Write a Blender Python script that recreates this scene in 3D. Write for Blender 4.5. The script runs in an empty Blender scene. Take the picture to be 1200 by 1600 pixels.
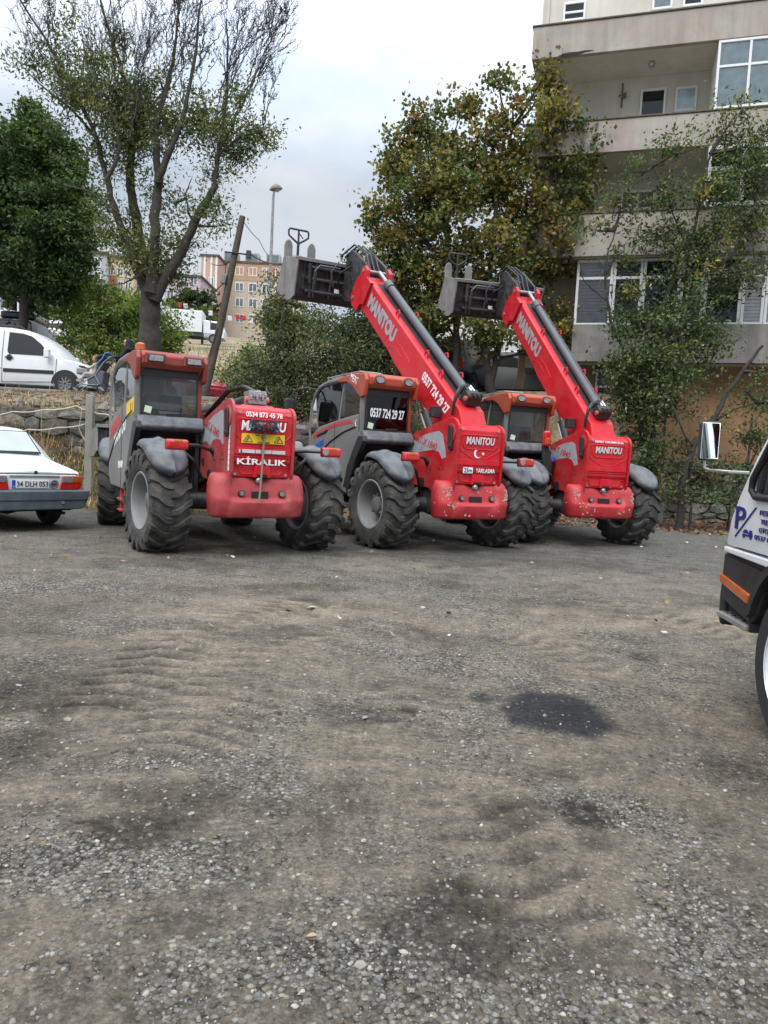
import bpy, math, random
import numpy as np
from mathutils import Vector, Matrix
R = math.radians
rng = np.random.default_rng(7)
random.seed(7)
C = bpy.context.scene.collection
# ------------------------------------------------------------------ camera constants (solved from the photograph)
F, PITCH, ROLL, CAMZ = 1141.7, 4.388, 2.987, 1.279

def at(px, py, d):
    """world point seen at photo pixel (px,py) at distance d along +Y"""
    u, w = px - 600, py - 800
    r = R(ROLL)
    ix = u*math.cos(r) + w*math.sin(r)
    iy = -u*math.sin(r) + w*math.cos(r)
    a = R(PITCH)
    X, Yc, Zc = ix/F, 1.0, -iy/F
    y = Yc*math.cos(a) + Zc*math.sin(a)
    z = -Yc*math.sin(a) + Zc*math.cos(a)
    k = d/y
    return Vector((X*k, d, CAMZ + z*k))

# ------------------------------------------------------------------ mesh builder
class MB:
    def __init__(s): s.v = []; s.f = []; s.m = []
    def add(s, vs, fs, mi=0):
        o = len(s.v)
        s.v += [tuple(p) for p in vs]
        s.f += [tuple(i+o for i in f) for f in fs]
        s.m += [mi]*len(fs); return s
    def box(s, c, size, rot=None, mi=0):
        x, y, z = size[0]/2, size[1]/2, size[2]/2
        vs = [Vector(p) for p in ((-x,-y,-z),(x,-y,-z),(x,y,-z),(-x,y,-z),(-x,-y,z),(x,-y,z),(x,y,z),(-x,y,z))]
        if rot is not None:
            M = rot if isinstance(rot, Matrix) else Matrix.Rotation(rot[0],3,'X') if False else (Matrix.Rotation(rot[2],3,'Z') @ Matrix.Rotation(rot[1],3,'Y') @ Matrix.Rotation(rot[0],3,'X'))
            vs = [M @ p for p in vs]
        c = Vector(c)
        return s.add([p+c for p in vs], [(0,3,2,1),(4,5,6,7),(0,1,5,4),(1,2,6,5),(2,3,7,6),(3,0,4,7)], mi)
    def b2(s, a, b, mi=0):
        return s.box([(a[i]+b[i])/2 for i in range(3)], [abs(b[i]-a[i]) for i in range(3)], None, mi)
    def prism(s, poly, ax, a0, a1, mi=0):
        """poly: 2D points; ax 'x': (y,z) extruded in x ; 'y': (x,z) ; 'z': (x,y)"""
        def P(p, a): return (a, p[0], p[1]) if ax == 'x' else ((p[0], a, p[1]) if ax == 'y' else (p[0], p[1], a))
        n = len(poly)
        vs = [P(p, a0) for p in poly] + [P(p, a1) for p in poly]
        fs = [tuple(range(n)), tuple(range(2*n-1, n-1, -1))]
        fs += [(i, i+n, (i+1)%n+n, (i+1)%n) for i in range(n)]
        return s.add(vs, fs, mi)
    def tube(s, path, r, n=8, mi=0, cap=True):
        path = [Vector(p) for p in path]
        rs = r if isinstance(r, (list, tuple)) else [r]*len(path)
        vs = []; fs = []
        up = None
        for i, p in enumerate(path):
            t = (path[min(i+1, len(path)-1)] - path[max(i-1, 0)])
            t = t.normalized() if t.length > 1e-9 else Vector((0,0,1))
            if up is None:
                up = t.orthogonal().normalized()
            else:
                up = (up - t*up.dot(t))
                up = up.normalized() if up.length > 1e-6 else t.orthogonal().normalized()
            b = t.cross(up)
            for k in range(n):
                a = 2*math.pi*k/n
                vs.append(p + (up*math.cos(a) + b*math.sin(a))*rs[i])
        for i in range(len(path)-1):
            for k in range(n):
                k2 = (k+1) % n
                fs.append((i*n+k, i*n+k2, (i+1)*n+k2, (i+1)*n+k))
        if cap:
            fs.append(tuple(range(n-1, -1, -1))); fs.append(tuple(range((len(path)-1)*n, len(path)*n)))
        return s.add(vs, fs, mi)
    def lathe(s, prof, c, ax='x', n=32, mi=0, sgn=1):
        """prof: (r, a) pairs, a along the axis"""
        vs = []; fs = []
        for (r, a) in prof:
            for k in range(n):
                t = 2*math.pi*k/n
                u, w = r*math.cos(t), r*math.sin(t)
                p = (a*sgn, u, w) if ax == 'x' else ((u, a*sgn, w) if ax == 'y' else (u, w, a*sgn))
                vs.append((p[0]+c[0], p[1]+c[1], p[2]+c[2]))
        for i in range(len(prof)-1):
            for k in range(n):
                k2 = (k+1) % n
                fs.append((i*n+k, i*n+k2, (i+1)*n+k2, (i+1)*n+k))
        return s.add(vs, fs, mi)
    def disc(s, c, r, ax='y', t=.01, n=20, mi=0, ry=None):
        ry = ry or r
        poly = [(r*math.cos(2*math.pi*k/n), ry*math.sin(2*math.pi*k/n)) for k in range(n)]
        i = 'xyz'.index(ax); o = [j for j in range(3) if j != i]
        pl = [(p[0]+c[o[0]], p[1]+c[o[1]]) for p in poly]
        return s.prism(pl, ax, c[i]-t/2, c[i]+t/2, mi)
    def grid(s, rows, mi=0, closed=False):
        nr, nc = len(rows), len(rows[0])
        vs = [p for r in rows for p in r]; fs = []
        for i in range(nr-1):
            for j in range(nc if closed else nc-1):
                j2 = (j+1) % nc
                fs.append((i*nc+j, i*nc+j2, (i+1)*nc+j2, (i+1)*nc+j))
        return s.add(vs, fs, mi)
    def xf(s, M):
        s.v = [tuple(M @ Vector(p)) for p in s.v]; return s
    def split(s):
        par = list(range(len(s.v)))
        def find(i):
            while par[i] != i: par[i] = par[par[i]]; i = par[i]
            return i
        for f in s.f:
            a = find(f[0])
            for i in f[1:]: par[find(i)] = a
        out = {}
        for f, m in zip(s.f, s.m): out.setdefault(find(f[0]), []).append((f, m))
        res = []
        for fs in out.values():
            b = MB(); ids = {}
            for f, m in fs:
                for i in f:
                    if i not in ids: ids[i] = len(b.v); b.v.append(s.v[i])
                b.f.append(tuple(ids[i] for i in f)); b.m.append(m)
            res.append(b)
        return res
    def builds(s, name, *a, **k): return [b.build(name, *a, **k) for b in s.split()]
    def build(s, name, mats, parent=None, smooth=35, bevel=0, seg=2, solid=0, sub=0, loc=None, fix=True):
        me = bpy.data.meshes.new(name)
        me.from_pydata(s.v, [], s.f)
        if not isinstance(mats, (list, tuple)): mats = [mats]
        for m in mats: me.materials.append(m)
        if len(mats) > 1: me.polygons.foreach_set('material_index', s.m)
        if fix:
            import bmesh
            bm = bmesh.new(); bm.from_mesh(me); bmesh.ops.recalc_face_normals(bm, faces=bm.faces); bm.to_mesh(me); bm.free()
        me.update()
        if smooth:
            me.polygons.foreach_set('use_smooth', [True]*len(me.polygons))
            me.set_sharp_from_angle(angle=R(smooth))
        o = bpy.data.objects.new(name, me); C.objects.link(o)
        if parent is not None: o.parent = parent
        if loc is not None: o.location = loc
        if solid:
            md = o.modifiers.new('solid', 'SOLIDIFY'); md.thickness = solid; md.offset = 0
        if sub:
            md = o.modifiers.new('sub', 'SUBSURF'); md.levels = sub; md.render_levels = sub
        if bevel:
            md = o.modifiers.new('bevel', 'BEVEL'); md.width = bevel; md.segments = seg; md.limit_method = 'ANGLE'; md.angle_limit = R(40)
            md.harden_normals = False
        return o

def tag(o, label=None, cat=None, group=None, kind=None):
    if label: o['label'] = label
    if cat: o['category'] = cat
    if group: o['group'] = group
    if kind: o['kind'] = kind
    return o
def empty(name, loc, rz, label, cat, group=None):
    o = bpy.data.objects.new(name, None); C.objects.link(o)
    o.location = loc; o.rotation_euler = (0, 0, rz); o.empty_display_size = .2
    return tag(o, label, cat, group)
def text(name, body, m, parent, M, size, width=None, shear=0., bold=0., ext=.002, sp=1.0):
    """flat lettering; M maps text plane (x right, y up, z out) to the parent's space; centred; scaled to width"""
    cu = bpy.data.curves.new('t', 'FONT'); cu.body = body; cu.size = 1.; cu.shear = shear; cu.offset = bold
    cu.extrude = ext; cu.space_character = sp; cu.resolution_u = 3
    ob = bpy.data.objects.new('t', cu)
    dg = bpy.context.evaluated_depsgraph_get()
    C.objects.link(ob); dg.update()
    me = bpy.data.meshes.new_from_object(ob.evaluated_get(dg))
    bpy.data.objects.remove(ob); bpy.data.curves.remove(cu)
    n = len(me.vertices); co = np.zeros(n*3, 'f'); me.vertices.foreach_get('co', co); co = co.reshape(-1, 3)
    mn, mx = co.min(0), co.max(0)
    co[:, 0] -= (mn[0]+mx[0])/2; co[:, 1] -= (mn[1]+mx[1])/2
    if width: co[:, 0] *= width/(mx[0]-mn[0])
    k = size/(mx[1]-mn[1]); co[:, 1] *= k
    Mn = np.array(M); co = co @ Mn[:3, :3].T + Mn[:3, 3]
    me.vertices.foreach_set('co', co.astype('f').ravel()); me.update()
    me.materials.clear(); me.materials.append(m)
    o = bpy.data.objects.new(name, me); C.objects.link(o)
    if parent is not None: o.parent = parent
    return o
def frame(o, x, y):
    """4x4 from origin, x dir, y dir"""
    x = Vector(x).normalized(); y = Vector(y); y = (y - x*y.dot(x)).normalized(); z = x.cross(y)
    M = Matrix((x, y, z)).transposed().to_4x4(); M.translation = Vector(o); return M

# ------------------------------------------------------------------ materials
def nt(m): m.use_nodes = True; t = m.node_tree; t.nodes.clear(); return t
class N:
    def __init__(s, t): s.t = t
    def __call__(s, ty, **kw):
        n = s.t.nodes.new(ty)
        ins = kw.pop('ins', {})
        for k, v in kw.items(): setattr(n, k, v)
        for k, v in ins.items():
            if isinstance(v, bpy.types.NodeSocket): s.t.links.new(v, n.inputs[k])
            else: n.inputs[k].default_value = v
        return n
    def ramp(s, fac, stops, interp='LINEAR'):
        n = s.t.nodes.new('ShaderNodeValToRGB'); n.color_ramp.interpolation = interp
        e = n.color_ramp.elements
        while len(e) < len(stops): e.new(.5)
        for i, (p, c) in enumerate(stops):
            e[i].position = p; e[i].color = c if len(c) == 4 else (*c, 1)
        s.t.links.new(fac, n.inputs[0]); return n
    def mix(s, a, b, f, bt='MIX'):
        n = s.t.nodes.new('ShaderNodeMix'); n.data_type = 'RGBA'; n.blend_type = bt
        for i, v in ((6, a), (7, b), (0, f)):
            if isinstance(v, bpy.types.NodeSocket): s.t.links.new(v, n.inputs[i])
            else: n.inputs[i].default_value = v if not (isinstance(v, tuple) and len(v) == 3) else (*v, 1)
        return n.outputs[2]
    def math(s, op, a, b=0., clamp=False):
        n = s.t.nodes.new('ShaderNodeMath'); n.operation = op; n.use_clamp = clamp
        for i, v in ((0, a), (1, b)):
            if isinstance(v, bpy.types.NodeSocket): s.t.links.new(v, n.inputs[i])
            else: n.inputs[i].default_value = v
        return n.outputs[0]
def c3(c): return (*c, 1) if len(c) == 3 else c
def mat(name, col, rough=.5, metal=0., var=.12, scale=6., dirt=None, dirt_amt=0., dscale=3., bump=0., bscale=40., coat=0., rvar=.1, spec=.5, streak=0.):
    m = bpy.data.materials.new(name); t = nt(m); n = N(t)
    out = n('ShaderNodeOutputMaterial'); p = n('ShaderNodeBsdfPrincipled')
    t.links.new(p.outputs[0], out.inputs[0])
    tc = n('ShaderNodeTexCoord').outputs['Object']
    nz = n('ShaderNodeTexNoise', ins={'Vector': tc, 'Scale': scale, 'Detail': 5.}).outputs['Fac']
    lo = tuple(x*(1-var) for x in col[:3]); hi = tuple(min(1, x*(1+var)) for x in col[:3])
    base = n.ramp(nz, [(.3, lo), (.7, hi)]).outputs[0]
    rg = n.math('ADD', n.math('MULTIPLY', n.math('SUBTRACT', nz, .5), rvar*2), rough, True)
    if streak:
        sm = n('ShaderNodeMapping', ins={'Vector': tc, 'Scale': (2.6,2.6,.22)})
        sn = n('ShaderNodeTexNoise', ins={'Vector': sm.outputs[0], 'Scale': 1.6, 'Detail': 7., 'Roughness': .7}).outputs['Fac']
        base = n.mix(base, n.ramp(sn, [(.35,(.55,.53,.5)),(.6,(1.08,1.07,1.05))]).outputs[0], streak, 'MULTIPLY')
    if dirt is not None:
        d1 = n('ShaderNodeTexNoise', ins={'Vector': tc, 'Scale': dscale, 'Detail': 8., 'Roughness': .65}).outputs['Fac']
        f = n.math('MULTIPLY', n.ramp(d1, [(.42, (0,0,0)), (.72, (1,1,1))]).outputs[0], dirt_amt)
        base = n.mix(base, c3(dirt), f)
        rg = n.math('ADD', rg, n.math('MULTIPLY', f, .4), True)
    t.links.new(base, p.inputs['Base Color']); t.links.new(rg, p.inputs['Roughness'])
    p.inputs['Metallic'].default_value = metal
    p.inputs['Specular IOR Level'].default_value = spec
    if coat: p.inputs['Coat Weight'].default_value = coat; p.inputs['Coat Roughness'].default_value = .12
    if bump:
        bn = n('ShaderNodeTexNoise', ins={'Vector': tc, 'Scale': bscale, 'Detail': 6.}).outputs['Fac']
        b = n('ShaderNodeBump', ins={'Height': bn, 'Strength': bump, 'Distance': .02})
        t.links.new(b.outputs[0], p.inputs['Normal'])
    return m
def glass_mat(name, tint, refl=1.45, rough=.02, dust=0.):
    m = bpy.data.materials.new(name); t = nt(m); n = N(t)
    out = n('ShaderNodeOutputMaterial')
    tr = n('ShaderNodeBsdfTransparent', ins={'Color': c3(tint)})
    gl = n('ShaderNodeBsdfGlossy', ins={'Color': (.9,.95,1,1), 'Roughness': rough})
    fr = n('ShaderNodeFresnel', ins={'IOR': refl})
    mx = n('ShaderNodeMixShader', ins={0: fr.outputs[0], 1: tr.outputs[0], 2: gl.outputs[0]})
    last = mx
    if dust:
        tc = n('ShaderNodeTexCoord').outputs['Object']
        nz = n('ShaderNodeTexNoise', ins={'Vector': tc, 'Scale': 5., 'Detail': 6.}).outputs['Fac']
        df = n('ShaderNodeBsdfDiffuse', ins={'Color': (.35,.36,.34,1)})
        last = n('ShaderNodeMixShader', ins={0: n.math('MULTIPLY', nz, dust), 1: mx.outputs[0], 2: df.outputs[0]})
    t.links.new(last.outputs[0], out.inputs[0]); return m
M = {}
DUST = (.23,.2,.165)
M['red'] = mat('red_paint', (.46,.009,.016), .42, var=.1, scale=3.5, dirt=(.33,.13,.11), dirt_amt=.42, dscale=3.4, coat=.08, spec=.35, bump=.03, bscale=30)
M['red_clean'] = mat('red_paint_clean', (.54,.006,.017), .40, var=.08, scale=3., dirt=(.4,.1,.09), dirt_amt=.32, dscale=4.5, coat=.08, spec=.35, bump=.025, bscale=24)
M['red_faded'] = mat('red_paint_faded', (.36,.035,.042), .55, var=.12, scale=3., dirt=(.32,.15,.13), dirt_amt=.55, dscale=3.5)
M['bumper_red'] = mat('bumper_paint_scuffed', (.43,.018,.027), .48, var=.12, scale=4., dirt=(.33,.075,.065), dirt_amt=.5, dscale=11., bump=.05, bscale=60)
M['bumper_faded'] = mat('bumper_paint_faded', (.34,.03,.037), .55, var=.15, scale=4., dirt=(.34,.12,.10), dirt_amt=.5, dscale=11., bump=.05, bscale=60)
M['scrape'] = mat('bare_scraped_paint', (.45,.36,.27), .7, var=.3, scale=30., dirt=(.3,.08,.07), dirt_amt=.6, dscale=22.)
M['orange'] = mat('roof_orange_paint', (.37,.052,.02), .42, var=.1, scale=3., dirt=(.35,.15,.09), dirt_amt=.4, dscale=4.)
M['roof_red'] = mat('roof_faded_red_paint', (.24,.035,.027), .5, var=.12, scale=3., dirt=(.26,.1,.075), dirt_amt=.5, dscale=4.)
M['cab_grey'] = mat('cab_grey_paint', (.17,.165,.16), .45, var=.08, scale=3., dirt=(.22,.2,.17), dirt_amt=.5, dscale=3.)
M['fender'] = mat('fender_grey_plastic', (.082,.09,.104), .55, var=.12, scale=5., dirt=(.22,.215,.2), dirt_amt=.75, dscale=7., bump=.12, bscale=60)
M['black'] = mat('black_plastic', (.018,.018,.02), .5, var=.2, scale=5., dirt=(.06,.055,.05), dirt_amt=.35)
M['blackmetal'] = mat('black_dirty_steel', (.022,.022,.025), .5, var=.3, scale=6., dirt=(.12,.11,.1), dirt_amt=.5, dscale=6., bump=.08)
M['dark'] = mat('dark_interior', (.012,.012,.013), .8, var=.2)
M['tyre'] = mat('tyre_rubber', (.042,.040,.038), .8, var=.25, scale=8., dirt=(.15,.14,.125), dirt_amt=.7, dscale=4., bump=.12, bscale=70, spec=.3)
M['rim'] = mat('rim_grey_paint', (.21,.215,.22), .5, var=.1, scale=6., dirt=(.2,.18,.15), dirt_amt=.5, dscale=5.)
M['hub'] = mat('hub_dirty_grey', (.12,.12,.12), .6, var=.2, scale=8., dirt=(.16,.14,.12), dirt_amt=.5)
M['chrome'] = mat('chrome_rod', (.75,.75,.76), .15, 1., var=.03)
M['steel'] = mat('grey_steel', (.33,.33,.33), .45, .6, var=.15, scale=5., dirt=(.25,.22,.18), dirt_amt=.4)
M['steel_dusty'] = mat('dusty_grey_steel', (.21,.205,.195), .65, .1, var=.25, scale=4., dirt=(.16,.14,.12), dirt_amt=.6, bump=.08)
M['tubegrey'] = mat('dark_grey_tube_paint', (.07,.075,.08), .38, .2, var=.1)
M['hose'] = mat('rubber_hose', (.015,.015,.016), .45, var=.15)
M['white'] = mat('white_vinyl', (.78,.78,.78), .5, var=.04)
M['greydecal'] = mat('grey_vinyl', (.33,.34,.36), .5, var=.12, scale=9)
M['silverdecal'] = mat('silver_letter_vinyl', (.52,.53,.54), .4, var=.08)
M['reddecal'] = mat('red_vinyl', (.45,.04,.04), .5, var=.1)
M['yellow'] = mat('yellow_sticker', (.75,.5,.02), .5, var=.06)
M['redlens'] = mat('red_lamp_lens', (.5,.015,.015), .12, var=.15, scale=20, coat=.6)
M['orangelens'] = mat('orange_lamp_lens', (.42,.085,.01), .15, var=.12, scale=20, coat=.6)
M['clearlens'] = mat('clear_lamp_lens', (.30,.30,.29), .12, .4, var=.3, scale=30, coat=.5)
M['glass'] = glass_mat('cab_glass', (.42,.47,.46), 1.5, dust=.16)
M['glass_dark'] = glass_mat('tinted_cab_glass', (.035,.038,.042), 1.45)
M['carglass'] = glass_mat('car_glass', (.10,.11,.12), 1.6)
M['blue'] = mat('blue_plastic', (.02,.1,.45), .4)
# =================================================================== TELEHANDLERS
M['plug'] = mat('pale_red_plug', (.5,.14,.12), .5)
M['pale_sticker'] = mat('pale_sticker', (.55,.65,.5), .5)
WR = .612
def tyre_mesh():
    b = MB()
    prof = [(.335,-.17),(.36,-.2),(.42,-.222),(.5,-.226),(.55,-.215),(.572,-.17),(.578,-.09),(.58,0),(.578,.09),(.572,.17),(.55,.215),(.5,.226),(.42,.222),(.36,.2),(.335,.17)]
    b.lathe(prof, (0,0,0), 'x', 64)
    n = 19
    for side in (-1, 1):
        for k in range(n):
            p0 = 2*math.pi*(k + (.5 if side > 0 else 0))/n
            # path: axial, angle, r_bottom, r_top, half width(angle)
            st = [(.236, .06, .47, .50, .038), (.241, .05, .53, .572, .056), (.225, .03, .55, .606, .064), (.165, -.02, .56, .612, .062), (.095, -.13, .56, .614, .058), (.05, -.165, .56, .614, .056), (-.012, -.17, .56, .612, .055)]
            vs = []; fs = []
            jit = float(rng.uniform(-.006, .006))
            for (a, ph, r0, r1, hw) in st:
                for (dr, dp) in ((r0, -hw*1.15), (r0, hw*1.15), (r1, hw*.8), (r1, -hw*.8)):
                    t = p0 + ph + dp
                    rr = dr + (jit if dr == r1 else 0)
                    vs.append((a*side, rr*math.cos(t), rr*math.sin(t)))
            for i in range(len(st)-1):
                for j in range(4):
                    j2 = (j+1) % 4
                    fs.append((i*4+j, i*4+j2, (i+1)*4+j2, (i+1)*4+j))
            fs += [(0,1,2,3), tuple((len(st)-1)*4+j for j in (3,2,1,0))]
            b.add(vs, fs)
    return b
def rim_mesh():
    b = MB()
    b.lathe([(.338,.165),(.352,.19),(.338,.2),(.318,.19),(.305,.15),(.298,.1),(.292,.0),(.27,-.035),(.2,-.045),(.13,-.045)], (0,0,0), 'x', 48)
    b.lathe([(.338,-.165),(.352,-.19),(.338,-.2),(.318,-.19),(.3,-.12),(.292,.0)], (0,0,0), 'x', 48)
    for k in range(10):
        a = 2*math.pi*k/10
        b.lathe([(.0,.0),(.016,.0),(.016,-.05)], (-.0, .2*math.cos(a), .2*math.sin(a)), 'x', 8)
    return b
def hub_mesh():
    b = MB()
    b.lathe([(.17,-.06),(.17,-.02),(.135,.0),(.12,.06),(.105,.1),(.06,.115),(0,.115)], (0,0,0), 'x', 24)
    for k in range(8):
        a = 2*math.pi*k/8
        b.box((.045, .14*math.cos(a), .14*math.sin(a)), (.08,.035,.035), (a,0,0))
    b.lathe([(.0,-.17),(.2,-.17),(.24,-.1),(.26,-.05)], (0,0,0), 'x', 24)
    return b
_T = tyre_mesh(); _RM = rim_mesh(); _H = hub_mesh()
WHEEL = {}
def wheel(parent, x, y, steer, spin):
    sg = 1 if x > 0 else -1
    def mk(name, b, m, par, smooth):
        if name in WHEEL:
            o = bpy.data.objects.new(name, WHEEL[name]); C.objects.link(o)
        else:
            o = b.build(name, m, None, smooth); WHEEL[name] = o.data
        o.parent = par; return o
    w = mk('wheel', _H, M['hub'], parent, 40)
    w.location = (x, y, WR-.012)
    w.rotation_euler = (spin, 0, steer + (0 if sg > 0 else math.pi))
    mk('tyre', _T, M['tyre'], w, 30); mk('rim', _RM, M['rim'], w, 40)
    return w
def fender(parent, x, y, steer, flip=1):
    rows = []
    na, nw = 22, 12
    for i in range(na+1):
        s = i/na
        ph = R(52 + 99*s)
        # width narrows at both ends; rounded tip at the rear
        wd = .235*(min(1, (.45+1.6*s)) if s < .35 else 1.0)*(math.sqrt(max(0, 1-((s-.72)/.28)**2)) if s > .72 else 1.0)
        wd = max(wd, .012)
        off = .02*(1-min(1, s*3))
        row = []
        for j in range(nw+1):
            u = -1 + 2*j/nw
            au = abs(u)
            r = .728 - .012*(1-min(1, s*4)) - .075*max(0, au-.8)/.2*(.5+.5*min(1,s*2)) + .022*math.exp(-(u/.12)**2)*min(1, 3*s) - .02*u*u + .035*max(0,s-.75)
            xx = u*wd + off
            row.append((xx, -r*math.cos(math.pi-ph), r*math.sin(ph)))
        rows.append(row)
    b = MB().grid(rows)
    o = b.build('fender', M['fender'], parent, 50, solid=.014)
    o.location = (x, y, WR); o.rotation_euler = (0,0,steer)
    sg = -1 if x > 0 else 1
    br = MB().tube([(sg*.02,-.2,.66),(sg*.2,-.3,.6),(sg*.32,-.33,.5),(sg*.5,-.2,.25)], .02, 8)
    br.build('fender_bracket', M['black'], o)
    return o
# rear frame plates -----------------------------------------------------------
def telehandler(loc, yaw, label, theta, style, blen=0.):
    T = empty('telehandler', loc, R(yaw), label, 'telehandler', 'red telehandlers parked in a row')
    red = M['red_faded'] if style == 1 else M['red']
    hood_m = M['red_clean']
    st = R({1: 6.5, 2: 5, 3: 4}[style])
    # --- wheels, axles, fenders
    for (x, y, s) in ((-.985,0,st),(.985,0,st),(-.985,3.07,-1.5*st),(.985,3.07,-1.5*st)):
        wheel(T, x, y, s, float(rng.uniform(0, 6)))
        fender(T, x, y, s)
    for y in (0, 3.07):
        b = MB().tube([(-.8,y,WR),(-.3,y,WR),(-.15,y,WR+.02),(.15,y,WR+.02),(.3,y,WR),(.8,y,WR)], [.1,.11,.19,.19,.11,.1], 12)
        b.b2((-.3,y-.14,.5),(.3,y+.14,.86)); b.build('axle', M['blackmetal'], T, 40, bevel=.02)
    b = MB()
    b.prism([(-.7,.62),(-.35,.82),(.35,.82),(.7,.6),(2.5,.6),(2.75,.8),(3.4,.82),(3.6,.95),(3.6,1.2),(.9,1.2),(.4,1.15),(-.6,1.2)], 'x', -.29, .3)
    b.build('chassis', red, T, 0, bevel=.015)
    b = MB(); b.b2((-.36,.95,.5),(-.26,2.2,.78)); b.b2((-1.1,1.5,.45),(-.4,2.35,.62)); b.b2((-.62,1.2,.46),(-.3,1.5,.64))
    b.build('underframe', M['blackmetal'], T, 0, bevel=.012)
    b = MB(); b.b2((-1.16,1.15,.4),(-1.1,1.2,.72)); b.b2((-1.2,1.15,.5),(-.95,1.5,.53)); b.b2((-1.2,1.18,.36),(-.98,1.46,.385)); b.b2((-1.16,1.45,.36),(-1.1,1.49,.7))
    b.build('step', red, T, 0, bevel=.006)
    # --- side plates
    prof = [(-.72,.53),(-.55,.56),(-.40,.72),(-.18,.86),(.25,.88),(.55,.8),(.98,.82),(1.02,1.30),(.98,1.46),(.6,1.55),(.2,1.66),(-.15,1.745),(-.42,1.80),(-.60,1.835)]
    for k in range(7):
        a = R(85 + 85*k/6); prof.append((-.70+.19*math.cos(a), 1.655+.19*math.sin(a)))
    prof += [(-.88,1.45),(-.85,1.0),(-.83,.95)]
    for sx in (-1, 1):
        x0, x1 = (-.345,-.31) if sx < 0 else (.385,.42)
        pf = prof if sx < 0 else [(y, z if z < 1.5 else 1.5+(z-1.5)*.82) for y, z in prof]
        b = MB().prism(pf, 'x', x0, x1)
        o = b.build('side_plate', red, T, 0, bevel=.008)
        if sx < 0:
            h = MB()
            for (y, z, r, ry) in ((.33,1.08,.075,.055),(.02,.93,.095,.07)):
                pl = [(y+r*(math.cos(t)+.25*math.cos(2*t)), z+ry*(math.sin(t)+.2*math.cos(t))) for t in [2*math.pi*k/18 for k in range(18)]]
                h.prism(pl, 'x', -.3475, -.344)
            for (y, z) in ((-.1,1.18),(-.45,1.14),(-.55,1.14),(-.5,1.2),(-.2,1.12)): h.disc((-.346,y,z),.013,'x',.004,10)
            h.builds('cutout', M['dark'], o, 0)
            # swoosh decal
            if style == 1:
                d = MB().prism([(.62,1.30),(.45,1.46),(.2,1.58),(-.1,1.66),(-.42,1.72),(-.5,1.70),(-.52,1.40),(-.55,1.33),(-.5,1.31),(-.42,1.37),(-.25,1.38),(-.1,1.36),(.02,1.29),(.2,1.35),(.38,1.33)], 'x', -.3475, -.344)
            else:
                d = MB().prism([(.52,1.44),(.2,1.56),(-.1,1.63),(-.38,1.66),(-.48,1.62),(-.58,1.40),(-.60,1.30),(-.5,1.28),(-.42,1.37),(-.25,1.40),(.0,1.38),(.25,1.34),(.52,1.33),(.54,1.37)], 'x', -.3475, -.344)
            d.build('decal', M['greydecal'], o, 0)
            text('lettering', 'MT-X 1840' if style != 3 else 'MT 1840', M['reddecal'], o, frame((-.349,-.05,1.5),(0,-1,-.22),(0,-.22,1)), .11, .62, shear=.25, bold=.01)
            if style == 1:
                t = MB(); 
                for k in range(9): t.b2((-.3485,-.79,1.02+k*.062),(-.345,-.745,1.02+k*.062+.05))
                t.b2((-.3482,-.775,1.02),(-.345,-.755,1.6)); t.build('warning_strip', M['white'], o, 0)
            # pivot boss and black pin cover
            p = MB().disc((-.352,-.69,1.63),.135,'x',.02,28); p.build('pivot_boss', red, o, 40, bevel=.004)
            pl = []
            for k in range(10): a = R(180*k/9); pl.append((-.715+.055*math.cos(a), 1.69+.055*math.sin(a)))
            for k in range(10): a = R(180+180*k/9); pl.append((-.735+.05*math.cos(a), 1.45+.05*math.sin(a)))
            q = MB().prism(pl, 'x', -.385, -.362); q.disc((-.388,-.735,1.46),.025,'x',.02,12)
            q.build('pin_lock', M['black'], o, 30, bevel=.006)
    # --- counterweight bumper
    cx = .02
    zs = [.475,.49,.52,.66,.69,.72,.86,.93,.975,.99]
    bw = [.51,.545,.56,.575,.58,.58,.575,.56,.54,.51]
    yr = [-.80,-.855,-.875,-.885,-.89,-.875,-.855,-.835,-.80,-.75]
    rows = []
    for z, w, y in zip(zs, bw, yr):
        rec = .055*max(0, min(1, (z-.675)/.03))*max(0, min(1, (1.0-z)/.03+.35))
        row = [(cx-w+.06, -.53, z), (cx-w+.012, -.60, z)]
        cr = .15
        for k in range(7):
            a = R(180 + 90*k/6); row.append((cx-w+cr + cr*math.cos(a), y+cr+cr*math.sin(a), z))
        xs = [-w+.2, -.40, -.375, -.34, -.32, -.16, -.09, -.07, 0, .07, .09, .16, .32, .34, .375, .40, w-.2]
        for x in xs:
            e = max(0, min(1, (.385-abs(x))/.055))
            yy = y + rec*e + .006*math.sin(9*x+z*7)
            if z > .9 and abs(x) < .1: yy += .07*(z-.9)/.09
            row.append((cx+x, yy, z))
        for k in range(7):
            a = R(270 + 90*k/6); row.append((cx+w-cr+cr*math.cos(a), y+cr+cr*math.sin(a), z))
        row += [(cx+w-.012,-.60,z),(cx+w-.06,-.53,z)]
        rows.append(row)
    b = MB().grid(rows)
    n = len(rows[0])
    b.f.append(tuple(range(n-1,-1,-1))); b.m.append(0); b.f.append(tuple((len(rows)-1)*n+i for i in range(n))); b.m.append(0)
    b.add([(r[0]) for r in rows]+[(r[-1]) for r in rows], [tuple(range(len(rows)))+tuple(range(2*len(rows)-1,len(rows)-1,-1))])
    bp = b.build('counterweight', M['bumper_faded'] if style == 1 else M['bumper_red'], T, 38)
    g = MB(); g.b2((cx-.1,-.845,.70),(cx+.1,-.83,.79)); g.b2((cx-.07,-.80,.93),(cx+.07,-.70,.994)); g.b2((cx-.06,-.9,.472),(cx+.02,-.84,.482))
    g.builds('recess', M['dark'], bp, 0)
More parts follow.
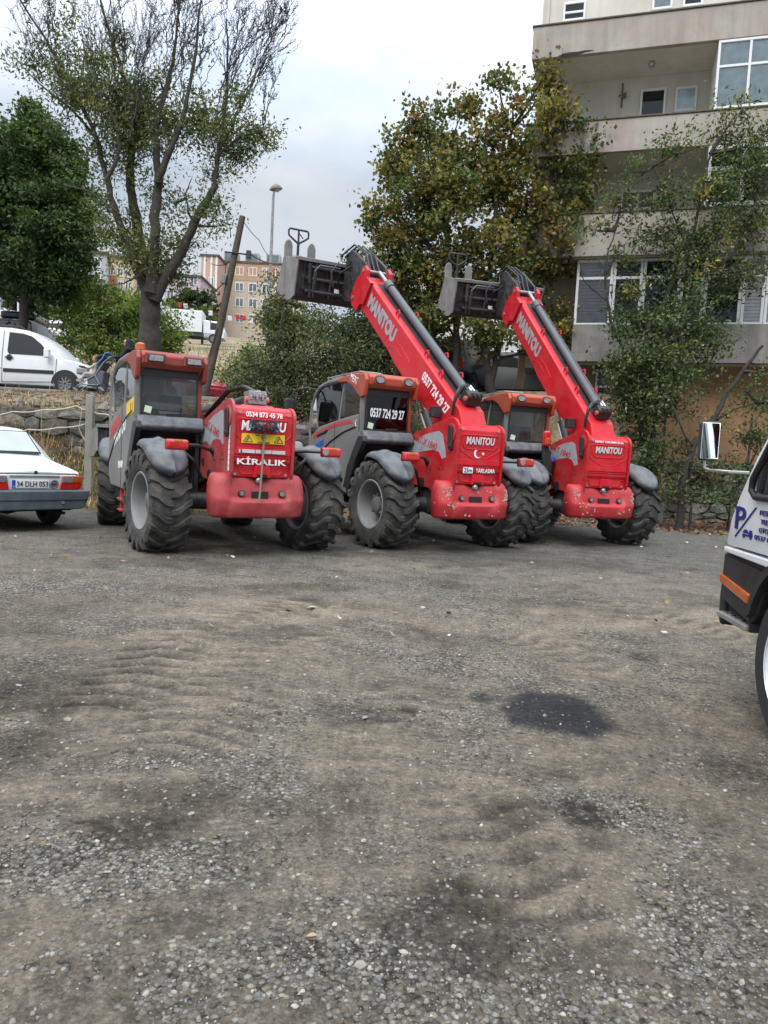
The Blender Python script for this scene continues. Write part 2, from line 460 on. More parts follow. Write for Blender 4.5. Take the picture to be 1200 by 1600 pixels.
    for x in (-.22, .27):
        l = MB().disc((cx+x,-.828,.765),.04,'y',.03,20); lo = l.build('lamp_bezel', M['black'], bp, 40, bevel=.004)
        MB().disc((cx+x,-.846,.765),.028,'y',.012,20).build('reflector', M['clearlens'], lo, 40)
    MB().lathe([(0,-.02),(.035,-.02),(.035,.02),(.02,.035),(0,.035)], (cx-.02,-.83,.915), 'y', 16, sgn=-1).build('tow_pin', M['steel'], bp, 40)
    # scraped patches
    if style != 1:      # bare patches where the paint is scraped off
        rs = np.random.default_rng(style)
        for (x0, z0, n_, sx_, sz_) in ((-.47,.84,26,.045,.05),(.50,.80,26,.03,.05),(.0,.56,20,.25,.03),(.05,.88,12,.12,.02),(-.35,.67,14,.1,.02)):
            sc = MB()
            for k in range(n_):
                x = x0 + rs.normal(0, sx_); z = max(.53, min(.9, z0 + rs.normal(0, sz_)))
                # surface depth from the same profile
                yy = float(np.interp(z, zs, yr)); rec = .055*max(0, min(1, (z-.675)/.03))*max(0, min(1, (1.0-z)/.03+.35)); yy += rec*max(0, min(1, (.385-abs(x))/.055))
                w = float(np.interp(z, zs, bw)); ex = abs(x) - (w-cr)
                if ex > 0: yy += cr - math.sqrt(max(0, cr*cr-min(ex, cr)**2))
                r0 = rs.uniform(.006, .02); a0 = rs.uniform(0, 6)
                dy = 0.
                pts = [(cx+x+r0*rs.uniform(.6,1.3)*math.cos(t), yy-.003, z+r0*rs.uniform(.5,1.1)*math.sin(t)) for t in [2*math.pi*q/7 for q in range(7)]]
                sc.add(pts, [tuple(range(7))])
            sc.build('paint_scrape', M['scrape'], bp, 0)
    # --- hood (rear panel)
    hx0, hx1 = -.335, .395
    def hood_y(z): return -.80 - .055*(z-.95)/.65 if z < 1.6 else -.855 + .0*(z)
    pr = [(-.35,.95),(-.795,.95),(-.80,1.10),(-.83,1.13),(-.842,1.4),(-.855,1.6),(-.845,1.68),(-.81,1.735),(-.74,1.765),(-.35,1.80)]
    b = MB().prism(pr, 'x', hx0, hx1)
    hd = b.build('hood', hood_m, T, 0, bevel=.02, seg=3)
    def HP(x, z, o=0.):   # point on the hood face
        if z < 1.1: y = -.795 - .005*(z-.95)/.15
        elif z < 1.13: y = -.80 - .03*(z-1.1)/.03
        elif z < 1.4: y = -.83 - .012*(z-1.13)/.27
        else: y = -.842 - .013*(z-1.4)/.2
        return (x, y-o, z)
    hc = (hx0+hx1)/2
    d = MB()   # raised name field and V ribs
    def ridge(pts, r=.008): d.tube([HP(hc+p[0], p[1], .002) for p in pts], r, 6)
    ridge([(-.29,1.62),(-.28,1.48),(-.22,1.43),(.22,1.43),(.28,1.48),(.29,1.62),(-.29,1.62)])
    ridge([(-.34,1.45),(-.29,1.40),(-.10,1.30),(.10,1.30),(.29,1.40),(.34,1.45)], .007)
    ridge([(-.345,1.19),(.345,1.19)], .009)
    ridge([(-.345,1.08),(-.28,1.08),(-.25,1.01),(-.22,.99),(.22,.99),(.25,1.01),(.28,1.08),(.345,1.08)], .009)
    d.prism([(hc-.10,.955),(hc-.085,1.075),(hc-.06,1.09),(hc+.07,1.09),(hc+.095,1.075),(hc+.11,.955)], 'y', -.84, -.79)
    d.prism([(hc-.35,1.215),(hc-.33,1.29),(hc+.33,1.29),(hc+.35,1.215)], 'y', -.850, -.83)
    d.build('moulding', hood_m, hd, 50, bevel=.006)
    s = MB(); s.b2((hc-.06,-.843,.958),(hc+.07,-.836,.99)); s.build('latch_recess', M['dark'], hd, 0)
    s = MB()
    for (x, z) in ((-.29,1.69),(.29,1.69),(-.31,.985),(.31,.985)): s.disc(HP(hc+x, z, .004 if z<1.65 else -.005),.018,'y',.01,14)
    s.builds('fastener', M['steel'], hd, 40)
    fr = lambda z, x=0., o=.012: frame(HP(hc+x, z, o), (1,0,0), (0,-.02,1))
    if style == 1:
        text('lettering', '0534 873 45 78', M['white'], hd, frame(HP(hc,1.675,.0),(1,0,0),(0,.15,1)), .06, .44, bold=.02)
        text('lettering', 'MANITOU', M['white'], hd, fr(1.545), .115, .54, bold=.03, shear=.12)
        s = MB(); p = HP(hc, 1.40, .014); s.b2((hc-.26,p[1]-.001,1.345),(hc+.26,p[1]+.006,1.455)); stk = s.build('sticker', M['yellow'], hd, 0)
        for sx in (-1, 1):
            q = MB(); x = hc+sx*.185
            for (a, c) in (((x-.055,1.362),(x+.055,1.362)),((x+.055,1.362),(x,1.438)),((x,1.438),(x-.055,1.362))):
                q.tube([(a[0],p[1]-.003,a[1]),(c[0],p[1]-.003,c[1])], .004, 4)
            q.tube([(x-.02,p[1]-.003,1.37),(x+.01,p[1]-.003,1.415)], .006, 4)
            q.build('warning_triangle', M['black'], stk, 0)
        q = MB(); q.tube([(hc-.03,p[1]-.003,1.44),(hc,p[1]-.003,1.385),(hc+.03,p[1]-.003,1.42)], .006, 4); q.b2((hc-.1,p[1]-.003,1.435),(hc-.05,p[1]-.002,1.445)); q.builds('pictogram', M['black'], stk, 0)
        text('lettering', 'YAKLASMA', M['black'], stk, frame((hc+.0,p[1]-.003,1.358),(1,0,0),(0,0,1)), .016, .16, bold=.01)
        s = MB()
        for (a, w) in ((-.29,.018),(-.25,.15),(-.09,.06),(-.02,.12),(.11,.16)):
            p = HP(hc+a+w/2, 1.245, .03); s.b2((hc+a,p[1]-.001,1.232),(hc+a+w,p[1]+.008,1.272))
        s.build('decal', M['silverdecal'], hd, 0)
        text('lettering', 'K\u0130RALIK', M['white'], hd, frame((hc,-.8415,1.145),(1,0,0),(0,-.02,1)), .092, .6, bold=.022)
    else:
        text('lettering', 'MANITOU', M['silverdecal'], hd, fr(1.545), .105, .46, bold=.03, shear=.14)
        s = MB()
        for k in range(3):
            s.b2((hc-.27+.0,HP(0,1.5,.0)[1],1.43+k*.0),(hc-.26,HP(0,1.5,.0)[1]+.003,1.431))
        if style == 2:
            # crescent and star
            p = HP(hc, 1.37, .004); o1, o2 = [], []
            for k in range(28):
                a = R(38 + 284*k/27); o1.append((hc-.025+.062*math.cos(a), 1.375+.062*math.sin(a)))
            for k in range(28):
                a = R(322 - 284*k/27); o2.append((hc-.008+.05*math.cos(R(360)-a if False else a), 1.375+.05*math.sin(a)))
            q = MB()
            vs = [(x, p[1]-.002, z) for x, z in o1] + [(x, p[1]-.002, z) for x, z in reversed(o2)]
            n1 = len(o1)
            q.add(vs, [(i, i+1, n1+i+1, n1+i) for i in range(n1-1)])
            sp = []
            for k in range(10):
                rr = .028 if k % 2 == 0 else .011; a = R(180+36*k); sp.append((hc+.062+rr*math.cos(a), 1.375+rr*math.sin(a)))
            c0 = len(q.v); q.add([(hc+.062, p[1]-.002, 1.375)]+[(x, p[1]-.002, z) for x, z in sp], [(0, 1+k, 1+(k+1) % 10) for k in range(10)])
            q.build('crescent_star', M['white'], hd, 0, solid=.002)
            s = MB(); s.b2((hc-.24,-.8405,1.105),(hc-.085,-.836,1.185)); bx = s.build('number_box', M['white'], hd, 0)
            text('lettering', '25m', M['black'], bx, frame((hc-.163,-.8425,1.145),(1,0,0),(0,0,1)), .06, .125, bold=.01)
            text('lettering', 'YAKLASMA', M['white'], hd, frame((hc+.12,-.8415,1.145),(1,0,0),(0,-.02,1)), .06, .31, bold=.008)
        else:
            text('lettering', 'D\u0130KKAT YAKLASMA 25 mt.', M['white'], hd, frame(HP(hc,1.675,.0),(1,0,0),(0,.15,1)), .042, .5, bold=.02)
    # --- engine pod on the right
    b = MB().prism([(.45,.75),(2.55,.75),(2.6,1.25),(2.3,1.42),(.65,1.42),(.5,1.2)], 'x', .45, 1.15)
    b.build('engine_cover', M['cab_grey'], T, 0, bevel=.05, seg=3)
    # --- cab
    xl, xr = -1.185, -.375
    b = MB()
    b.prism([(.40,1.64),(.40,1.52),(.60,1.34),(.78,1.08),(.90,.78),(.96,.66),(2.20,.66),(2.38,.80),(2.44,1.15),(2.43,1.50),(2.0,1.69),(1.15,1.80),(.42,1.87)], 'x', xl, xl+.05)
    cab = b.build('cab_shell', M['cab_grey'], T, 0, bevel=.02, seg=3)
    # swoosh groove and stripe on the door
    g = MB(); g.tube([(xl-.002, 2.4,.98),(xl-.002,2.0,1.22),(xl-.002,1.5,1.45),(xl-.002,1.0,1.6),(xl-.002,.55,1.68)], .014, 6); g.tube([(xl,1.30,.68),(xl,1.33,1.76)], .006, 5)
    g.build('door_seam', M['black'], cab, 0)
    if style == 1:
        g = MB().prism([(2.3,1.32),(2.25,1.48),(1.5,1.66),(1.4,1.55)], 'x', xl-.004, xl+.001); g.build('decal', M['reddecal'], cab, 0)
        g = MB().prism([(.46,1.66),(.98,1.59),(.98,1.77),(.46,1.85)], 'x', xl-.004, xl+.001); stk = g.build('sticker', M['yellow'], cab, 0)
        q = MB(); q.b2((xl-.006,.55,1.70),(xl-.004,.58,1.79)); q.b2((xl-.006,.66,1.68),(xl-.004,.7,1.77)); q.builds('pictogram', M['orangelens'], stk, 0)
        text('lettering', 'MANITOU', M['white'], cab, frame((xl-.004,1.45,1.40),(0,-1,.27),(0,.0,1)), .15, .95, bold=.02, shear=.2)
        text('lettering', '1840', M['white'], cab, frame((xl-.004,1.35,.98),(0,-1,0.05),(0,0,1)), .1, .35, bold=.03)
    else:
        g = MB().prism([(2.22,1.50),(2.2,1.58),(1.4,1.73),(.75,1.79),(.62,1.72),(.8,1.73),(1.4,1.68)], 'x', xl-.004, xl+.001); g.build('decal', M['reddecal'], cab, 0)
        g = MB().prism([(2.05,1.535),(2.0,1.57),(1.6,1.645),(1.62,1.61)], 'x', xl-.02, xl+.001); g.build('handle', M['black'], cab, 0, bevel=.005)
        if style == 2:
            text('lettering', 'MANITOU', M['reddecal'], cab, frame((xl-.004,1.42,1.10),(0,-1,.12),(0,0,1)), .2, .75, bold=.01)
            g = MB().prism([(2.05,1.33),(2.05,1.42),(1.75,1.5),(1.75,1.41)], 'x', xl-.004, xl+.001); g.build('sticker', M['blue'], cab, 0)
            text('crescent_emblem', '(', M['white'], cab, frame((xl-.004,.55,1.73),(0,-1,0),(0,0,1)), .1, .05, bold=.03)
    # floor, bulkhead, ledge
    b = MB()
    b.prism([(.42,1.58),(.5,1.56),(.66,1.36),(.84,1.08),(.96,.72),(2.3,.70),(2.3,.66),(.93,.66),(.80,1.05),(.62,1.32),(.42,1.5)], 'x', xl+.05, xr)
    b.build('bulkhead', M['black'], cab, 0, bevel=.012)
    b = MB().prism([(.30,1.56),(.27,1.50),(.30,1.46),(.42,1.44),(.44,1.63),(.36,1.63)], 'x', xl+.02, xr+.02)
    b.build('rear_ledge', M['fender'], cab, 0, bevel=.02, seg=3)
    b = MB().prism([(.28,1.55),(.25,1.47),(.48,1.22),(.66,.92),(.72,.70),(.98,.66),(.90,.80),(.78,1.10),(.6,1.36),(.44,1.55)], 'x', xl-.012, xl+.06)
    b.build('arch_trim', M['black'], cab, 0, bevel=.012)
    # pillars
    b = MB()
    side = [(.43,1.86),(.41,2.13),(.40,2.36)]
    b.tube([(xl+.035,y,z) for y,z in side], .045, 8)
    b.tube([(xl+.03,1.20,1.78),(xl+.03,1.13,2.1),(xl+.05,1.10,2.36)], .032, 8)
    ap = [(2.40,1.50),(2.43,1.75),(2.37,2.02),(2.24,2.22),(2.05,2.33),(1.7,2.385),(1.1,2.40),(.42,2.38)]
    for x in (xl+.03, xr-.03): b.tube([(x,y,z) for y,z in ap], .036, 8)
    b.tube([(xl+.01,2.05,1.68),(xl+.03,2.12,2.0),(xl+.04,2.07,2.25)], .014, 6)
    b.prism([(.40,1.60),(.46,1.60),(.45,2.2),(.38,2.2)], 'x', xl, xl+.06)
    b.build('cab_pillar', M['cab_grey'], cab, 50)
    b = MB().prism([(.39,1.60),(.46,1.60),(.45,2.3),(.37,2.3)], 'x', xr-.055, xr)
    b.b2((xr-.04,.46,1.5),(xr,2.4,1.60))
    MB().b2((xr-.045,.44,.68),(xr,2.35,1.5)).build('cab_side_panel', M['black'], cab, 0)
    b.build('cab_right_frame', M['roof_red'] if style == 1 else M['orange'], cab, 0, bevel=.012)
    # glazing
    gm = M['glass'] if style in (1, 3) else M['glass_dark']
    def pane(name, pts, par=cab, m=gm):
        b = MB().add(pts, [tuple(range(len(pts)))]); return b.build(name, m, par, 0)
    rw = pane('rear_window', [(xl+.055,.385,1.625),(xr-.05,.385,1.625),(xr-.05,.375,2.27),(xl+.055,.375,2.27)])
    s = MB(); w0 = .383
    for (a, c) in (((xl+.06,1.63),(xr-.055,1.655)),((xl+.06,1.63),(xl+.085,2.27)),((xr-.075,1.63),(xr-.055,2.27))): s.b2((a[0],.376,a[1]),(c[0],.381,c[1]))
    s.build('window_seal', M['black'], rw, 0)
    s = MB().box((xl+.15,.377,1.70),(.085,.004,.085),(0,.2,0)); s.build('sticker', M['pale_sticker'], rw, 0, bevel=.002)
    s = MB(); s.tube([(-.8,.37,1.60),(-.8,.345,1.66),(-.62,.345,1.67)], .008, 6); s.build('wiper', M['black'], rw, 0)
    pane('door_window', [(xl+.012,2.06,1.69),(xl+.012,1.24,1.80),(xl+.02,1.15,2.36),(xl+.02,1.72,2.35),(xl+.02,2.02,2.27),(xl+.02,2.15,2.08),(xl+.012,2.12,1.85)], m=M['glass'] if style == 1 else gm)
    pane('door_window', [(xl+.012,2.38,1.53),(xl+.012,2.10,1.68),(xl+.015,2.16,2.0),(xl+.015,2.2,2.18),(xl+.015,2.35,1.98),(xl+.012,2.41,1.75)], m=M['glass'] if style == 1 else gm)
    pane('quarter_window', [(xl+.012,1.16,1.81),(xl+.012,.46,1.87),(xl+.016,.44,2.2),(xl+.02,.6,2.32),(xl+.02,1.1,2.37)], m=gm)
    pane('windscreen', [(xl+.05,2.41,1.45),(xr-.05,2.41,1.45),(xr-.05,2.42,1.78),(xl+.05,2.42,1.78)], m=M['glass'])
    pane('windscreen', [(xl+.05,2.42,1.79),(xr-.05,2.42,1.79),(xr-.05,2.20,2.24),(xl+.05,2.20,2.24)], m=M['glass'])
    pane('right_window', [(xr-.012,2.38,1.62),(xr-.012,.47,1.62),(xr-.012,.45,2.3),(xr-.012,1.7,2.34),(xr-.012,2.2,2.2)], m=M['glass'])
    # interior
    s = MB(); s.box((-.78,.98,1.28),(.5,.5,.14)); s.box((-.78,.74,1.6),(.48,.13,.62),(-.12,0,0)); s.b2((-.95,.9,1.45),(-.62,1.0,1.52))
    s.build('seat', M['black'], cab, 0, bevel=.04, seg=3)
    s = MB(); n_ = 20
    s.tube([(-.78+.19*math.cos(2*math.pi*k/n_), 1.95-.07*math.sin(2*math.pi*k/n_), 1.58+.17*math.sin(2*math.pi*k/n_)) for k in range(n_+1)], .016, 8)
    s.tube([(-.78,1.95,1.58),(-.78,2.15,1.2),(-.78,2.2,.75)], .04, 8); s.b2((-1.1,2.15,.7),(-.45,2.36,1.35))
    s.build('steering_wheel', M['black'], cab, 40)
    # roof
    rm = M['roof_red'] if style == 1 else M['orange']
    cheek = [(1.25,2.44),(1.22,2.37),(.92,2.36),(.70,2.29),(.52,2.17),(.40,2.11),(.29,2.13),(.23,2.36),(.29,2.455),(.6,2.47)]
    b = MB()
    X0, X1 = xl-.025, xr+.035
    b.prism(cheek, 'x', X0, X0+.06); b.prism(cheek, 'x', X1-.06, X1)
    b.prism([(.30,2.25),(.235,2.30),(.225,2.40),(.285,2.455),(.6,2.475),(1.25,2.45),(1.25,2.36),(.5,2.36),(.42,2.27)], 'x', X0+.06, X1-.06)
    b.prism([(.44,2.15),(.235,2.30),(.235,2.36),(.5,2.3)], 'x', X0+.06, X0+.10)
    b.prism([(.44,2.15),(.235,2.30),(.235,2.36),(.5,2.3)], 'x', X1-.10, X1-.06)
    rf = b.build('roof', rm, T, 0, bevel=.022, seg=3)
    rf.location.z = -.055 if style == 1 else -.025
    b = MB().prism([(1.25,2.44),(2.0,2.40),(2.2,2.30),(2.12,2.26),(1.9,2.34),(1.25,2.37)], 'x', X0+.03, X1-.03); b.build('front_roof', M['black'], rf, 0, bevel=.015)
    b = MB().b2((X0+.08,.36,2.16),(X1-.08,.40,2.30)); b.build('visor_shade_panel', M['black'], rf, 0)  # black panel stands for the shade under the roof visor
    for x in (-1.0, -.54):
        if style == 1:
            b = MB().box((x+.01,.222,2.365),(.25,.03,.13)); o = b.build('lamp_recess', M['roof_red'], rf, 0, bevel=.03, seg=3)
            b = MB().box((x+.01,.205,2.365),(.2,.05,.095)); o = b.build('work_lamp', M['black'], rf, 0, bevel=.015)
            MB().box((x+.01,.178,2.36),(.165,.01,.065)).build('lens', M['clearlens'], o, 0, bevel=.004)
        else:
            b = MB().disc((x,.228,2.365),.105,'y',.02,24,ry=.075); b.build('lamp_recess', rm, rf, 40, bevel=.008)
            b = MB().disc((x,.215,2.365),.075,'y',.03,24,ry=.055); o = b.build('work_lamp', M['black'], rf, 40, bevel=.006)
            MB().disc((x,.198,2.365),.062,'y',.01,24,ry=.043).build('lens', M['clearlens'], o, 40)
    if style == 1:
        b = MB().lathe([(.0,.095),(.04,.093),(.057,.08),(.062,.05),(.063,.02),(.066,0)], (-1.10,.62,2.485), 'z', 20); bo = b.build('beacon', M['orangelens'], rf, 40)
        MB().lathe([(.08,.0),(.08,.02),(0,.02)], (-1.10,.62,2.47), 'z', 20).build('beacon_base', M['black'], bo, 40)
        b = MB()
        for x in (-.8,-.6): b.lathe([(0,.05),(.07,.045),(.1,.02),(.1,0)], (x,.9,2.46), 'z', 16)
        b.build('roof_vent', M['black'], rf, 40)
    else:
        b = MB()
        for k in range(5): b.tube([(xl+.10+k*.09,.75,2.515),(xl+.10+k*.09,1.95,2.50)], .012, 6)
        for y in (.75,1.35,1.95): b.tube([(xl+.10,y,2.515-.012*(y-.75)),(xl+.46,y,2.515-.012*(y-.75))], .014, 6)
        for x in (xl+.10, xl+.46): b.tube([(x,.9,2.46),(x,.9,2.515)], .012, 6); b.tube([(x,1.9,2.36),(x,1.9,2.5)], .012, 6)
        b.build('roof_guard', M['steel'], rf, 40)
    text('lettering', {1:'MERT',2:'MERT',3:'MERT'}[style], M['white'], rf, frame((X0-.004,.62,2.385),(0,-1,-.35),(0,-.35,1)), .1, .26, bold=.0) if style == 2 else None
    # mirror
    if style != 1:
     b = MB().tube([(xl+.03,2.2,2.3),(xl-.05,2.42,2.34),(xl-.22,2.55,2.30),(xl-.3,2.58,2.15)], .014, 8)
     mo = b.build('mirror_arm', M['black'], T, 40)
     MB().box((xl-.3,2.58,1.98),(.19,.06,.34),(0,0,.2)).build('mirror', M['black'], mo, 0, bevel=.03, seg=3)
    # rear window lettering
    if style == 2:
        text('lettering', '0537 724 29 27', M['white'], rw, frame((-.775,.372,1.885),(1,0,-.02),(0,-.01,1)), .135, .55, bold=.025)
    # --- tail lamps on arms
    def tail(x0, x1, y, z, vert=False):
        if not vert:
            b = MB().tube([(x0,-.12,z-.04),(x0+(x1-x0)*.12,-.2,z-.03),((x0+x1)/2,y+.1,z+.01),(x1,y+.02,z+.01)], .02, 8)
            b.disc((x0,-.12,z-.04),.045,'x',.03,14)
            a = b.build('lamp_arm', M['black'], T, 40)
            x = x1
            o = MB().box((x,y-.03,z+.01),(.26,.07,.12)).build('tail_lamp', M['redlens'], a, 0, bevel=.035, seg=3)
            MB().box((x+.01,y-.058,z+.045),(.1,.02,.04)).build('indicator', M['orangelens'], o, 0, bevel=.012)
            MB().box((x,y+.02,z+.01),(.25,.04,.125)).build('lamp_housing', M['black'], o, 0, bevel=.02)
            if x > 0: MB().disc((x-.09,y-.064,z+.01),.04,'y',.012,16).build('reversing_lens', M['clearlens'], o, 40)
        else:
            b = MB().prism([(x0-.05,1.15),(x0+.06,1.15),(x0+.09,1.3),(x0+.0,1.62),(x0-.1,1.62),(x0-.09,1.4)], 'y', y-.03, y+.03)
            a = b.build('lamp_arm', M['black'], T, 0, bevel=.01)
            o = MB().box((x0-.05,y-.05,1.70),(.14,.08,.26)).build('tail_lamp', M['redlens'], a, 0, bevel=.04, seg=3)
            MB().box((x0-.04,y-.09,1.66),(.07,.02,.1)).build('indicator', M['orangelens'], o, 0, bevel=.012)
    if style == 3: tail(-.55,-.6,.05,1.3,True)
    else: tail(-.36,-.90,-.60,1.275)
    if style != 3: tail(.43,1.0,-.60,1.275)
    else: tail(.62,.6,.0,1.3,True)
    if style == 3:
        b = MB().b2((-.72,.3,.85),(-.42,.75,1.35)); b.b2((-.6,.1,1.12),(-.38,.35,1.32)); b.build('fluid_tank', M['black'], T, 0, bevel=.04, seg=3)
        MB().lathe([(0,.07),(.06,.07),(.065,.0)], (-.43,.12,1.34), 'z', 16).build('tank_cap', M['blue'], T, 40)
        MB().b2((-.86,.24,1.1),(-.66,.6,1.34)).build('tank_cover', M['fender'], T, 0, bevel=.05, seg=3)
    # --- boom
    th = R(theta); ct, sn = math.cos(th), math.sin(th)
    bx0, bx1 = -.165, .245
    PY, PZ = -.67, 1.9
    if style == 1: PZ = 1.80
    def B(x, s, h): return (x, PY + s*ct + h*sn, PZ + s*sn - h*ct)
    BM = Matrix(((1,0,0,0),(0,ct,-sn,PY),(0,sn,ct,PZ),(0,0,0,1)))   # local (x, s, -h)
    def bprism(b, poly, x0, x1): # poly in (s,h)
        b2 = MB().prism([(s, -h) for s, h in poly], 'x', x0, x1).xf(BM); b.add(b2.v, b2.f)
    bm_ = M['red_faded'] if style == 1 else M['red_clean']
    b = MB(); bprism(b, [(-.12,.12),(.1,.0),(4.0,.0),(4.0,.53),(2.55,.535),(2.45,.545),(2.2,.57),(1.5,.57),(.5,.56),(.1,.55),(-.1,.42)], bx0, bx1)
    bo = b.build('boom', bm_, T, 0, bevel=.022, seg=3)
    b = MB()
    # welded ribs on the flank
    def arc(pts): b.tube([B(bx0+.001, s, h) for s, h in pts], .007, 5)
    arc([(2.75,.50),(2.70,.36),(2.45,.26),(2.1,.24),(1.75,.28)]); arc([(2.55,.50),(2.5,.42),(2.3,.36),(2.05,.36)])
    arc([(.12,.5),(.25,.42),(.45,.42),(.55,.55)])
    b.builds('weld_rib', bm_, bo, 40)
    b = MB(); bprism(b, [(.35,.015),(3.85,.015),(3.85,-.012),(.35,-.012)], bx0+.12, bx1-.01); b.build('tube_gap_shade', M['black'], bo, 0)  # black strip paints the shaded gap under the extension cylinder
    xt = bx0+.235
    b = MB(); b.tube([B(xt,.5,-.09),B(xt,3.65,-.09)], .068, 16); b.tube([B(xt,3.55,-.09),B(xt,3.72,-.09)], .082, 16); b.build('extension_cylinder', M['tubegrey'], bo, 40)
    b = MB(); b.tube([B(xt,3.7,-.09),B(xt,4.15,-.09)], .035, 12); b.build('cylinder_rod', M['steel'], bo, 40)
    b = MB()
    for dx in (.11,.145): b.tube([B(xt+dx,.35,-.05),B(xt+dx,3.6,-.05)], .011, 6)
    b.build('hydraulic_pipe', M['chrome'], bo, 40)
    b = MB()
    for s in (.95,1.5,2.75,3.5):
        for x in (bx0+.07, bx1+.0):
            if s in (3.5,) : continue
            b.tube([B(x,s-.05,.0),B(x,s-.05,-.06),B(x,s,-.1),B(x,s+.05,-.06),B(x,s+.05,.0)], .014, 6)
    b.builds('lifting_eye', bm_, bo, 40)
    # lettering on the flank
    if style != 1:
        text('lettering', 'MANITOU', M['greydecal'], bo, frame(B(bx0-.003,3.10,.235),(0,-ct,-sn),(0,-sn,ct)), .255, 1.28, bold=.06, shear=-.0)
        if style == 2:
            text('lettering', '0537 724 29 27', M['white'], bo, frame(B(bx0-.003,.80,.19),(0,-ct,-sn),(0,-sn,ct)), .15, .95, bold=.032)
    # head
    b = MB()
    for x0, x1 in ((bx0-.045, bx0+.02), (bx1-.02, bx1+.045)):
        bprism(b, [(3.80,-.03),(4.02,-.03),(4.08,-.13),(4.22,-.15),(4.30,-.06),(4.30,.08),(4.38,.16),(4.42,.40),(4.42,.56),(4.28,.64),(4.02,.62),(3.98,.46),(3.84,.40)], x0, x1)
    bprism(b, [(3.95,.03),(4.2,.03),(4.2,.5),(3.95,.5)], bx0+.02, bx1-.02)
    hd2 = b.build('boom_head', bm_, bo, 0, bevel=.012)
    b = MB(); b.tube([B(bx0-.06,4.2,-.06),B(bx1+.06,4.2,-.06)], .03, 10); b.tube([B(bx0-.06,4.3,.5),B(bx1+.06,4.3,.5)], .03, 10); b.build('pivot_pin', M['steel'], hd2, 40)
    # valve block and hoses at the boom foot
    b = MB(); q = B(xt,.28,-.1)
    b.box(q, (.22,.2,.16), (th,0,0)); 
    for k in range(6): b.box((q[0]-.09+.036*k, q[1]-.1, q[2]+.03*(k % 2)), (.025,.08,.05))
    vb = b.build('valve_block', M['black'] if style != 1 else M['steel'], bo, 0, bevel=.008)
    b = MB()
    for dx in (-.12, .13): b.lathe([(0,.03),(.03,.02),(.035,-.02),(0,-.03)], (q[0]+dx,q[1]-.05,q[2]-.02), 'x', 12)
    b.builds('plug', M['plug'], vb, 40)
    b = MB()
    for dx in (.0,.03):
        if style == 1:
            b.tube([(q[0]-.03+dx,q[1],q[2]+.08),(q[0]-.1+dx,q[1]+.15,q[2]+.14),(q[0]-.2+dx,q[1]+.5,q[2]+.1),(q[0]-.25+dx,q[1]+.9,q[2]-.08),(q[0]-.25,q[1]+1.3,q[2]-.2)], .022, 8)
        else:
            b.tube([B(xt-.02+dx,.5,-.14),(q[0]-.08+dx,q[1]+.02,q[2]+.17),(q[0]-.2+dx,q[1]-.02,q[2]+.13),(q[0]-.27+dx*.5,q[1]-.03,q[2]+.02),(q[0]-.29,q[1]-.02,q[2]-.12),(q[0]-.28,q[1]+.02,q[2]-.26)], .022, 8)
    b.build('hose', M['hose'], vb, 40)
    b = MB()
    for dx in (-.03,.0,.05): b.tube([(q[0]+dx,q[1]+.0,q[2]+.09),(q[0]+dx+.0,q[1]+.14*ct,q[2]+.1+.12*sn)], .016, 8)
    b.build('hose_fitting', M['chrome'], vb, 40)
    if style != 1:
        b = MB(); e = B(bx0-.11,.55,.3); b.box((bx0-.09,e[1]-.05,e[2]-.05),(.14,.12,.16)); b.build('hose_clamp', M['black'], bo, 0, bevel=.01)
    # lift cylinder between cab and boom
    p0 = Vector(B(-.215,-.12 if style != 1 else .9,.74)); p1 = Vector(B(-.08, 1.75, .42))
    d = (p1-p0)
    b = MB().tube([p0, p0+d*.52], .088, 16); lc = b.build('lift_cylinder', M['black'], T, 40)
    MB().tube([p0+d*.5, p1], .042, 12).build('cylinder_rod', M['chrome'], lc, 40)
    MB().tube([p0+d*.02+Vector((-.1,0,0)), p0+d*.5+Vector((-.1,0,0))], .014, 8).build('hydraulic_pipe', M['steel'], lc, 40)
    return T, B, bo
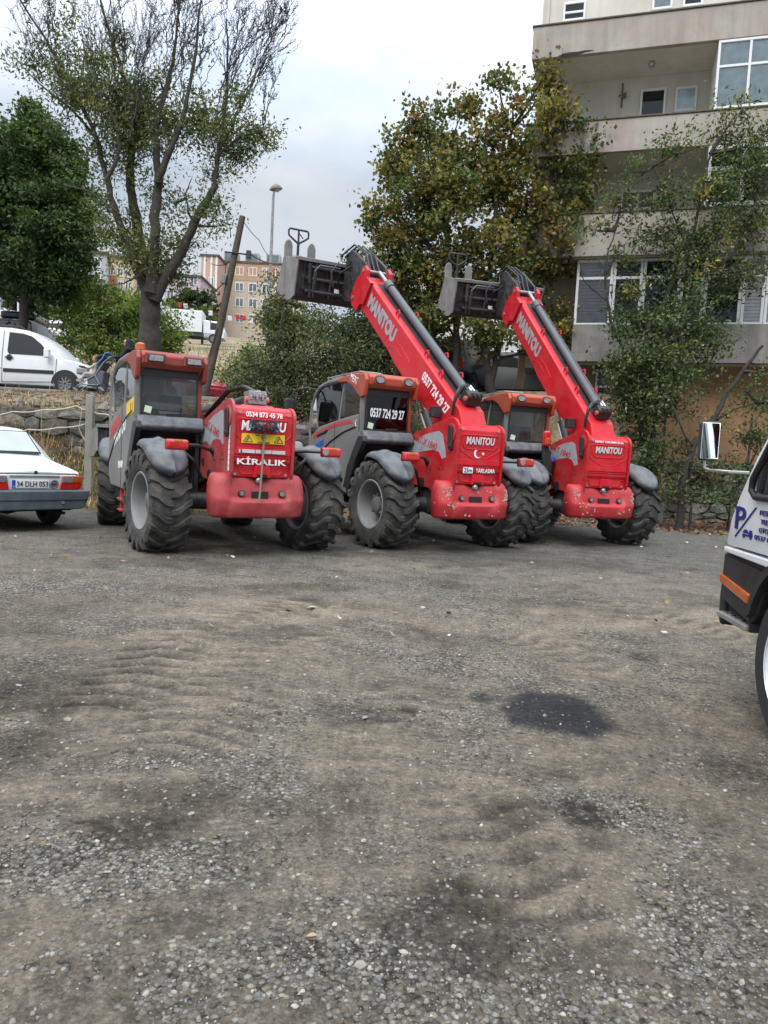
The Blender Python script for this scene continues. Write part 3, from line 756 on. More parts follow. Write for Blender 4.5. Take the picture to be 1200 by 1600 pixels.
def attachment(T, B, style, ang):
    """bucket with its quick hitch, built about the boom head; a part of the machine"""
    # hitch pivot just beyond the boom head
    hp = Vector(B(.04, 4.45, .22))
    ca, sa = math.cos(R(ang)), math.sin(R(ang))
    wf = .5 if style == 1 else 1.
    def P(x, u, w):  # u forward, w up in the tilted bucket frame
        return (x, hp.y + u*ca - w*sa, hp.z + u*sa + w*ca)
    MX = Matrix(((1,0,0,0),(0,ca,-sa,hp.y),(0,sa,ca,hp.z),(0,0,0,1)))
    def pr(b, poly, x0, x1):
        q = MB().prism([(u, w*wf if (w < 0 and u > .55) else w) for u, w in poly], 'x', x0, x1).xf(MX); b.add(q.v, q.f)
    b = MB()   # black jib plates from head to carriage
    for x in (-.17, .20):
        pr(b, [(-.42,.10),(-.30,.28),(.0,.38),(.42,.50),(.62,.40),(.62,-.28),(.45,-.42),(.2,-.40),(-.15,-.20),(-.40,-.10)], x, x+.05)
    pr(b, [(.3,.3),(.55,.35),(.55,.1),(.3,.1)], -.17, .25)
    jb = b.build('jib', M['blackmetal'], T, 0, bevel=.012)
    b = MB(); b.tube([P(.04,-.05,-.32),P(.04,.45,-.36)], .05, 12); b.tube([P(.04,-.45,-.1),P(.04,.0,-.38),P(.04,.2,-.50)], .04, 10)
    for dx in (-.08,.0,.09): b.tube([P(dx,-.35,.16),P(dx-.02,-.1,.44),P(dx-.1,.3,.58),P(dx-.2,.62,.35)], .017, 7)
    b.tube([P(-.2,.3,.2),P(-.34,.42,.05),P(-.30,.52,-.2),P(-.1,.5,-.35)], .016, 7)
    b.build('hose', M['hose'], jb, 40)
    xa, xb = (-1.08, 1.0) if style == 1 else (-1.07, .82)
    # carriage: frame of bars behind the bucket
    b = MB()
    for w in (.08,-.12,-.34): b.tube([P(xa+.18,.62,w),P(xb-.18,.62,w)], .032, 10)
    for x in (-.72,-.42,.4,.62): b.tube([P(x,.63,.18),P(x,.60,-.1),P(x,.63,-.42)], .022, 8)
    b.tube([P(-.74,.58,-.44),P(-.78,.52,-.25),P(-.78,.52,.02),P(-.68,.55,.13),P(-.3,.52,.13)], .02, 8)
    b.tube([P(-.35,.50,.25),P(-.5,.44,.05),P(-.42,.45,-.2)], .013, 7)
    cg = b.build('carriage', M['tubegrey'], jb, 40)
    b = MB(); 
    for x in (-.86,): b.tube([P(x,.60,.14),P(x+.03,.58,-.2)], .04, 10); b.tube([P(x+.03,.58,-.2),P(x+.05,.57,-.44)], .022, 8)
    b.build('locking_cylinder', M['blackmetal'], cg, 40)
    s = MB().box(P(-.30,.555,-.27),(.09,.02,.07)); s.build('data_plate', M['white'], cg, 0)
    # bucket
    b = MB()
    sh = [(.66,.20),(.70,.20),(.72,-.38),(.80,-.47),(.96,-.50),(1.6,-.42),(1.6,-.45),(.95,-.54),(.78,-.51),(.68,-.42)]
    pr(b, sh, xa, xb)
    for w in (.1,-.1,-.3): pr(b, [(.645,w+.03),(.66,w+.03),(.66,w-.03),(.645,w-.03)], xa+.1, xb-.1)
    for k in range(8): x = xa+.12+k*.22; pr(b, [(.63,.17),(.66,.17),(.70,-.42),(.66,-.42)], x, x+.03)
    bk = b.build('bucket', M['blackmetal'], jb, 0, bevel=.006)
    b = MB()
    for x0 in (xa-.03, xb):
        pr(b, [(.60,.22),(.62,-.46),(.78,-.54),(.95,-.57),(1.6,-.46),(1.6,-.30),(1.5,-.02),(1.42,.2)], x0, x0+.03)
    pr(b, [(.58,.17),(.58,.23),(.72,.23),(.72,.17)], xa-.03, xb+.03)
    b.build('bucket_edge', M['steel_dusty'], bk, 0, bevel=.006)
    if style == 3:
        text('lettering', 'MANITOU', M['steel'], bk, frame(P(-.28,.625,.14),(1,0,0),(0,-sa,ca)), .07, .42, bold=.02, shear=.15)
    return P
M1, B1, _ = telehandler((-1.876, 9.214, 0), 28.99, 'telehandler with faded red roof, orange beacon, lowered boom and K\u0130RALIK lettering on its tail', -2, 1)
M2, B2, _ = telehandler((.835, 10.669, 0), 27.13, 'telehandler with raised boom carrying a phone number, and a crescent and star on its tail', 36.7, 2)
M3, B3, _ = telehandler((3.192, 12.247, 0), 15.06, 'telehandler with raised boom, blue tank cap and tail lamp folded upright, nearest the apartment building', 39.7, 3)
P1 = attachment(M1, B1, 1, -8)
P2 = attachment(M2, B2, 2, 14)
P3 = attachment(M3, B3, 3, 17)
def pallet_jack(T, P, label):
    mw = Matrix.Translation(T.location) @ Matrix.Rotation(T.rotation_euler.z, 4, 'Z')
    r = empty('pallet_jack', mw @ Vector(P(-.80, 1.02, -.47)), T.rotation_euler.z, label, 'pallet jack', 'pallet jacks carried in the raised buckets')
    b = MB()
    for x in (-.32, .14):
        pl = [(x,0),(x+.155,0),(x+.155,0.94),(x+.13,1.01),(x+.078,1.05),(x+.025,1.01),(x,0.94)]
        b2 = MB().prism(pl, 'y', .12, .17); b.add(b2.v, b2.f)
    b.b2((-.32,.05,0),(.295,.2,.08))
    b.build('fork', M['steel_dusty'], r, 0, bevel=.012)
    hx = -.13
    b = MB().tube([(hx,-.02,.05),(hx,-.06,.6),(hx,-.08,.95)], .026, 8)
    h = b.build('handle_shaft', M['black'], r, 40)
    z0 = .93
    b = MB().tube([(hx,-.08,z0),(hx-.11,-.08,z0+.07),(hx-.19,-.08,z0+.13),(hx-.195,-.08,z0+.22),(hx-.17,-.08,z0+.25),(hx+.17,-.08,z0+.25),(hx+.195,-.08,z0+.22),(hx+.19,-.08,z0+.13),(hx+.11,-.08,z0+.07),(hx,-.08,z0)], .019, 8)
    b.tube([(hx,-.08,z0),(hx,-.08,z0+.25)], .02, 8); b.tube([(hx+.02,-.08,z0+.18),(hx+.09,-.08,z0+.1)], .01, 6)
    b.build('handle', M['black'], h, 40)
    b = MB().tube([(hx,-.02,.0),(hx,-.02,.35)], .06, 12); b.b2((-.2,-.08,.05),(.16,.1,.2)); b.build('pump', M['blackmetal'], r, 30)
    return r
pallet_jack(M2, P2, 'pallet jack with black loop handle standing in the raised bucket above the green bush')
pallet_jack(M3, P3, 'pallet jack standing in the raised bucket in front of the maple foliage')
# broom leaning on the tail of the lowered machine
br = empty('broom', M1.matrix_world @ Vector((0,0,0)), M1.rotation_euler.z, 'broom with blue and pink bristle head leaning on the K\u0130RALIK machine', 'broom')
br.location = M1.location
b = MB().tube([(-.015,-.915,.66),(.005,-.905,.95),(.03,-.885,1.47)], .013, 8); b.build('handle', mat('worn_broom_stick', (.22,.17,.13), .6), br, 40)
b = MB(); 
b.tube([(-.10,-.905,1.545),(-.05,-.91,1.55),(.03,-.91,1.55),(.1,-.91,1.55),(.15,-.905,1.55)], [.035,.045,.035,.045,.035], 12)
b.build('head', mat('broom_head', (.3,.14,.14), .8), br, 40)
bb = MB()
fx = []
for k in range(900):
    x = rng.uniform(-.125,.175); a = rng.uniform(0, 2*math.pi); rr = rng.uniform(.055,.085)
    c_ = Vector((x, -.91, 1.548)); dr = Vector((rng.normal(0,.25), math.cos(a), math.sin(a))).normalized()
    p = c_ + dr*rr; w = dr.orthogonal()*.006
    bb.add([c_+dr*.03-w, c_+dr*.03+w, p+w*.4, p-w*.4], [(0,1,2,3)])
m = bpy.data.materials.new('broom_bristle'); t_ = nt(m); n_ = N(t_)
o_ = n_('ShaderNodeOutputMaterial'); p_ = n_('ShaderNodeBsdfPrincipled', ins={'Roughness': .9}); t_.links.new(p_.outputs[0], o_.inputs[0])
tc_ = n_('ShaderNodeTexCoord').outputs['Object']; sx_ = n_('ShaderNodeSeparateXYZ', ins={0: tc_}).outputs[0]
t_.links.new(n_.ramp(n_.math('MULTIPLY', n_.math('ADD', sx_, .125), 3.3), [(.3,(.06,.12,.15)),(.42,(.3,.06,.07)),(.62,(.28,.06,.07)),(.75,(.05,.12,.15))]).outputs[0], p_.inputs['Base Color'])
bb.build('bristles', m, br, 0)
# =================================================================== GROUND AND TERRAIN
def vnoise(x, y, s, seed):
    """smooth value noise on arrays"""
    r = np.random.default_rng(seed); T = r.random((256, 256))
    x = np.asarray(x)/s; y = np.asarray(y)/s
    xi = np.floor(x).astype(int); yi = np.floor(y).astype(int); fx = x-xi; fy = y-yi
    fx = fx*fx*(3-2*fx); fy = fy*fy*(3-2*fy)
    g = lambda a, b: T[a % 256, b % 256]
    return (g(xi,yi)*(1-fx)+g(xi+1,yi)*fx)*(1-fy) + (g(xi,yi+1)*(1-fx)+g(xi+1,yi+1)*fx)*fy
def fbm(x, y, s, seed, o=4):
    v = 0; a = 1; t = 0
    for k in range(o): v = v + a*vnoise(x, y, s/2**k, seed+k); t += a; a *= .55
    return v/t
def sstep(a, b, x): t = np.clip((x-a)/(b-a), 0, 1); return t*t*(3-2*t)
def gp(px, py):   # ground point under a photo pixel
    for _ in range(1):
        lo, hi = .5, 60.
        for k in range(50):
            m = (lo+hi)/2
            if at(px, py, m).z > 0: lo = m
            else: hi = m
    p = at(px, py, lo); return p.x, p.y
# stains: (px, py, radius x px, radius y px, strength) -> world blobs
def blob(X, Y, lst, seed, rag=.5):
    out = np.zeros_like(X)
    wob = fbm(X, Y, .35, seed, 4)-.5
    for (px, py, rx, ry, st) in lst:
        cx, cy = gp(px, py); x2, _ = gp(px+rx, py); _, y2 = gp(px, py-ry); _, y3 = gp(px, py+ry)
        ax = abs(x2-cx); ay = abs(y2-y3)/2
        d = np.sqrt(((X-cx)/ax)**2 + ((Y-cy)/ay)**2) + wob*rag*2
        out = np.maximum(out, st*(1-(sstep(.70, 1.02, d) if seed == 13 else sstep(.62, 1.12, d))))
    return out
WET = [(872,1108,84,36,1.),(752,1090,24,10,.8)]
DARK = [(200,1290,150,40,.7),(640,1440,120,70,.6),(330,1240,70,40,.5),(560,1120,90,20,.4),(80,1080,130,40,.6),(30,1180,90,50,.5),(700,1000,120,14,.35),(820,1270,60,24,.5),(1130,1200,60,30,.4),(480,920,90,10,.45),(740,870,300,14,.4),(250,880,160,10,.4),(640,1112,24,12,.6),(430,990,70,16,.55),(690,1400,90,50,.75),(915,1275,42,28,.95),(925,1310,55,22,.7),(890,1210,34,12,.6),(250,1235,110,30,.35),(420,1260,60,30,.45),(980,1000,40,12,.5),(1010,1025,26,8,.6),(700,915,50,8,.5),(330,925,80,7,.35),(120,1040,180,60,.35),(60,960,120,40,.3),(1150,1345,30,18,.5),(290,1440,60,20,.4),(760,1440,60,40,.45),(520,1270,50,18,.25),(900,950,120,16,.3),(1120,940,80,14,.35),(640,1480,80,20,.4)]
TAN = [(200,1100,190,70,.8),(400,950,190,26,.7),(300,1010,160,30,.6),(820,1330,150,110,.75),(1020,965,170,24,.8),(760,1270,120,60,.7),(650,1240,150,60,.5),(950,1340,100,60,.65),(180,1260,190,60,.5),(560,1180,160,60,.4),(950,1480,90,50,.5),(1080,1250,120,40,.4),(100,1450,120,60,.4),(620,880,120,12,.6),(1000,1060,120,30,.4)]
GREY = [(250,1350,230,60,1.),(330,1510,180,70,1.),(640,1330,90,110,.8),(660,1520,150,80,1.),(640,1190,80,40,.7),(1090,1400,150,110,.8),(150,1170,160,20,.5),(960,1270,90,40,.7),(600,1000,200,40,.6),(150,910,220,30,.8),(560,910,150,20,.7),(520,1390,110,40,.6),(880,1130,230,20,.6),(1050,880,160,24,.7)]
def ground_attr(X, Y):
    n1 = fbm(X, Y, 1.6, 11, 5); n2 = fbm(X, Y, .45, 31, 4); n3 = fbm(X*.7, Y, .8, 51, 4)
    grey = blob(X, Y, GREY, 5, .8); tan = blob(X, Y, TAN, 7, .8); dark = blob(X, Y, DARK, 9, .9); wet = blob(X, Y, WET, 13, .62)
    far = sstep(7, 12, Y)
    gravel = np.clip(.30*(n1-.5)*3 + .30 + .42*grey - .45*tan + .3*far + 1.35*(n2-.5), 0, 1)
    tn = np.clip(.30 + .85*tan + 1.6*(n3-.5) - .25*far, 0, 1)
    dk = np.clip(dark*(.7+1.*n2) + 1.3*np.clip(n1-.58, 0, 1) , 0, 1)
    if X.ndim == 2: rt = ruts(X, Y)/.012; tn = np.clip(tn + np.clip(rt, -1.2, 1)*1., 0, 1); dk = np.clip(dk + np.clip(-rt-.1, 0, 1)*.55, 0, 1); gravel = np.clip(gravel - .6*np.clip(np.abs(rt), 0, 1), 0, 1)
    return gravel, tn, dk, wet
def ruts(X, Y):
    """tyre cleat marks pressed into the loose surface"""
    z = np.zeros_like(X)
    def track(pts, width, pitch, amp):
        nonlocal z
        P = np.array([gp(*p) for p in pts])
        # dense polyline
        seg = np.diff(P, axis=0); L = np.hypot(seg[:,0], seg[:,1]); s0 = np.concatenate([[0], np.cumsum(L)])
        best = np.full(X.shape, 9.); bs = np.zeros_like(X); bd = np.zeros_like(X)
        for i in range(len(seg)):
            t = np.clip(((X-P[i,0])*seg[i,0]+(Y-P[i,1])*seg[i,1])/(L[i]**2), 0, 1)
            dx = X-(P[i,0]+t*seg[i,0]); dy = Y-(P[i,1]+t*seg[i,1]); d = np.hypot(dx, dy)
            sd = np.sign(seg[i,0]*dy-seg[i,1]*dx)
            m = d < best; best = np.where(m, d, best); bs = np.where(m, s0[i]+t*L[i], bs); bd = np.where(m, d*sd, bd)
        e = 1-sstep(width*.75, width, best)
        ph = bs/pitch + np.abs(bd)*2.2
        z += e*amp*(np.clip(np.sin(2*np.pi*ph+1.6*(fbm(X, Y, .6, 79, 3)-.5)*4)*1.5,-1,1)*.48-.08)*np.clip(2.6*fbm(X, Y, .7, 77, 4)-.55, 0, 1.4)
    track([(250,1180),(330,1105),(420,1040),(520,1000),(640,985)], .34, .17, .018)
    track([(560,1330),(600,1230),(630,1150),(640,1080)], .30, .16, .014)
    track([(150,1110),(215,1060),(260,1010),(330,975),(480,940)], .30, .17, .020)
    track([(700,1230),(760,1290),(800,1340),(840,1400),(870,1480)], .25, .15, .016)
    track([(860,925),(980,950),(1090,985),(1190,1010)], .32, .17, .020)
    track([(760,985),(860,1010),(960,1050)], .22, .16, .014)
    track([(90,1290),(230,1200),(330,1150),(420,1060)], .26, .16, .012)
    return z
def axis_lines(a, b, step, lim, grow=1.25):
    v = list(np.arange(a, b+1e-6, step)); s = step; x = v[-1]
    while x < lim[1]: s *= grow; x += s; v.append(min(x, lim[1]))
    s = step; x = v[0]; pre = []
    while x > lim[0]: s *= grow; x -= s; pre.append(max(x, lim[0]))
    return np.array(pre[::-1] + v)
def heightfield(name, xs, ys, zf, m, attrs=None):
    X, Y = np.meshgrid(xs, ys); Z = zf(X, Y); ny, nx = X.shape
    co = np.stack([X, Y, Z], -1).reshape(-1, 3).astype('f')
    i = np.arange((ny-1)*nx).reshape(ny-1, nx)[:, :-1].ravel()
    q = np.stack([i, i+1, i+nx+1, i+nx], -1).astype('i')
    me = bpy.data.meshes.new(name); me.vertices.add(len(co)); me.vertices.foreach_set('co', co.ravel())
    me.loops.add(q.size); me.loops.foreach_set('vertex_index', q.ravel()); me.polygons.add(len(q))
    me.polygons.foreach_set('loop_start', np.arange(0, q.size, 4, dtype='i')); me.polygons.foreach_set('loop_total', np.full(len(q), 4, 'i'))
    me.update(calc_edges=True); me.polygons.foreach_set('use_smooth', [True]*len(q))
    if attrs is not None:
        A = attrs(X, Y); ca = me.color_attributes.new('ground', 'FLOAT_COLOR', 'POINT')
        ca.data.foreach_set('color', np.stack([a.ravel() for a in A], -1).astype('f').ravel())
    me.materials.append(m); o = bpy.data.objects.new(name, me); C.objects.link(o); return o
# ground material
gm = bpy.data.materials.new('gravel_yard'); t = nt(gm); n = N(t)
out = n('ShaderNodeOutputMaterial'); pb = n('ShaderNodeBsdfPrincipled'); t.links.new(pb.outputs[0], out.inputs[0])
tc = n('ShaderNodeTexCoord').outputs['Object']
at_ = n('ShaderNodeAttribute', attribute_name='ground'); sp = n('ShaderNodeSeparateColor', ins={0: at_.outputs['Color']}); wetf = at_.outputs['Alpha']
def noise(s, d=4., r=.6): return n('ShaderNodeTexNoise', ins={'Vector': tc, 'Scale': s, 'Detail': d, 'Roughness': r}).outputs['Fac']
v1 = n('ShaderNodeTexVoronoi', feature='F1', ins={'Vector': tc, 'Scale': 62.}); v2 = n('ShaderNodeTexVoronoi', feature='F1', ins={'Vector': tc, 'Scale': 120.})
vs1 = n('ShaderNodeSeparateColor', ins={0: v1.outputs['Color']}); vs2 = n('ShaderNodeSeparateColor', ins={0: v2.outputs['Color']})
stone = n.ramp(vs1.outputs[0], [(0,(.075,.073,.068)),(.45,(.135,.132,.125)),(.8,(.195,.19,.18)),(1,(.29,.285,.27))]).outputs[0]
fine = n.ramp(vs2.outputs[1], [(0,(.05,.045,.038)),(.5,(.105,.095,.08)),(1,(.22,.20,.175))]).outputs[0]
gap = n.ramp(v1.outputs['Distance'], [(.35,(1,1,1)),(.75,(.35,.33,.3))]).outputs[0]
stone = n.mix(stone, gap, 1., 'MULTIPLY')
nn = noise(9., 6.); n5 = noise(45., 5., .7)
dirt = n.ramp(n5, [(.25,(.064,.058,.049)),(.55,(.128,.117,.10)),(.8,(.20,.185,.16))]).outputs[0]
tan = n.ramp(n5, [(.25,(.11,.096,.075)),(.55,(.19,.169,.137)),(.8,(.26,.234,.193))]).outputs[0]
base = n.mix(dirt, fine, n.ramp(nn, [(.35,(.15,.15,.15)),(.65,(.75,.75,.75))]).outputs[0])
base = n.mix(base, tan, n.math('MULTIPLY', sp.outputs[1], n.ramp(noise(5.,6.), [(.3,(.35,.35,.35)),(.65,(1,1,1))]).outputs[0]))
thr = n.math('ADD', n.math('MULTIPLY', n.math('SUBTRACT', sp.outputs[0], .5), 1.3), n.math('MULTIPLY', vs1.outputs[2], 1.))
gmask = n.ramp(thr, [(.42,(0,0,0)),(.56,(1,1,1))]).outputs[0]
base = n.mix(base, stone, gmask)
# far side of the yard is greyer, fine crushed stone
farn = n.ramp(noise(160., 2.), [(.3,(.04,.04,.0395)),(.5,(.088,.088,.086)),(.72,(.18,.18,.175))]).outputs[0]
py = n('ShaderNodeSeparateXYZ', ins={0: tc}).outputs[1]
ff = n.ramp(n.math('MULTIPLY', py, .05), [(.3,(0,0,0)),(.5,(.65,.65,.65))]).outputs[0]
base = n.mix(base, farn, ff)
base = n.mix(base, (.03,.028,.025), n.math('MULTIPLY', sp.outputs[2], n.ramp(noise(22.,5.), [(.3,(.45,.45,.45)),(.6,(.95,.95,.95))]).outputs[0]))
base = n.mix(base, n.mix(n.ramp(n5, [(.3,(.02,.02,.022)),(.7,(.042,.042,.045))]).outputs[0], (.2,.19,.18), n.ramp(vs2.outputs[2], [(.975,(0,0,0)),(.985,(.4,.4,.4))]).outputs[0]), wetf)
base = n.mix(base, (.5,.49,.46), n.math('MULTIPLY', n.ramp(vs1.outputs[1], [(.994,(0,0,0)),(.997,(1,1,1))]).outputs[0], .4))
gr1 = n('ShaderNodeTexNoise', ins={'Vector': tc, 'Scale': 26., 'Detail': 9., 'Roughness': .82}).outputs['Fac']
gr2 = n('ShaderNodeTexNoise', ins={'Vector': tc, 'Scale': 3.2, 'Detail': 9., 'Roughness': .78}).outputs['Fac']
base = n.mix(base, n.ramp(gr1, [(.3,(.42,.41,.40)),(.5,(1,1,1)),(.68,(1.75,1.73,1.68))]).outputs[0], .85, 'MULTIPLY')
base = n.mix(base, n.ramp(gr2, [(.3,(.45,.43,.40)),(.5,(1.,1.,1.)),(.7,(1.45,1.42,1.36))]).outputs[0], .9, 'MULTIPLY')
base = n.mix(base, n.mix((1.32,1.275,1.19), (1.,1.,1.), wetf), 1., 'MULTIPLY')
t.links.new(base, pb.inputs['Base Color'])
t.links.new(n.ramp(wetf, [(0,(.95,.95,.95)),(1,(.8,.8,.8))]).outputs[0], pb.inputs['Roughness']); pb.inputs['Specular IOR Level'].default_value = .15
hgt = n.math('ADD', n.math('MULTIPLY', n.math('SUBTRACT', 1., v1.outputs['Distance']), n.math('MULTIPLY', gmask, 1.)), n.math('ADD', n.math('MULTIPLY', n5, 1.2), n.math('MULTIPLY', n.math('SUBTRACT', 1., v2.outputs['Distance']), .5)))
hgt = n.math('MULTIPLY', hgt, n.math('SUBTRACT', 1., n.math('MULTIPLY', wetf, .8)))
bp = n('ShaderNodeBump', ins={'Height': n.math('ADD', hgt, n.math('MULTIPLY', gr1, 2.2)), 'Strength': .9, 'Distance': .013}); t.links.new(bp.outputs[0], pb.inputs['Normal'])
def gz(X, Y):
    near = 1-sstep(17, 20, Y); nx = 1-sstep(8, 10, np.abs(X))
    return (.035*(fbm(X, Y, 2.4, 3, 3)-.5) + .012*(fbm(X, Y, .5, 4, 3)-.5) + ruts(X, Y))*near*nx*sstep(-.5, 1.2, Y)*(1-.6*sstep(8, 9.5, Y))
gx = axis_lines(-8.5, 8.5, .05, (-500, 500), 1.22); gy = np.concatenate([axis_lines(1.0, 6., .035, (-60, 6.), 1.3), np.arange(6.06, 20, .07), axis_lines(20, 21, .5, (20, 900), 1.22)[1:]])
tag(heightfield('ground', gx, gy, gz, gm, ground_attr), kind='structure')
# loose stones on the surface
def stones(N_, xr, yr, smin, smax, seed, dens=True, light=.0):
    r = np.random.default_rng(seed)
    x = r.uniform(*xr, N_); y = r.uniform(*yr, N_)
    keep = np.abs(x) < (.56*y+.25)
    x, y = x[keep], y[keep]
    if dens:
        g, tn, dk, wet = ground_attr(x, y)
        k = r.random(len(x)) < np.clip(g*1.3-.22-.6*dk, .12, 1)*(1-.8*wet)
        x, y = x[k], y[k]
    n_ = len(x)
    z = gz(x, y)
    s = smin*(smax/smin)**(r.random(n_)**2.2)
    # deformed octahedron-ish stones with 12 verts (icosahedron)
    ph = (1+5**.5)/2
    ico = np.array([(-1,ph,0),(1,ph,0),(-1,-ph,0),(1,-ph,0),(0,-1,ph),(0,1,ph),(0,-1,-ph),(0,1,-ph),(ph,0,-1),(ph,0,1),(-ph,0,-1),(-ph,0,1)])/1.9
    fc = np.array([(0,11,5),(0,5,1),(0,1,7),(0,7,10),(0,10,11),(1,5,9),(5,11,4),(11,10,2),(10,7,6),(7,1,8),(3,9,4),(3,4,2),(3,2,6),(3,6,8),(3,8,9),(4,9,5),(2,4,11),(6,2,10),(8,6,7),(9,8,1)])
    V = ico[None]*(1+r.uniform(-.28,.28,(n_,12,1)))
    V = V*np.stack([r.uniform(.7,1.25,n_), r.uniform(.6,1.1,n_), r.uniform(.4,.75,n_)], -1)[:,None,:]
    a = r.uniform(0, 6.28, n_); c, s_ = np.cos(a)[:,None], np.sin(a)[:,None]
    V = np.stack([V[...,0]*c-V[...,1]*s_, V[...,0]*s_+V[...,1]*c, V[...,2]], -1)*(s[:,None,None]*.5)
    V += np.stack([x, y, z+s*.1], -1)[:,None,:]
    Fc = (fc[None]+12*np.arange(n_)[:,None,None]).reshape(-1,3)
    g0 = np.clip(r.lognormal(-1.95,.36,n_), .07,.36)+light; w = r.uniform(0,.16,n_)
    col = np.stack([g0*(1+w), g0, g0*(1-w*1.3), np.ones(n_)], -1)
    return V.reshape(-1,3), Fc, np.repeat(col, 12, 0)
def soup(name, parts, m, smooth=False):
    o = 0; VV=[]; FF=[]; CC=[]
    for V, Fc, cc in parts: VV.append(V); FF.append(Fc+o); CC.append(cc); o += len(V)
    V = np.concatenate(VV).astype('f'); Fc = np.concatenate(FF).astype('i'); cc = np.concatenate(CC).astype('f'); k = Fc.shape[1]
    me = bpy.data.meshes.new(name); me.vertices.add(len(V)); me.vertices.foreach_set('co', V.ravel())
    me.loops.add(Fc.size); me.loops.foreach_set('vertex_index', Fc.ravel()); me.polygons.add(len(Fc))
    me.polygons.foreach_set('loop_start', np.arange(0, Fc.size, k, dtype='i')); me.polygons.foreach_set('loop_total', np.full(len(Fc), k, 'i'))
    me.update(calc_edges=True)
    me.polygons.foreach_set('use_smooth', [smooth]*len(Fc))
    ca = me.color_attributes.new('tint', 'FLOAT_COLOR', 'POINT'); ca.data.foreach_set('color', cc.ravel())
    me.materials.append(m); ob = bpy.data.objects.new(name, me); C.objects.link(ob); return ob
def tint_mat(name, rough=.8, trans=0., bump=0):
    m = bpy.data.materials.new(name); t = nt(m); n = N(t); out = n('ShaderNodeOutputMaterial')
    a = n('ShaderNodeAttribute', attribute_name='tint').outputs['Color']
    p = n('ShaderNodeBsdfPrincipled', ins={'Base Color': a, 'Roughness': rough, 'Specular IOR Level': .35}); last = p
    if trans:
        tr = n('ShaderNodeBsdfTranslucent', ins={'Color': n.mix(a, (1.25,1.35,.6), 1., 'MULTIPLY')}); last = n('ShaderNodeMixShader', ins={0: trans, 1: p.outputs[0], 2: tr.outputs[0]})
    t.links.new(last.outputs[0], out.inputs[0]); return m
M['stone'] = tint_mat('loose_stone', .85)
tag(soup('gravel', [stones(42000,(-1.6,1.6),(1.35,3.0),.004,.019,1), stones(34000,(-2.9,2.9),(3.,5.2),.005,.018,2), stones(16000,(-5,5),(5.2,9.),.008,.02,3),
    stones(50,(-2.5,2.5),(1.5,5.),.022,.035,4,False,.08), stones(80,(-6,6),(1.6,11.),.006,.013,5,False,.1)], M['stone']), kind='stuff')
# ------------------------------------------------------------------ terrain behind the yard
XL = [-60,-14,-8,-4,0,3,6,14,60]; YL = [14.6,14.9,15.2,15.6,17.6,19.6,19.4,17.4,17.4]
ZT = [1.95,1.95,1.95,1.9,1.9,1.7,1.5,1.5,1.5]; ZR = [2.52,2.52,2.52,2.56,2.85,3.25,3.35,3.2,3.2]
def yl(x): return np.interp(x, XL, YL)
def tz(X, Y):
    X = np.asarray(X, float); Y = np.asarray(Y, float)
    d = Y - yl(X); z0 = np.interp(X, XL, ZT); zr = np.interp(X, XL, ZR)
    z = z0 + (zr-z0)*sstep(.2, 1., d/np.maximum(.5, 20.3-yl(X)))
    right = sstep(6.2, 7.0, X)*(1-sstep(30, 33, Y)); z = z*(1-right)+1.5*right
    hill = np.interp(Y, [26,32,60,138,200,900], [0,1.8,6.9,19.3,24,60]); z = z + hill
    road = sstep(19.9,20.5,Y)*(1-sstep(25.6,26.2,Y))
    z = z + (1-road)*(.22*(fbm(X, Y, 1.7, 91, 4)-.5)) + np.where(Y > 40, .8*(fbm(X, Y, 18, 97, 3)-.5), 0)
    return np.where(d < 0, -.6, z)
hm = bpy.data.materials.new('hillside_dry_earth'); t = nt(hm); n = N(t)
out = n('ShaderNodeOutputMaterial'); pb = n('ShaderNodeBsdfPrincipled', ins={'Roughness': .95}); t.links.new(pb.outputs[0], out.inputs[0])
tc = n('ShaderNodeTexCoord').outputs['Object']
def noise(s, d=5., r=.6): return n('ShaderNodeTexNoise', ins={'Vector': tc, 'Scale': s, 'Detail': d, 'Roughness': r}).outputs['Fac']
earth = n.ramp(noise(3.,8.,.7), [(.3,(.09,.07,.05)),(.5,(.22,.165,.105)),(.7,(.34,.27,.175))]).outputs[0]
green = n.ramp(noise(1.2,8.,.7), [(.3,(.035,.045,.018)),(.7,(.10,.10,.045))]).outputs[0]
t.links.new(n.mix(earth, green, n.ramp(noise(.25,5.), [(.48,(0,0,0)),(.62,(1,1,1))]).outputs[0]), pb.inputs['Base Color'])
bp = n('ShaderNodeBump', ins={'Height': noise(14.,6.), 'Strength': .8, 'Distance': .06}); t.links.new(bp.outputs[0], pb.inputs['Normal'])
hx = axis_lines(-16, 12, .25, (-400, 400), 1.18); hy = np.concatenate([np.arange(14.4, 27, .2), axis_lines(27, 28, .5, (27, 800), 1.12)[1:]])
tag(heightfield('hillside', hx, hy, tz, hm), kind='structure')
rm_ = mat('road_asphalt', (.085,.083,.08), .85, var=.2, scale=3., dirt=(.16,.145,.12), dirt_amt=.5, dscale=1.5, bump=.2, bscale=60)
rx = np.arange(-60, 7.1, .5)
rows = [[(x, y, float(np.interp(x, XL, ZR))+.03) for x in rx] for y in (20.35, 23, 25.9)]
tag(MB().grid(rows).build('road', rm_, None, 60), kind='structure')
b = MB()
for i in range(0, 80):
    x0 = -50+i*.62; z = float(np.interp(x0, XL, ZR)); b.box((x0+.3, 20.28, z+.0), (.6,.16,.2), (0,0,0))
tag(b.build('kerb', mat('kerb_concrete', (.26,.25,.23), .85, var=.2, dirt=(.15,.12,.09), dirt_amt=.5), None, 0, bevel=.015), kind='structure')
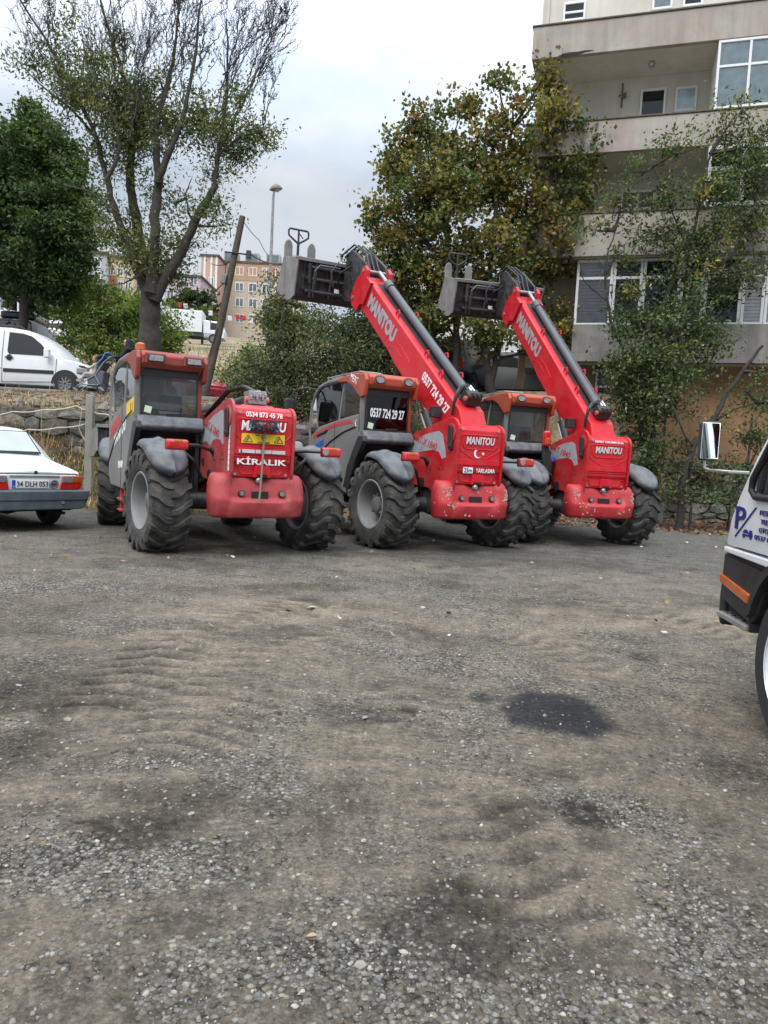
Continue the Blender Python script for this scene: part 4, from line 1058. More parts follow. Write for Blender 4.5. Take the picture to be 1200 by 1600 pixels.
# rubble masonry retaining walls
def rubble_wall(name, label, pts, zb, zt, seed, col, sz=.34, thick=.32):
    r = np.random.default_rng(seed); b = MB(); parts=[]; fcol=[]
    P = [Vector((p[0],p[1],0)) for p in pts]; L = [0]
    for i in range(len(P)-1): L.append(L[-1]+(P[i+1]-P[i]).length)
    def pos(s):
        for i in range(len(P)-1):
            if s <= L[i+1] or i == len(P)-2:
                d = (P[i+1]-P[i]).normalized(); return P[i]+d*(s-L[i]), Vector((d.y,-d.x,0)), d
    z = zb; VV=[];FF=[];CC=[]
    while z < zt-.05:
        h = min(r.uniform(.55,1.1)*sz*.62, zt-z); s = r.uniform(-.2,0)
        while s < L[-1]:
            w = r.uniform(.5,1.5)*sz
            p, nn_, d = pos(max(0,min(L[-1],s+w/2)))
            k = int(r.integers(5,8)); ring=[]
            hh = h*r.uniform(.82,1.12)
            out_ = r.uniform(.0,.07)
            pr=[]
            for q in range(k):
                a = 2*math.pi*(q+.5)/k
                cx_ = math.copysign(abs(math.cos(a))**.75, math.cos(a))*w*.56*r.uniform(.75,1.12); cz = math.copysign(abs(math.sin(a))**.75, math.sin(a))*hh*.58*r.uniform(.75,1.12)
                pr.append((cx_,cz))
            o0=len(b.v); c0 = p+Vector((0,0,z+h/2+.04*math.sin(s*1.3+z)))
            vs=[c0+d*x+Vector((0,0,zz))+nn_*0 for x,zz in pr]+[c0+d*x*.95+Vector((0,0,zz*.94))+nn_*(.07+out_*.7+r.uniform(-.02,.02)) for x,zz in pr]+[c0+d*r.uniform(-.08,.08)+nn_*(.085+out_*.7+r.uniform(-.03,.04))]
            fs=[(q,(q+1)%k,(q+1)%k+k,q+k) for q in range(k)]+[(q+k,(q+1)%k+k,2*k) for q in range(k)]
            b.add(vs,fs); g=r.uniform(.6,1.4); CC+= [(col[0]*g*r.uniform(.9,1.1),col[1]*g,col[2]*g*r.uniform(.9,1.05),1)]*len(vs)
            s += w*.97
        z += h*.95
    # backing core
    for i in range(len(P)-1):
        d=(P[i+1]-P[i]).normalized(); nn_=Vector((d.y,-d.x,0))
        vs=[]
        for zz in (zb-.5, zt-.03):
            for (pp,oo) in ((P[i],0.02),(P[i+1],.02),(P[i+1],-thick),(P[i],-thick)): vs.append(pp+nn_*oo+Vector((0,0,zz)))
        b.add(vs,[(0,1,5,4),(1,2,6,5),(2,3,7,6),(3,0,4,7),(4,5,6,7)]); CC+=[(col[0]*.8,col[1]*.76,col[2]*.7,1)]*8
    o=b.build(name, M['masonry'], None, 0, fix=False)
    ca=o.data.color_attributes.new('tint','FLOAT_COLOR','POINT'); ca.data.foreach_set('color', np.array(CC,'f').ravel())
    return tag(o, label, 'stone wall')
mm = tint_mat('rubble_stone', .9); M['masonry'] = mm; t = mm.node_tree; n = N(t)
tc = n('ShaderNodeTexCoord').outputs['Object']; pbn = [x for x in t.nodes if x.type=='BSDF_PRINCIPLED'][0]; atn=[x for x in t.nodes if x.type=='ATTRIBUTE'][0]
nz = n('ShaderNodeTexNoise', ins={'Vector': tc, 'Scale': 9., 'Detail': 8., 'Roughness': .7}).outputs['Fac']
t.links.new(n.mix(atn.outputs['Color'], n.ramp(nz,[(.3,(.45,.45,.45)),(.7,(1.5,1.45,1.35))]).outputs[0], 1., 'MULTIPLY'), pbn.inputs['Base Color'])
bp = n('ShaderNodeBump', ins={'Height': nz, 'Strength': .9, 'Distance': .05}); t.links.new(bp.outputs[0], pbn.inputs['Normal'])
rubble_wall('stone_wall', 'grey rubble stone retaining wall below the road behind the white sedan', [(x, float(yl(x))-.05) for x in (-14,-11,-8,-6,-4,-2,0)], -.1, 1.93, 21, (.155,.15,.14), .55)
rubble_wall('stone_wall', 'low grey stone wall under the mesh fence in front of the apartment building', [(x, float(yl(x))-.05) for x in (3,6,9,14)], -.1, 1.52, 22, (.15,.148,.14), .42)
rubble_wall('stone_wall', 'stone retaining wall behind the bushes between the machines', [(0,17.55),(1.5,18.5),(3,19.5)], -.1, 1.8, 23, (.14,.135,.125), .6)
rr_ = np.random.default_rng(15); b = MB()
for k in range(140):
    x = rr_.uniform(-13,-3); y = yl(x)+rr_.random()**1.5*4.2+.1; s = rr_.uniform(.06,.22); c = Vector((x,y,float(tz(x,y))+s*.15)); q = MB().lathe([(0,-.5*s),(.42*s,-.3*s),(.55*s,0),(.35*s,.32*s),(0,.4*s)], (0,0,0), 'z', 7)
    b.add([tuple(Vector(v)*(1+rr_.uniform(-.22,.22))+c) for v in q.v], q.f)
tag(b.build('rubble', mat('slope_rubble', (.17,.15,.13), .9, var=.3, scale=3., bump=.4, bscale=14), None, 30), kind='stuff')
# grass tufts, rubble slope and litter ---------------------------------------------------
def blades(N_, xf, h0, h1, cols, seed, lean=.5, wid=.008):
    r = np.random.default_rng(seed); x, y, z = xf(r, N_); n_ = len(x)
    h = r.uniform(h0, h1, n_)*(.5+r.random(n_)); a = r.uniform(0, 6.28, n_); l = r.uniform(0, lean, n_)*h
    w = wid*r.uniform(.6,1.5,n_); b_ = a+1.57
    p0 = np.stack([x-np.cos(b_)*w, y-np.sin(b_)*w, z-.02], -1); p1 = np.stack([x+np.cos(b_)*w, y+np.sin(b_)*w, z-.02], -1)
    m0 = np.stack([x+np.cos(a)*l*.35-np.cos(b_)*w*.8, y+np.sin(a)*l*.35-np.sin(b_)*w*.8, z+h*.6], -1); m1 = m0+np.stack([np.cos(b_)*w*1.6, np.sin(b_)*w*1.6, 0*w], -1)
    tp = np.stack([x+np.cos(a)*l, y+np.sin(a)*l, z+h*(1-.3*l/h)], -1)
    V = np.stack([p0,p1,m1,m0,tp,tp], 1).reshape(-1,3)
    f = np.array([(0,1,2,3),(3,2,4,5)]); Fc = (f[None]+6*np.arange(n_)[:,None,None]).reshape(-1,4)
    ci = np.array(cols)[r.integers(0, len(cols), n_)]*r.uniform(.7,1.3,(n_,1)); cc = np.concatenate([ci, np.ones((n_,1))], 1)
    return V, Fc, np.repeat(cc, 6, 0)
M['grass'] = tint_mat('dry_grass', .85, .15)
DRY = [(.42,.30,.155),(.36,.25,.13),(.30,.22,.12),(.5,.38,.2),(.22,.16,.09)]
def mound(r, N_):   # heap of dry grass at the foot of the wall
    x = r.uniform(-13, 0, N_); k = r.random(N_)**1.5
    y = yl(x)-.1 - k*1.9; z = np.maximum(0, 1.25*(1-k)**1.4*(.5+fbm(x, y, 1.3, 41, 3)))
    return x, y, z
def slope(r, N_):
    x = r.uniform(-14, 1, N_); y = yl(x) + r.random(N_)*(20.1-yl(x)); return x, y, tz(x, y)
def hill(r, N_):
    y = 26.3+ r.random(N_)**1.4*30; x = r.uniform(-1,1,N_)*y*.6-3; return x, y, tz(x, y)
XM, YM = np.arange(-14, .6, .2), np.arange(13.1, 17.6, .1)
def mz(X, Y):
    k = (yl(X)-.1-Y)/1.9; return np.where((k > -.1) & (k < 1), np.maximum(-.05, .1*0+1.2*(1-np.clip(k,0,1))**1.4*(.5+fbm(X, Y, 1.3, 41, 3))), -.05)
tag(heightfield('embankment', XM, YM, mz, hm), kind='structure')
tag(soup('dry_grass', [blades(12000, mound, .08,.24, DRY+[(.16,.13,.06),(.25,.16,.08)], 61, 1.8, .008), blades(16000, slope, .025,.085, [(.20,.145,.09),(.16,.115,.075),(.26,.19,.12),(.12,.09,.06),(.3,.23,.14),(.14,.10,.075)], 62, 2.2, .009), blades(500, slope, .12,.3, DRY, 66, .8, .007), blades(300, mound, .5,.9, DRY, 63, .5, .006), blades(6000, hill, .2,.5, DRY+[(.12,.14,.05)], 64, .7, .02)], M['grass']), kind='stuff')
def flat_leaves(N_, xf, s0, s1, cols, seed):
    r = np.random.default_rng(seed); x, y, z = xf(r, N_); n_ = len(x); a = r.uniform(0,6.28,n_); s = r.uniform(s0,s1,n_)
    d = np.stack([np.cos(a), np.sin(a), r.normal(0,.3,n_)], -1); e = np.stack([-np.sin(a), np.cos(a), r.normal(0,.35,n_)], -1)*.35
    p = np.stack([x,y,z+.012+r.random(n_)*.03], -1); s = s[:,None]
    V = np.stack([p-d*s*.5, p+e*s, p+d*s*.5, p-e*s], 1).reshape(-1,3); Fc = np.arange(4*n_).reshape(-1,4)
    ci = np.array(cols)[r.integers(0,len(cols),n_)]*r.uniform(.6,1.3,(n_,1)); return V, Fc, np.repeat(np.concatenate([ci,np.ones((n_,1))],1),4,0)
M['litter'] = tint_mat('dead_leaf', .85, .1)
def litter_zone(r, N_):
    x = r.uniform(3.2, 13, N_); k = r.random(N_)**1.6; y = yl(x)-.15-k*4.; keep = r.random(N_) < fbm(x, y, 1.2, 44, 3)*1.5-.2
    return x[keep], y[keep], np.zeros(keep.sum())
def litter_thin(r, N_):
    y = r.uniform(5, 15, N_); x = r.uniform(-1,1,N_)*y*.55; return x, y, gz(x, y)
tag(soup('leaf_litter', [flat_leaves(9000, litter_zone, .05,.11, [(.22,.075,.03),(.28,.12,.05),(.17,.07,.035),(.3,.2,.1)], 71), flat_leaves(220, litter_thin, .03,.07, [(.3,.2,.1),(.2,.12,.05),(.45,.42,.36)], 72)], M['litter']), kind='stuff')
def one_leaf(px, py, s, col, label):
    x, y = gp(px, py); b = MB()
    rows = []
    for i in range(7):
        u = i/6; w = math.sin(math.pi*min(1,u*.96+.02))*s*.28
        rows.append([(x+(u-.5)*s, y+v*w+.2*(u-.5)*s, float(gz(np.array(x),np.array(y)))+.014+.25*abs(v)*w+.06*s*math.sin(3*u)) for v in (-1,-.5,0,.5,1)])
    return tag(b.grid(rows).build('fallen_leaf', mat('fallen_leaf', col, .7), None, 60), label, 'leaf')
one_leaf(487, 1467, .030, (.34,.21,.11), 'pale brown fallen leaf lying on the gravel nearest the camera')
one_leaf(487, 950, .085, (.36,.3,.2), 'pale yellow fallen leaf on the gravel in front of the K\u0130RALIK machine')
# =================================================================== VEGETATION
M['leaf'] = tint_mat('foliage', .55, .32)
M['bark'] = mat('tree_bark', (.042,.036,.031), .9, var=.35, scale=8., dirt=(.085,.08,.068), dirt_amt=.45, dscale=6., bump=.6, bscale=18)
M['bark_dark'] = mat('dark_bark', (.035,.03,.026), .9, var=.3, scale=8., bump=.4, bscale=18)
def sph(px, py, D, rx, ry=None, rd=None):
    c = at(px, py, D); k = D/F*1.02
    ry = ry or rx; return (c, (rx*k, (rd or (rx+ry)/2)*k, ry*k))
def rand_in(r, n, fill=.45):
    d = r.normal(size=(n,3)); d /= np.linalg.norm(d, axis=1)[:,None]
    return d*(r.random(n)**fill)[:,None]
def leaf_soup(P, size, ratio, cols, r, up=.5, wts=None, tone=None):
    n_ = len(P); s = r.uniform(size[0], size[1], n_)[:,None]
    d = r.normal(size=(n_,3)); d[:,2] -= .35; d /= np.linalg.norm(d,axis=1)[:,None]
    nn_ = r.normal(size=(n_,3)); nn_[:,2] += up*2; e = np.cross(d, nn_); e /= np.maximum(1e-6,np.linalg.norm(e,axis=1))[:,None]
    e *= ratio; w = np.cross(d, e)*.35
    V = np.stack([P-d*s*.5, P+e*s*.5+w*s*.5, P+d*s*.5, P-e*s*.5+w*s*.5], 1).reshape(-1,3)
    ci = np.array(cols)[r.choice(len(cols), n_, p=wts)] if tone is None else tone
    ci = ci*r.uniform(.65,1.35,(n_,1))
    return V, np.arange(4*n_).reshape(-1,4), np.repeat(np.concatenate([ci,np.ones((n_,1))],1), 4, 0)
def crown_points(blobs, dens, cl_r, per, r, fill=.42, edge=.18):
    """leaf clusters scattered through each blob; returns leaf points, cluster index and cluster centres"""
    pts=[]; cid=[]; cen=[]
    for (c, rad, k) in blobs:
        n_ = max(3, int(dens*k*(rad[0]*rad[1]*rad[2])**(2/3)))
        q = rand_in(r, n_, fill)*np.array(rad)*(1+r.normal(0,edge,(n_,1))) + np.array(c)
        for p in q:
            m = max(3, int(per*r.uniform(.4,1.6)))
            pts.append(p + r.normal(0, cl_r*r.uniform(.6,1.3), (m,3))*np.array([1,1,.75])); cid += [len(cen)]*m; cen.append(p)
    return np.concatenate(pts), np.array(cid), np.array(cen)
def curve(a, b, r, sag=.15, n_=5):
    a, b = Vector(a), Vector(b); L = (b-a).length; o = Vector((r.normal(0,.08)*L, r.normal(0,.08)*L, sag*L))
    return [a.lerp(b, t) + o*(t*(1-t)*2) for t in [i/n_ for i in range(n_+1)]]
def make_tree(name, label, cat, base, trunk, blobs, leaf=(.07,.12), ratio=.55, cols=None, wts=None, dens=10., per=40, cl=.22, seed=1, bark='bark', limbs=(), group=None, twig=.5, fill=.42, patch=.7, shoots=0, edge=.18):
    r = np.random.default_rng(seed); per = per*FOL[0]; dens = dens*FOL[1]; leaf = (leaf[0]*FOL[2], leaf[1]*FOL[2])
    root = empty(name, base, 0, label, cat, group)
    off = Vector(base)
    b = MB()
    for path, r0, r1 in trunk + list(limbs):
        P = [Vector(p)-off for p in path]
        # smooth the path
        Q = []
        for i in range(len(P)-1):
            p0=P[max(0,i-1)]; p1=P[i]; p2=P[i+1]; p3=P[min(len(P)-1,i+2)]
            for k in range(4):
                t_=k/4; Q.append(.5*((2*p1)+(p2-p0)*t_+(2*p0-5*p1+4*p2-p3)*t_*t_+(3*p1-p0-3*p2+p3)*t_**3))
        Q.append(P[-1]); m = len(Q)-1
        b.tube([q+Vector((r.normal(0,.02),r.normal(0,.02),0)) for q in Q], [(r0+(r1-r0)*(i/m)**.8)*(1+.06*math.sin(i*1.7)) for i in range(m+1)], 9 if r0 > .1 else 6)
    P, cid, cen = crown_points(blobs, dens, cl, per, r, fill, edge)
    # branches into each blob and twigs to clusters
    skel = [Vector(p) for path,_,_ in trunk+list(limbs) for p in path[1:]]
    ci0 = 0
    for (c, rad, k) in blobs:
        c = Vector(c); near = min(skel, key=lambda s_: (s_-c).length + max(0, s_.z-c.z)*1.5)
        if (near-c).length > .25:
            cv = curve(near-off, c-off, r, -.05); b.tube(cv, [max(.012,.05*(1-i/6.5)) for i in range(len(cv))], 5)
        n_ = max(3, int(dens*k*(rad[0]*rad[1]*rad[2])**(2/3)))
        for p in cen[ci0:ci0+n_]:
            if r.random() < twig:
                cv = curve(c-off+Vector(r.normal(0,.15,3)), Vector(p)-off, r, .05, 3); b.tube(cv, [.016,.012,.009,.005], 4, cap=False)
        ci0 += n_
    for _ in range(shoots): pass
    b.build('trunk', M[bark], root, 50, fix=False)
    # colour patches: a cluster keeps one dominant colour
    cols = np.array(cols); w = np.array(wts if wts is not None else [1/len(cols)]*len(cols))
    cc = r.choice(len(cols), len(cen), p=w/w.sum()); lc = np.where(r.random(len(P)) < patch, cc[cid], r.choice(len(cols), len(P), p=w/w.sum()))
    o = soup('crown', [leaf_soup(P-np.array(off), leaf, ratio, cols, r, tone=cols[lc])], M['leaf'])
    o.parent = root
    return root, off
def tzv(p, dz=0.): return Vector((p.x, p.y, float(tz(p.x, p.y))+dz))
FOL = (1.9, 2.0, 1.1)
G1 = [(0.0438, 0.0802, 0.0252), (0.0583, 0.1042, 0.0307), (0.032, 0.0601, 0.021), (0.0803, 0.1229, 0.0391)]
# dark dense tree on the left
D = 27; bs = tzv(at(38, 540, D))
make_tree('tree', 'dense dark green tree at the left edge above the parked vehicles', 'tree', bs, [([bs-Vector((0,0,.3)), at(38,480,D), at(42,400,D), at(50,300,D)], .22, .08)],
  [(*sph(x,y,D+dd,rx,ry),1) for x,y,rx,ry,dd in ((55,255,62,55,0),(20,320,70,75,.5),(92,330,48,70,-.5),(50,405,70,60,0),(112,395,28,45,.5),(-10,265,50,60,1),(58,205,36,30,0),(8,430,40,36,.5),(70,436,30,26,-.3),(60,340,70,80,1.5),(50,172,12,16,0),(100,260,34,36,.6),(-20,380,60,60,1))],
  leaf=(.10,.19), ratio=.6, cols=G1, dens=30, per=36, cl=.20, seed=3, fill=.33, patch=.8)
# the large half bare tree behind the first machine
D = 22; bs = tzv(at(234, 560, D))
def pp(lst, d0=D): return [at(x, y, d0+(q[2] if len(q:=(x,y)+tuple(z)) > 2 else 0)) for x, y, *z in lst]
TR = [([bs-Vector((0,0,.4)), at(234,540,D), at(235,490,D), at(237,452,D)], .33, .29)]
LM = [(pp([(236,470),(215,420),(196,370),(180,330),(166,282),(150,215),(120,150),(72,62),(25,-10)]), .17, .02),
 (pp([(234,460),(222,400),(212,340),(203,275),(206,225),(208,180),(190,110),(168,40),(150,-30)],D+.4), .21, .02),
 (pp([(236,460),(240,400),(243,340),(247,278),(244,225),(246,190),(262,130),(274,60),(284,-30)],D-.3), .20, .02),
 (pp([(247,285),(262,245),(274,215),(290,170),(303,95),(311,20),(318,-40)],D-.5), .12, .015),
 (pp([(240,470),(262,430),(285,392),(303,352),(318,320),(337,292),(336,268),(343,232),(349,185),(357,110),(354,30)],D-.2), .19, .02),
 (pp([(343,232),(362,200),(380,160),(398,120),(416,70)],D+.5), .06, .01), (pp([(343,240),(375,215),(405,205),(432,190)],D-.4), .05, .01),
 (pp([(206,225),(228,180),(250,150),(268,120)],D+.8), .07, .012), (pp([(180,330),(140,300),(100,290)],D-.6), .04, .01), (pp([(150,215),(110,170),(60,130),(10,75)],D+.5), .06, .008),
 (pp([(303,352),(290,310),(300,280)],D+.6), .05, .01), (pp([(166,282),(185,240),(180,190),(140,120),(125,40)],D-.8), .07, .01), (pp([(230,420),(200,440),(170,445)],D-.7), .04,.008)]
r = np.random.default_rng(91)
# thin upright shoots of the bare top
def shoot(p, d, L, rad, lev):
    n_ = 5; path=[p.copy()]; q=p.copy(); dd=d.copy()
    for i in range(n_):
        dd = (dd + Vector((r.normal(0,.10), r.normal(0,.10), r.normal(.05,.05)))).normalized(); q = q+dd*(L/n_); path.append(q.copy())
    LM.append((path, rad, .004))
    if lev > 0:
        for k in range(int(r.integers(3,6))):
            t_ = r.uniform(.25,.95); i = min(n_-1, int(t_*n_)); s_ = path[i].lerp(path[i+1], t_*n_-i)
            sd = (dd*1.1 + Vector((r.normal(0,.5), r.normal(0,.5), r.normal(.12,.25)))).normalized(); shoot(s_, sd, L*r.uniform(.28,.5), max(.006,rad*.45), lev-1)
for (x,y,n_,L) in ((150,215,4,3.2),(120,150,4,3.),(72,62,3,2.),(206,225,4,3.6),(208,180,5,3.4),(190,110,4,2.6),(246,190,5,3.6),(262,130,4,3.),(290,170,4,3.6),(303,95,4,2.6),(349,185,5,3.2),(357,110,5,2.6),(398,120,4,2.2),(380,160,4,2.8),(343,232,3,3.),(274,60,3,2.),(416,70,3,1.4),(180,190,4,3.),(405,205,3,1.8),(110,170,4,2.4),(60,130,3,1.8)):
    for k in range(n_):
        p = at(x+r.normal(0,7), y+r.normal(0,8), D+r.normal(0,.5)); lean = (x-235)/260
        shoot(p, Vector((lean*.6+r.normal(0,.22), r.normal(0,.2), 1)).normalized(), L*r.uniform(.7,1.15), r.uniform(.014,.026), 2)
OL = [(0.1125, 0.1428, 0.0513), (0.0825, 0.1176, 0.0399), (0.1575, 0.1764, 0.0712), (0.063, 0.0924, 0.0314), (0.195, 0.1764, 0.0712)]
make_tree('tree', 'large tree with half bare upright branches rising behind the K\u0130RALIK machine', 'tree', bs, TR,
  [(*sph(x,y,D+dd,rx,ry),k) for x,y,rx,ry,dd,k in ((130,95,48,36,.5,.5),(115,150,50,34,0,.9),(170,150,50,45,-.4,1.1),(215,165,48,48,.5,1.1),(60,98,34,16,0,.6),(30,98,18,8,0,.6),(200,205,48,38,0,1.),(262,190,46,42,0,.8),(250,120,34,34,0,.3),(310,190,42,36,.3,.8),(345,205,44,30,0,.9),(395,205,36,28,0,.9),(370,238,34,22,.3,.9),(420,225,16,18,0,.6),(375,160,34,26,0,.45),(215,250,40,34,0,.6),(160,250,36,34,.4,.5),(165,330,30,34,0,.45),(150,362,26,22,0,.5),(205,345,30,46,0,.4),(268,318,40,44,.5,.38),(318,335,30,30,-.5,.5),(330,275,26,22,0,.7),(222,412,50,24,-.3,.95),(262,420,40,24,.2,.95),(185,380,26,22,0,.6),(295,375,34,20,0,.45),(240,385,36,26,0,.6),(345,330,24,20,0,.4),(350,352,18,12,0,.5),(190,60,40,40,0,.18),(290,60,50,40,0,.06),(110,40,40,30,0,.2))],
  leaf=(.08,.15), ratio=.36, cols=OL, dens=22, per=40, cl=.26, seed=5, limbs=LM, fill=.5, patch=.6, bark='bark', edge=.25)
# bush between the machines
D = 17.6; bs = tzv(at(525, 640, D+.6))
BC = [(0.068, 0.0884, 0.0408), (0.0935, 0.1156, 0.051), (0.051, 0.068, 0.0323), (0.1275, 0.1394, 0.0646), (0.187, 0.153, 0.068)]
make_tree('bush', 'broad dark green bush behind the first two machines', 'bush', bs, [([bs-Vector((0,0,.3)), at(520,600,D), at(525,540,D)], .1, .05),([bs+Vector((-.8,0,-.3)), at(440,560,D), at(445,470,D)], .07, .02),([bs+Vector((.9,0,-.3)), at(590,560,D), at(596,500,D)], .07, .03)],
  [(*sph(x,y,D+dd,rx,ry),k) for x,y,rx,ry,dd,k in ((440,560,50,50,.5,1),(500,560,60,55,0,1),(560,560,60,55,.3,1),(610,565,40,50,.6,1),(410,610,45,35,.3,1),(470,620,60,40,-.2,1),(540,615,60,40,-.2,1),(600,620,45,40,.3,1),(520,515,50,30,.5,1),(580,510,45,30,.3,1),(450,510,36,30,.6,.8),(432,440,18,34,.8,.35),(440,475,26,26,.6,.6),(375,575,26,26,.6,.7),(640,600,25,35,.8,.9),(625,530,25,30,.5,.8),(480,480,24,14,.8,.6),(366,615,30,24,.2,.8),(555,405,16,16,.9,.14))],
  leaf=(.06,.11), ratio=.45, cols=BC, wts=[.3,.3,.2,.15,.05], dens=34, per=40, cl=.17, seed=8, bark='bark_dark', fill=.36, patch=.6)
D = 18.6; bs = tzv(at(455, 560, D))
make_tree('bush', 'yellow green bush showing under the raised bucket', 'bush', bs, [([bs-Vector((0,0,.3)), at(455,540,D), at(458,500,D)], .06, .03)],
  [(*sph(x,y,D+dd,rx,ry),k) for x,y,rx,ry,dd,k in ((445,490,38,26,0,1),(480,505,34,24,.3,1),(420,515,24,26,0,.9),(460,520,40,26,0,1))],
  leaf=(.06,.1), ratio=.5, cols=[(.15,.16,.03),(.2,.19,.035),(.10,.12,.03)], dens=28, per=36, cl=.15, seed=9, bark='bark_dark', fill=.4)
# yellow green shrubs across the road
D = 27.5; bs = tzv(at(185, 560, D))
SC = [(0.1725, 0.2362, 0.0525), (0.1222, 0.1856, 0.0438), (0.23, 0.2785, 0.0625), (0.0862, 0.1435, 0.035), (0.2444, 0.2194, 0.075)]
make_tree('shrub', 'spreading yellow green shrub across the road behind the white van', 'shrub', bs, [([bs-Vector((0,0,.3)), at(185,520,D), at(185,480,D)], .12, .05)],
  [(*sph(x,y,D+dd,rx,ry),k) for x,y,rx,ry,dd,k in ((125,500,38,36,0,.9),(170,490,46,40,.5,1),(215,500,46,40,0,1),(140,465,36,24,.6,.6),(190,470,40,24,0,.8),(110,470,18,22,.3,.5),(245,520,34,34,0,1),(150,540,46,30,-.5,1),(205,545,50,30,-.5,1),(270,505,18,24,.5,.9),(262,540,26,20,.2,.9),(160,450,24,10,0,.4),(100,520,18,22,0,.6))],
  leaf=(.10,.18), ratio=.42, cols=SC, wts=[.3,.25,.2,.2,.05], dens=20, per=34, cl=.22, seed=10, fill=.4, patch=.75)
D = 23.; bs = tzv(at(385, 590, D))
make_tree('bush', 'low green bush just right of the leaning wooden pole', 'bush', bs, [([bs-Vector((0,0,.2)), at(385,575,D)], .05, .02)], [(*sph(x,y,D,rx,ry),1) for x,y,rx,ry in ((372,570,24,24),(398,558,26,30),(352,585,16,16))], leaf=(.07,.12), ratio=.45, cols=SC, dens=24, per=30, cl=.17, seed=21, bark='bark_dark')
# two maples in autumn colour
MC = [(0.0627, 0.0932, 0.0334), (0.0941, 0.1183, 0.0395), (0.047, 0.0717, 0.0274), (0.1803, 0.1523, 0.0486), (0.2352, 0.1523, 0.0517), (0.1333, 0.1523, 0.0456), (0.2666, 0.215, 0.0532)]
D = 20.6; bs = tzv(at(713, 640, D))
make_tree('maple_tree', 'maple with bronze and green leaves behind the raised boom of the middle machine', 'tree', bs,
  [([bs-Vector((0,0,.4)), at(713,600,D), at(714,540,D), at(708,470,D), at(700,400,D), at(690,300,D)], .15, .04)],
  [(*sph(x,y,D+dd,rx,ry),k) for x,y,rx,ry,dd,k in ((640,212,32,28,0,.9),(625,265,40,40,.3,1),(598,345,32,30,0,.9),(612,395,36,30,0,1),(660,285,50,48,-.5,1),(640,350,50,45,.5,1),(690,235,46,46,.5,1),(700,320,56,52,-.6,1),(650,430,46,40,0,1),(705,410,56,46,-.3,1),(640,480,36,36,.5,1),(690,490,52,40,0,1),(665,180,26,22,0,.7),(720,180,36,26,.3,.8),(655,525,32,26,.3,1),(740,280,44,50,.6,1),(590,330,20,14,0,.4),(618,440,30,30,.6,.9))],
  leaf=(.085,.15), ratio=.72, cols=MC, wts=[.16,.18,.1,.18,.11,.18,.09], dens=22, per=28, cl=.2, seed=12, bark='bark_dark', fill=.38, patch=.7, group='maples behind the raised booms')
D = 20.2; bs = tzv(at(768, 640, D))
make_tree('maple_tree', 'taller maple with forked trunk reaching up in front of the apartment corner', 'tree', bs,
  [([bs-Vector((0,0,.4)), at(766,605,D), at(760,570,D), at(752,520,D), at(765,430,D), at(778,320,D), at(800,200,D)], .17, .03), ([at(766,600,D), at(776,560,D), at(790,500,D), at(815,420,D), at(850,320,D), at(872,240,D)], .11, .03)],
  [(*sph(x,y,D+dd,rx,ry),k) for x,y,rx,ry,dd,k in ((800,165,24,32,0,.7),(848,140,24,36,.2,.75),(862,200,40,42,-.3,.9),(905,215,26,22,0,.6),(890,275,36,36,0,.8),(800,250,40,44,.4,.9),(765,210,32,30,0,.8),(820,320,46,46,0,.8),(772,300,44,50,.5,1),(775,390,50,46,0,1),(830,390,44,36,.3,.85),(870,350,38,40,0,.7),(780,465,50,40,.3,1),(760,520,46,36,0,1),(820,500,36,34,.5,.9),(855,430,30,34,.2,.6),(870,500,26,40,.5,.8),(868,535,20,30,.6,.8),(905,310,30,38,0,.7),(925,240,22,30,0,.5),(915,350,24,30,0,.5),(880,400,30,30,0,.6),(740,450,40,40,.6,1),(856,105,12,14,0,.4),(780,130,14,18,0,.35))],
  leaf=(.085,.15), ratio=.72, cols=MC, wts=[.13,.18,.08,.19,.14,.18,.10], dens=21, per=27, cl=.2, seed=13, bark='bark_dark', fill=.38, patch=.7, group='maples behind the raised booms')
# thin trees in front of the apartment building
AC = [(0.08, 0.1111, 0.0448), (0.104, 0.1434, 0.0544), (0.0576, 0.086, 0.0352), (0.144, 0.1702, 0.072), (0.32, 0.2509, 0.048)]
D = 18.0; bs = Vector((at(1012,760,D).x, D, 0))
make_tree('tree', 'sparse green tree whose open crown reaches the second floor of the apartment', 'tree', bs,
  [([bs-Vector((0,0,.2)), at(1004,700,D), at(1002,640,D), at(1010,560,D), at(1040,470,D), at(1075,390,D), at(1095,310,D), at(1110,240,D)], .11, .02), ([at(1004,660,D), at(985,580,D), at(955,500,D), at(945,430,D), at(960,360,D)], .06, .012), ([at(1040,470,D), at(1100,430,D), at(1150,390,D), at(1180,330,D)], .05, .012), ([at(1075,390,D), at(1050,330,D), at(1020,260,D)], .03, .008), ([at(950,470,D), at(915,440,D), at(905,400,D)], .02, .006)],
  [(*sph(x,y,D+dd,rx,ry),k) for x,y,rx,ry,dd,k in ((1060,235,40,32,0,.4),(1130,215,40,36,.3,.6),(1165,270,46,40,0,.8),(1110,290,50,36,-.3,.75),(1050,300,46,34,0,.55),(1000,270,36,26,0,.35),(970,320,34,34,0,.5),(1030,370,50,34,.2,.6),(1110,370,56,40,0,.8),(1170,350,40,40,.3,.8),(1190,420,36,30,0,.6),(1080,430,46,30,0,.6),(960,400,34,34,0,.25),(1140,440,36,26,.2,.55),(1150,180,22,26,0,.3),(1190,220,24,30,0,.6),(930,360,26,26,0,.25))],
  leaf=(.07,.13), ratio=.45, cols=AC, wts=[.28,.28,.2,.18,.06], dens=32, per=26, cl=.21, seed=14, bark='bark_dark', fill=.5, patch=.6, twig=.9, edge=.25)
D = 17.2; bs = Vector((at(1020,770,D).x, D, 0))
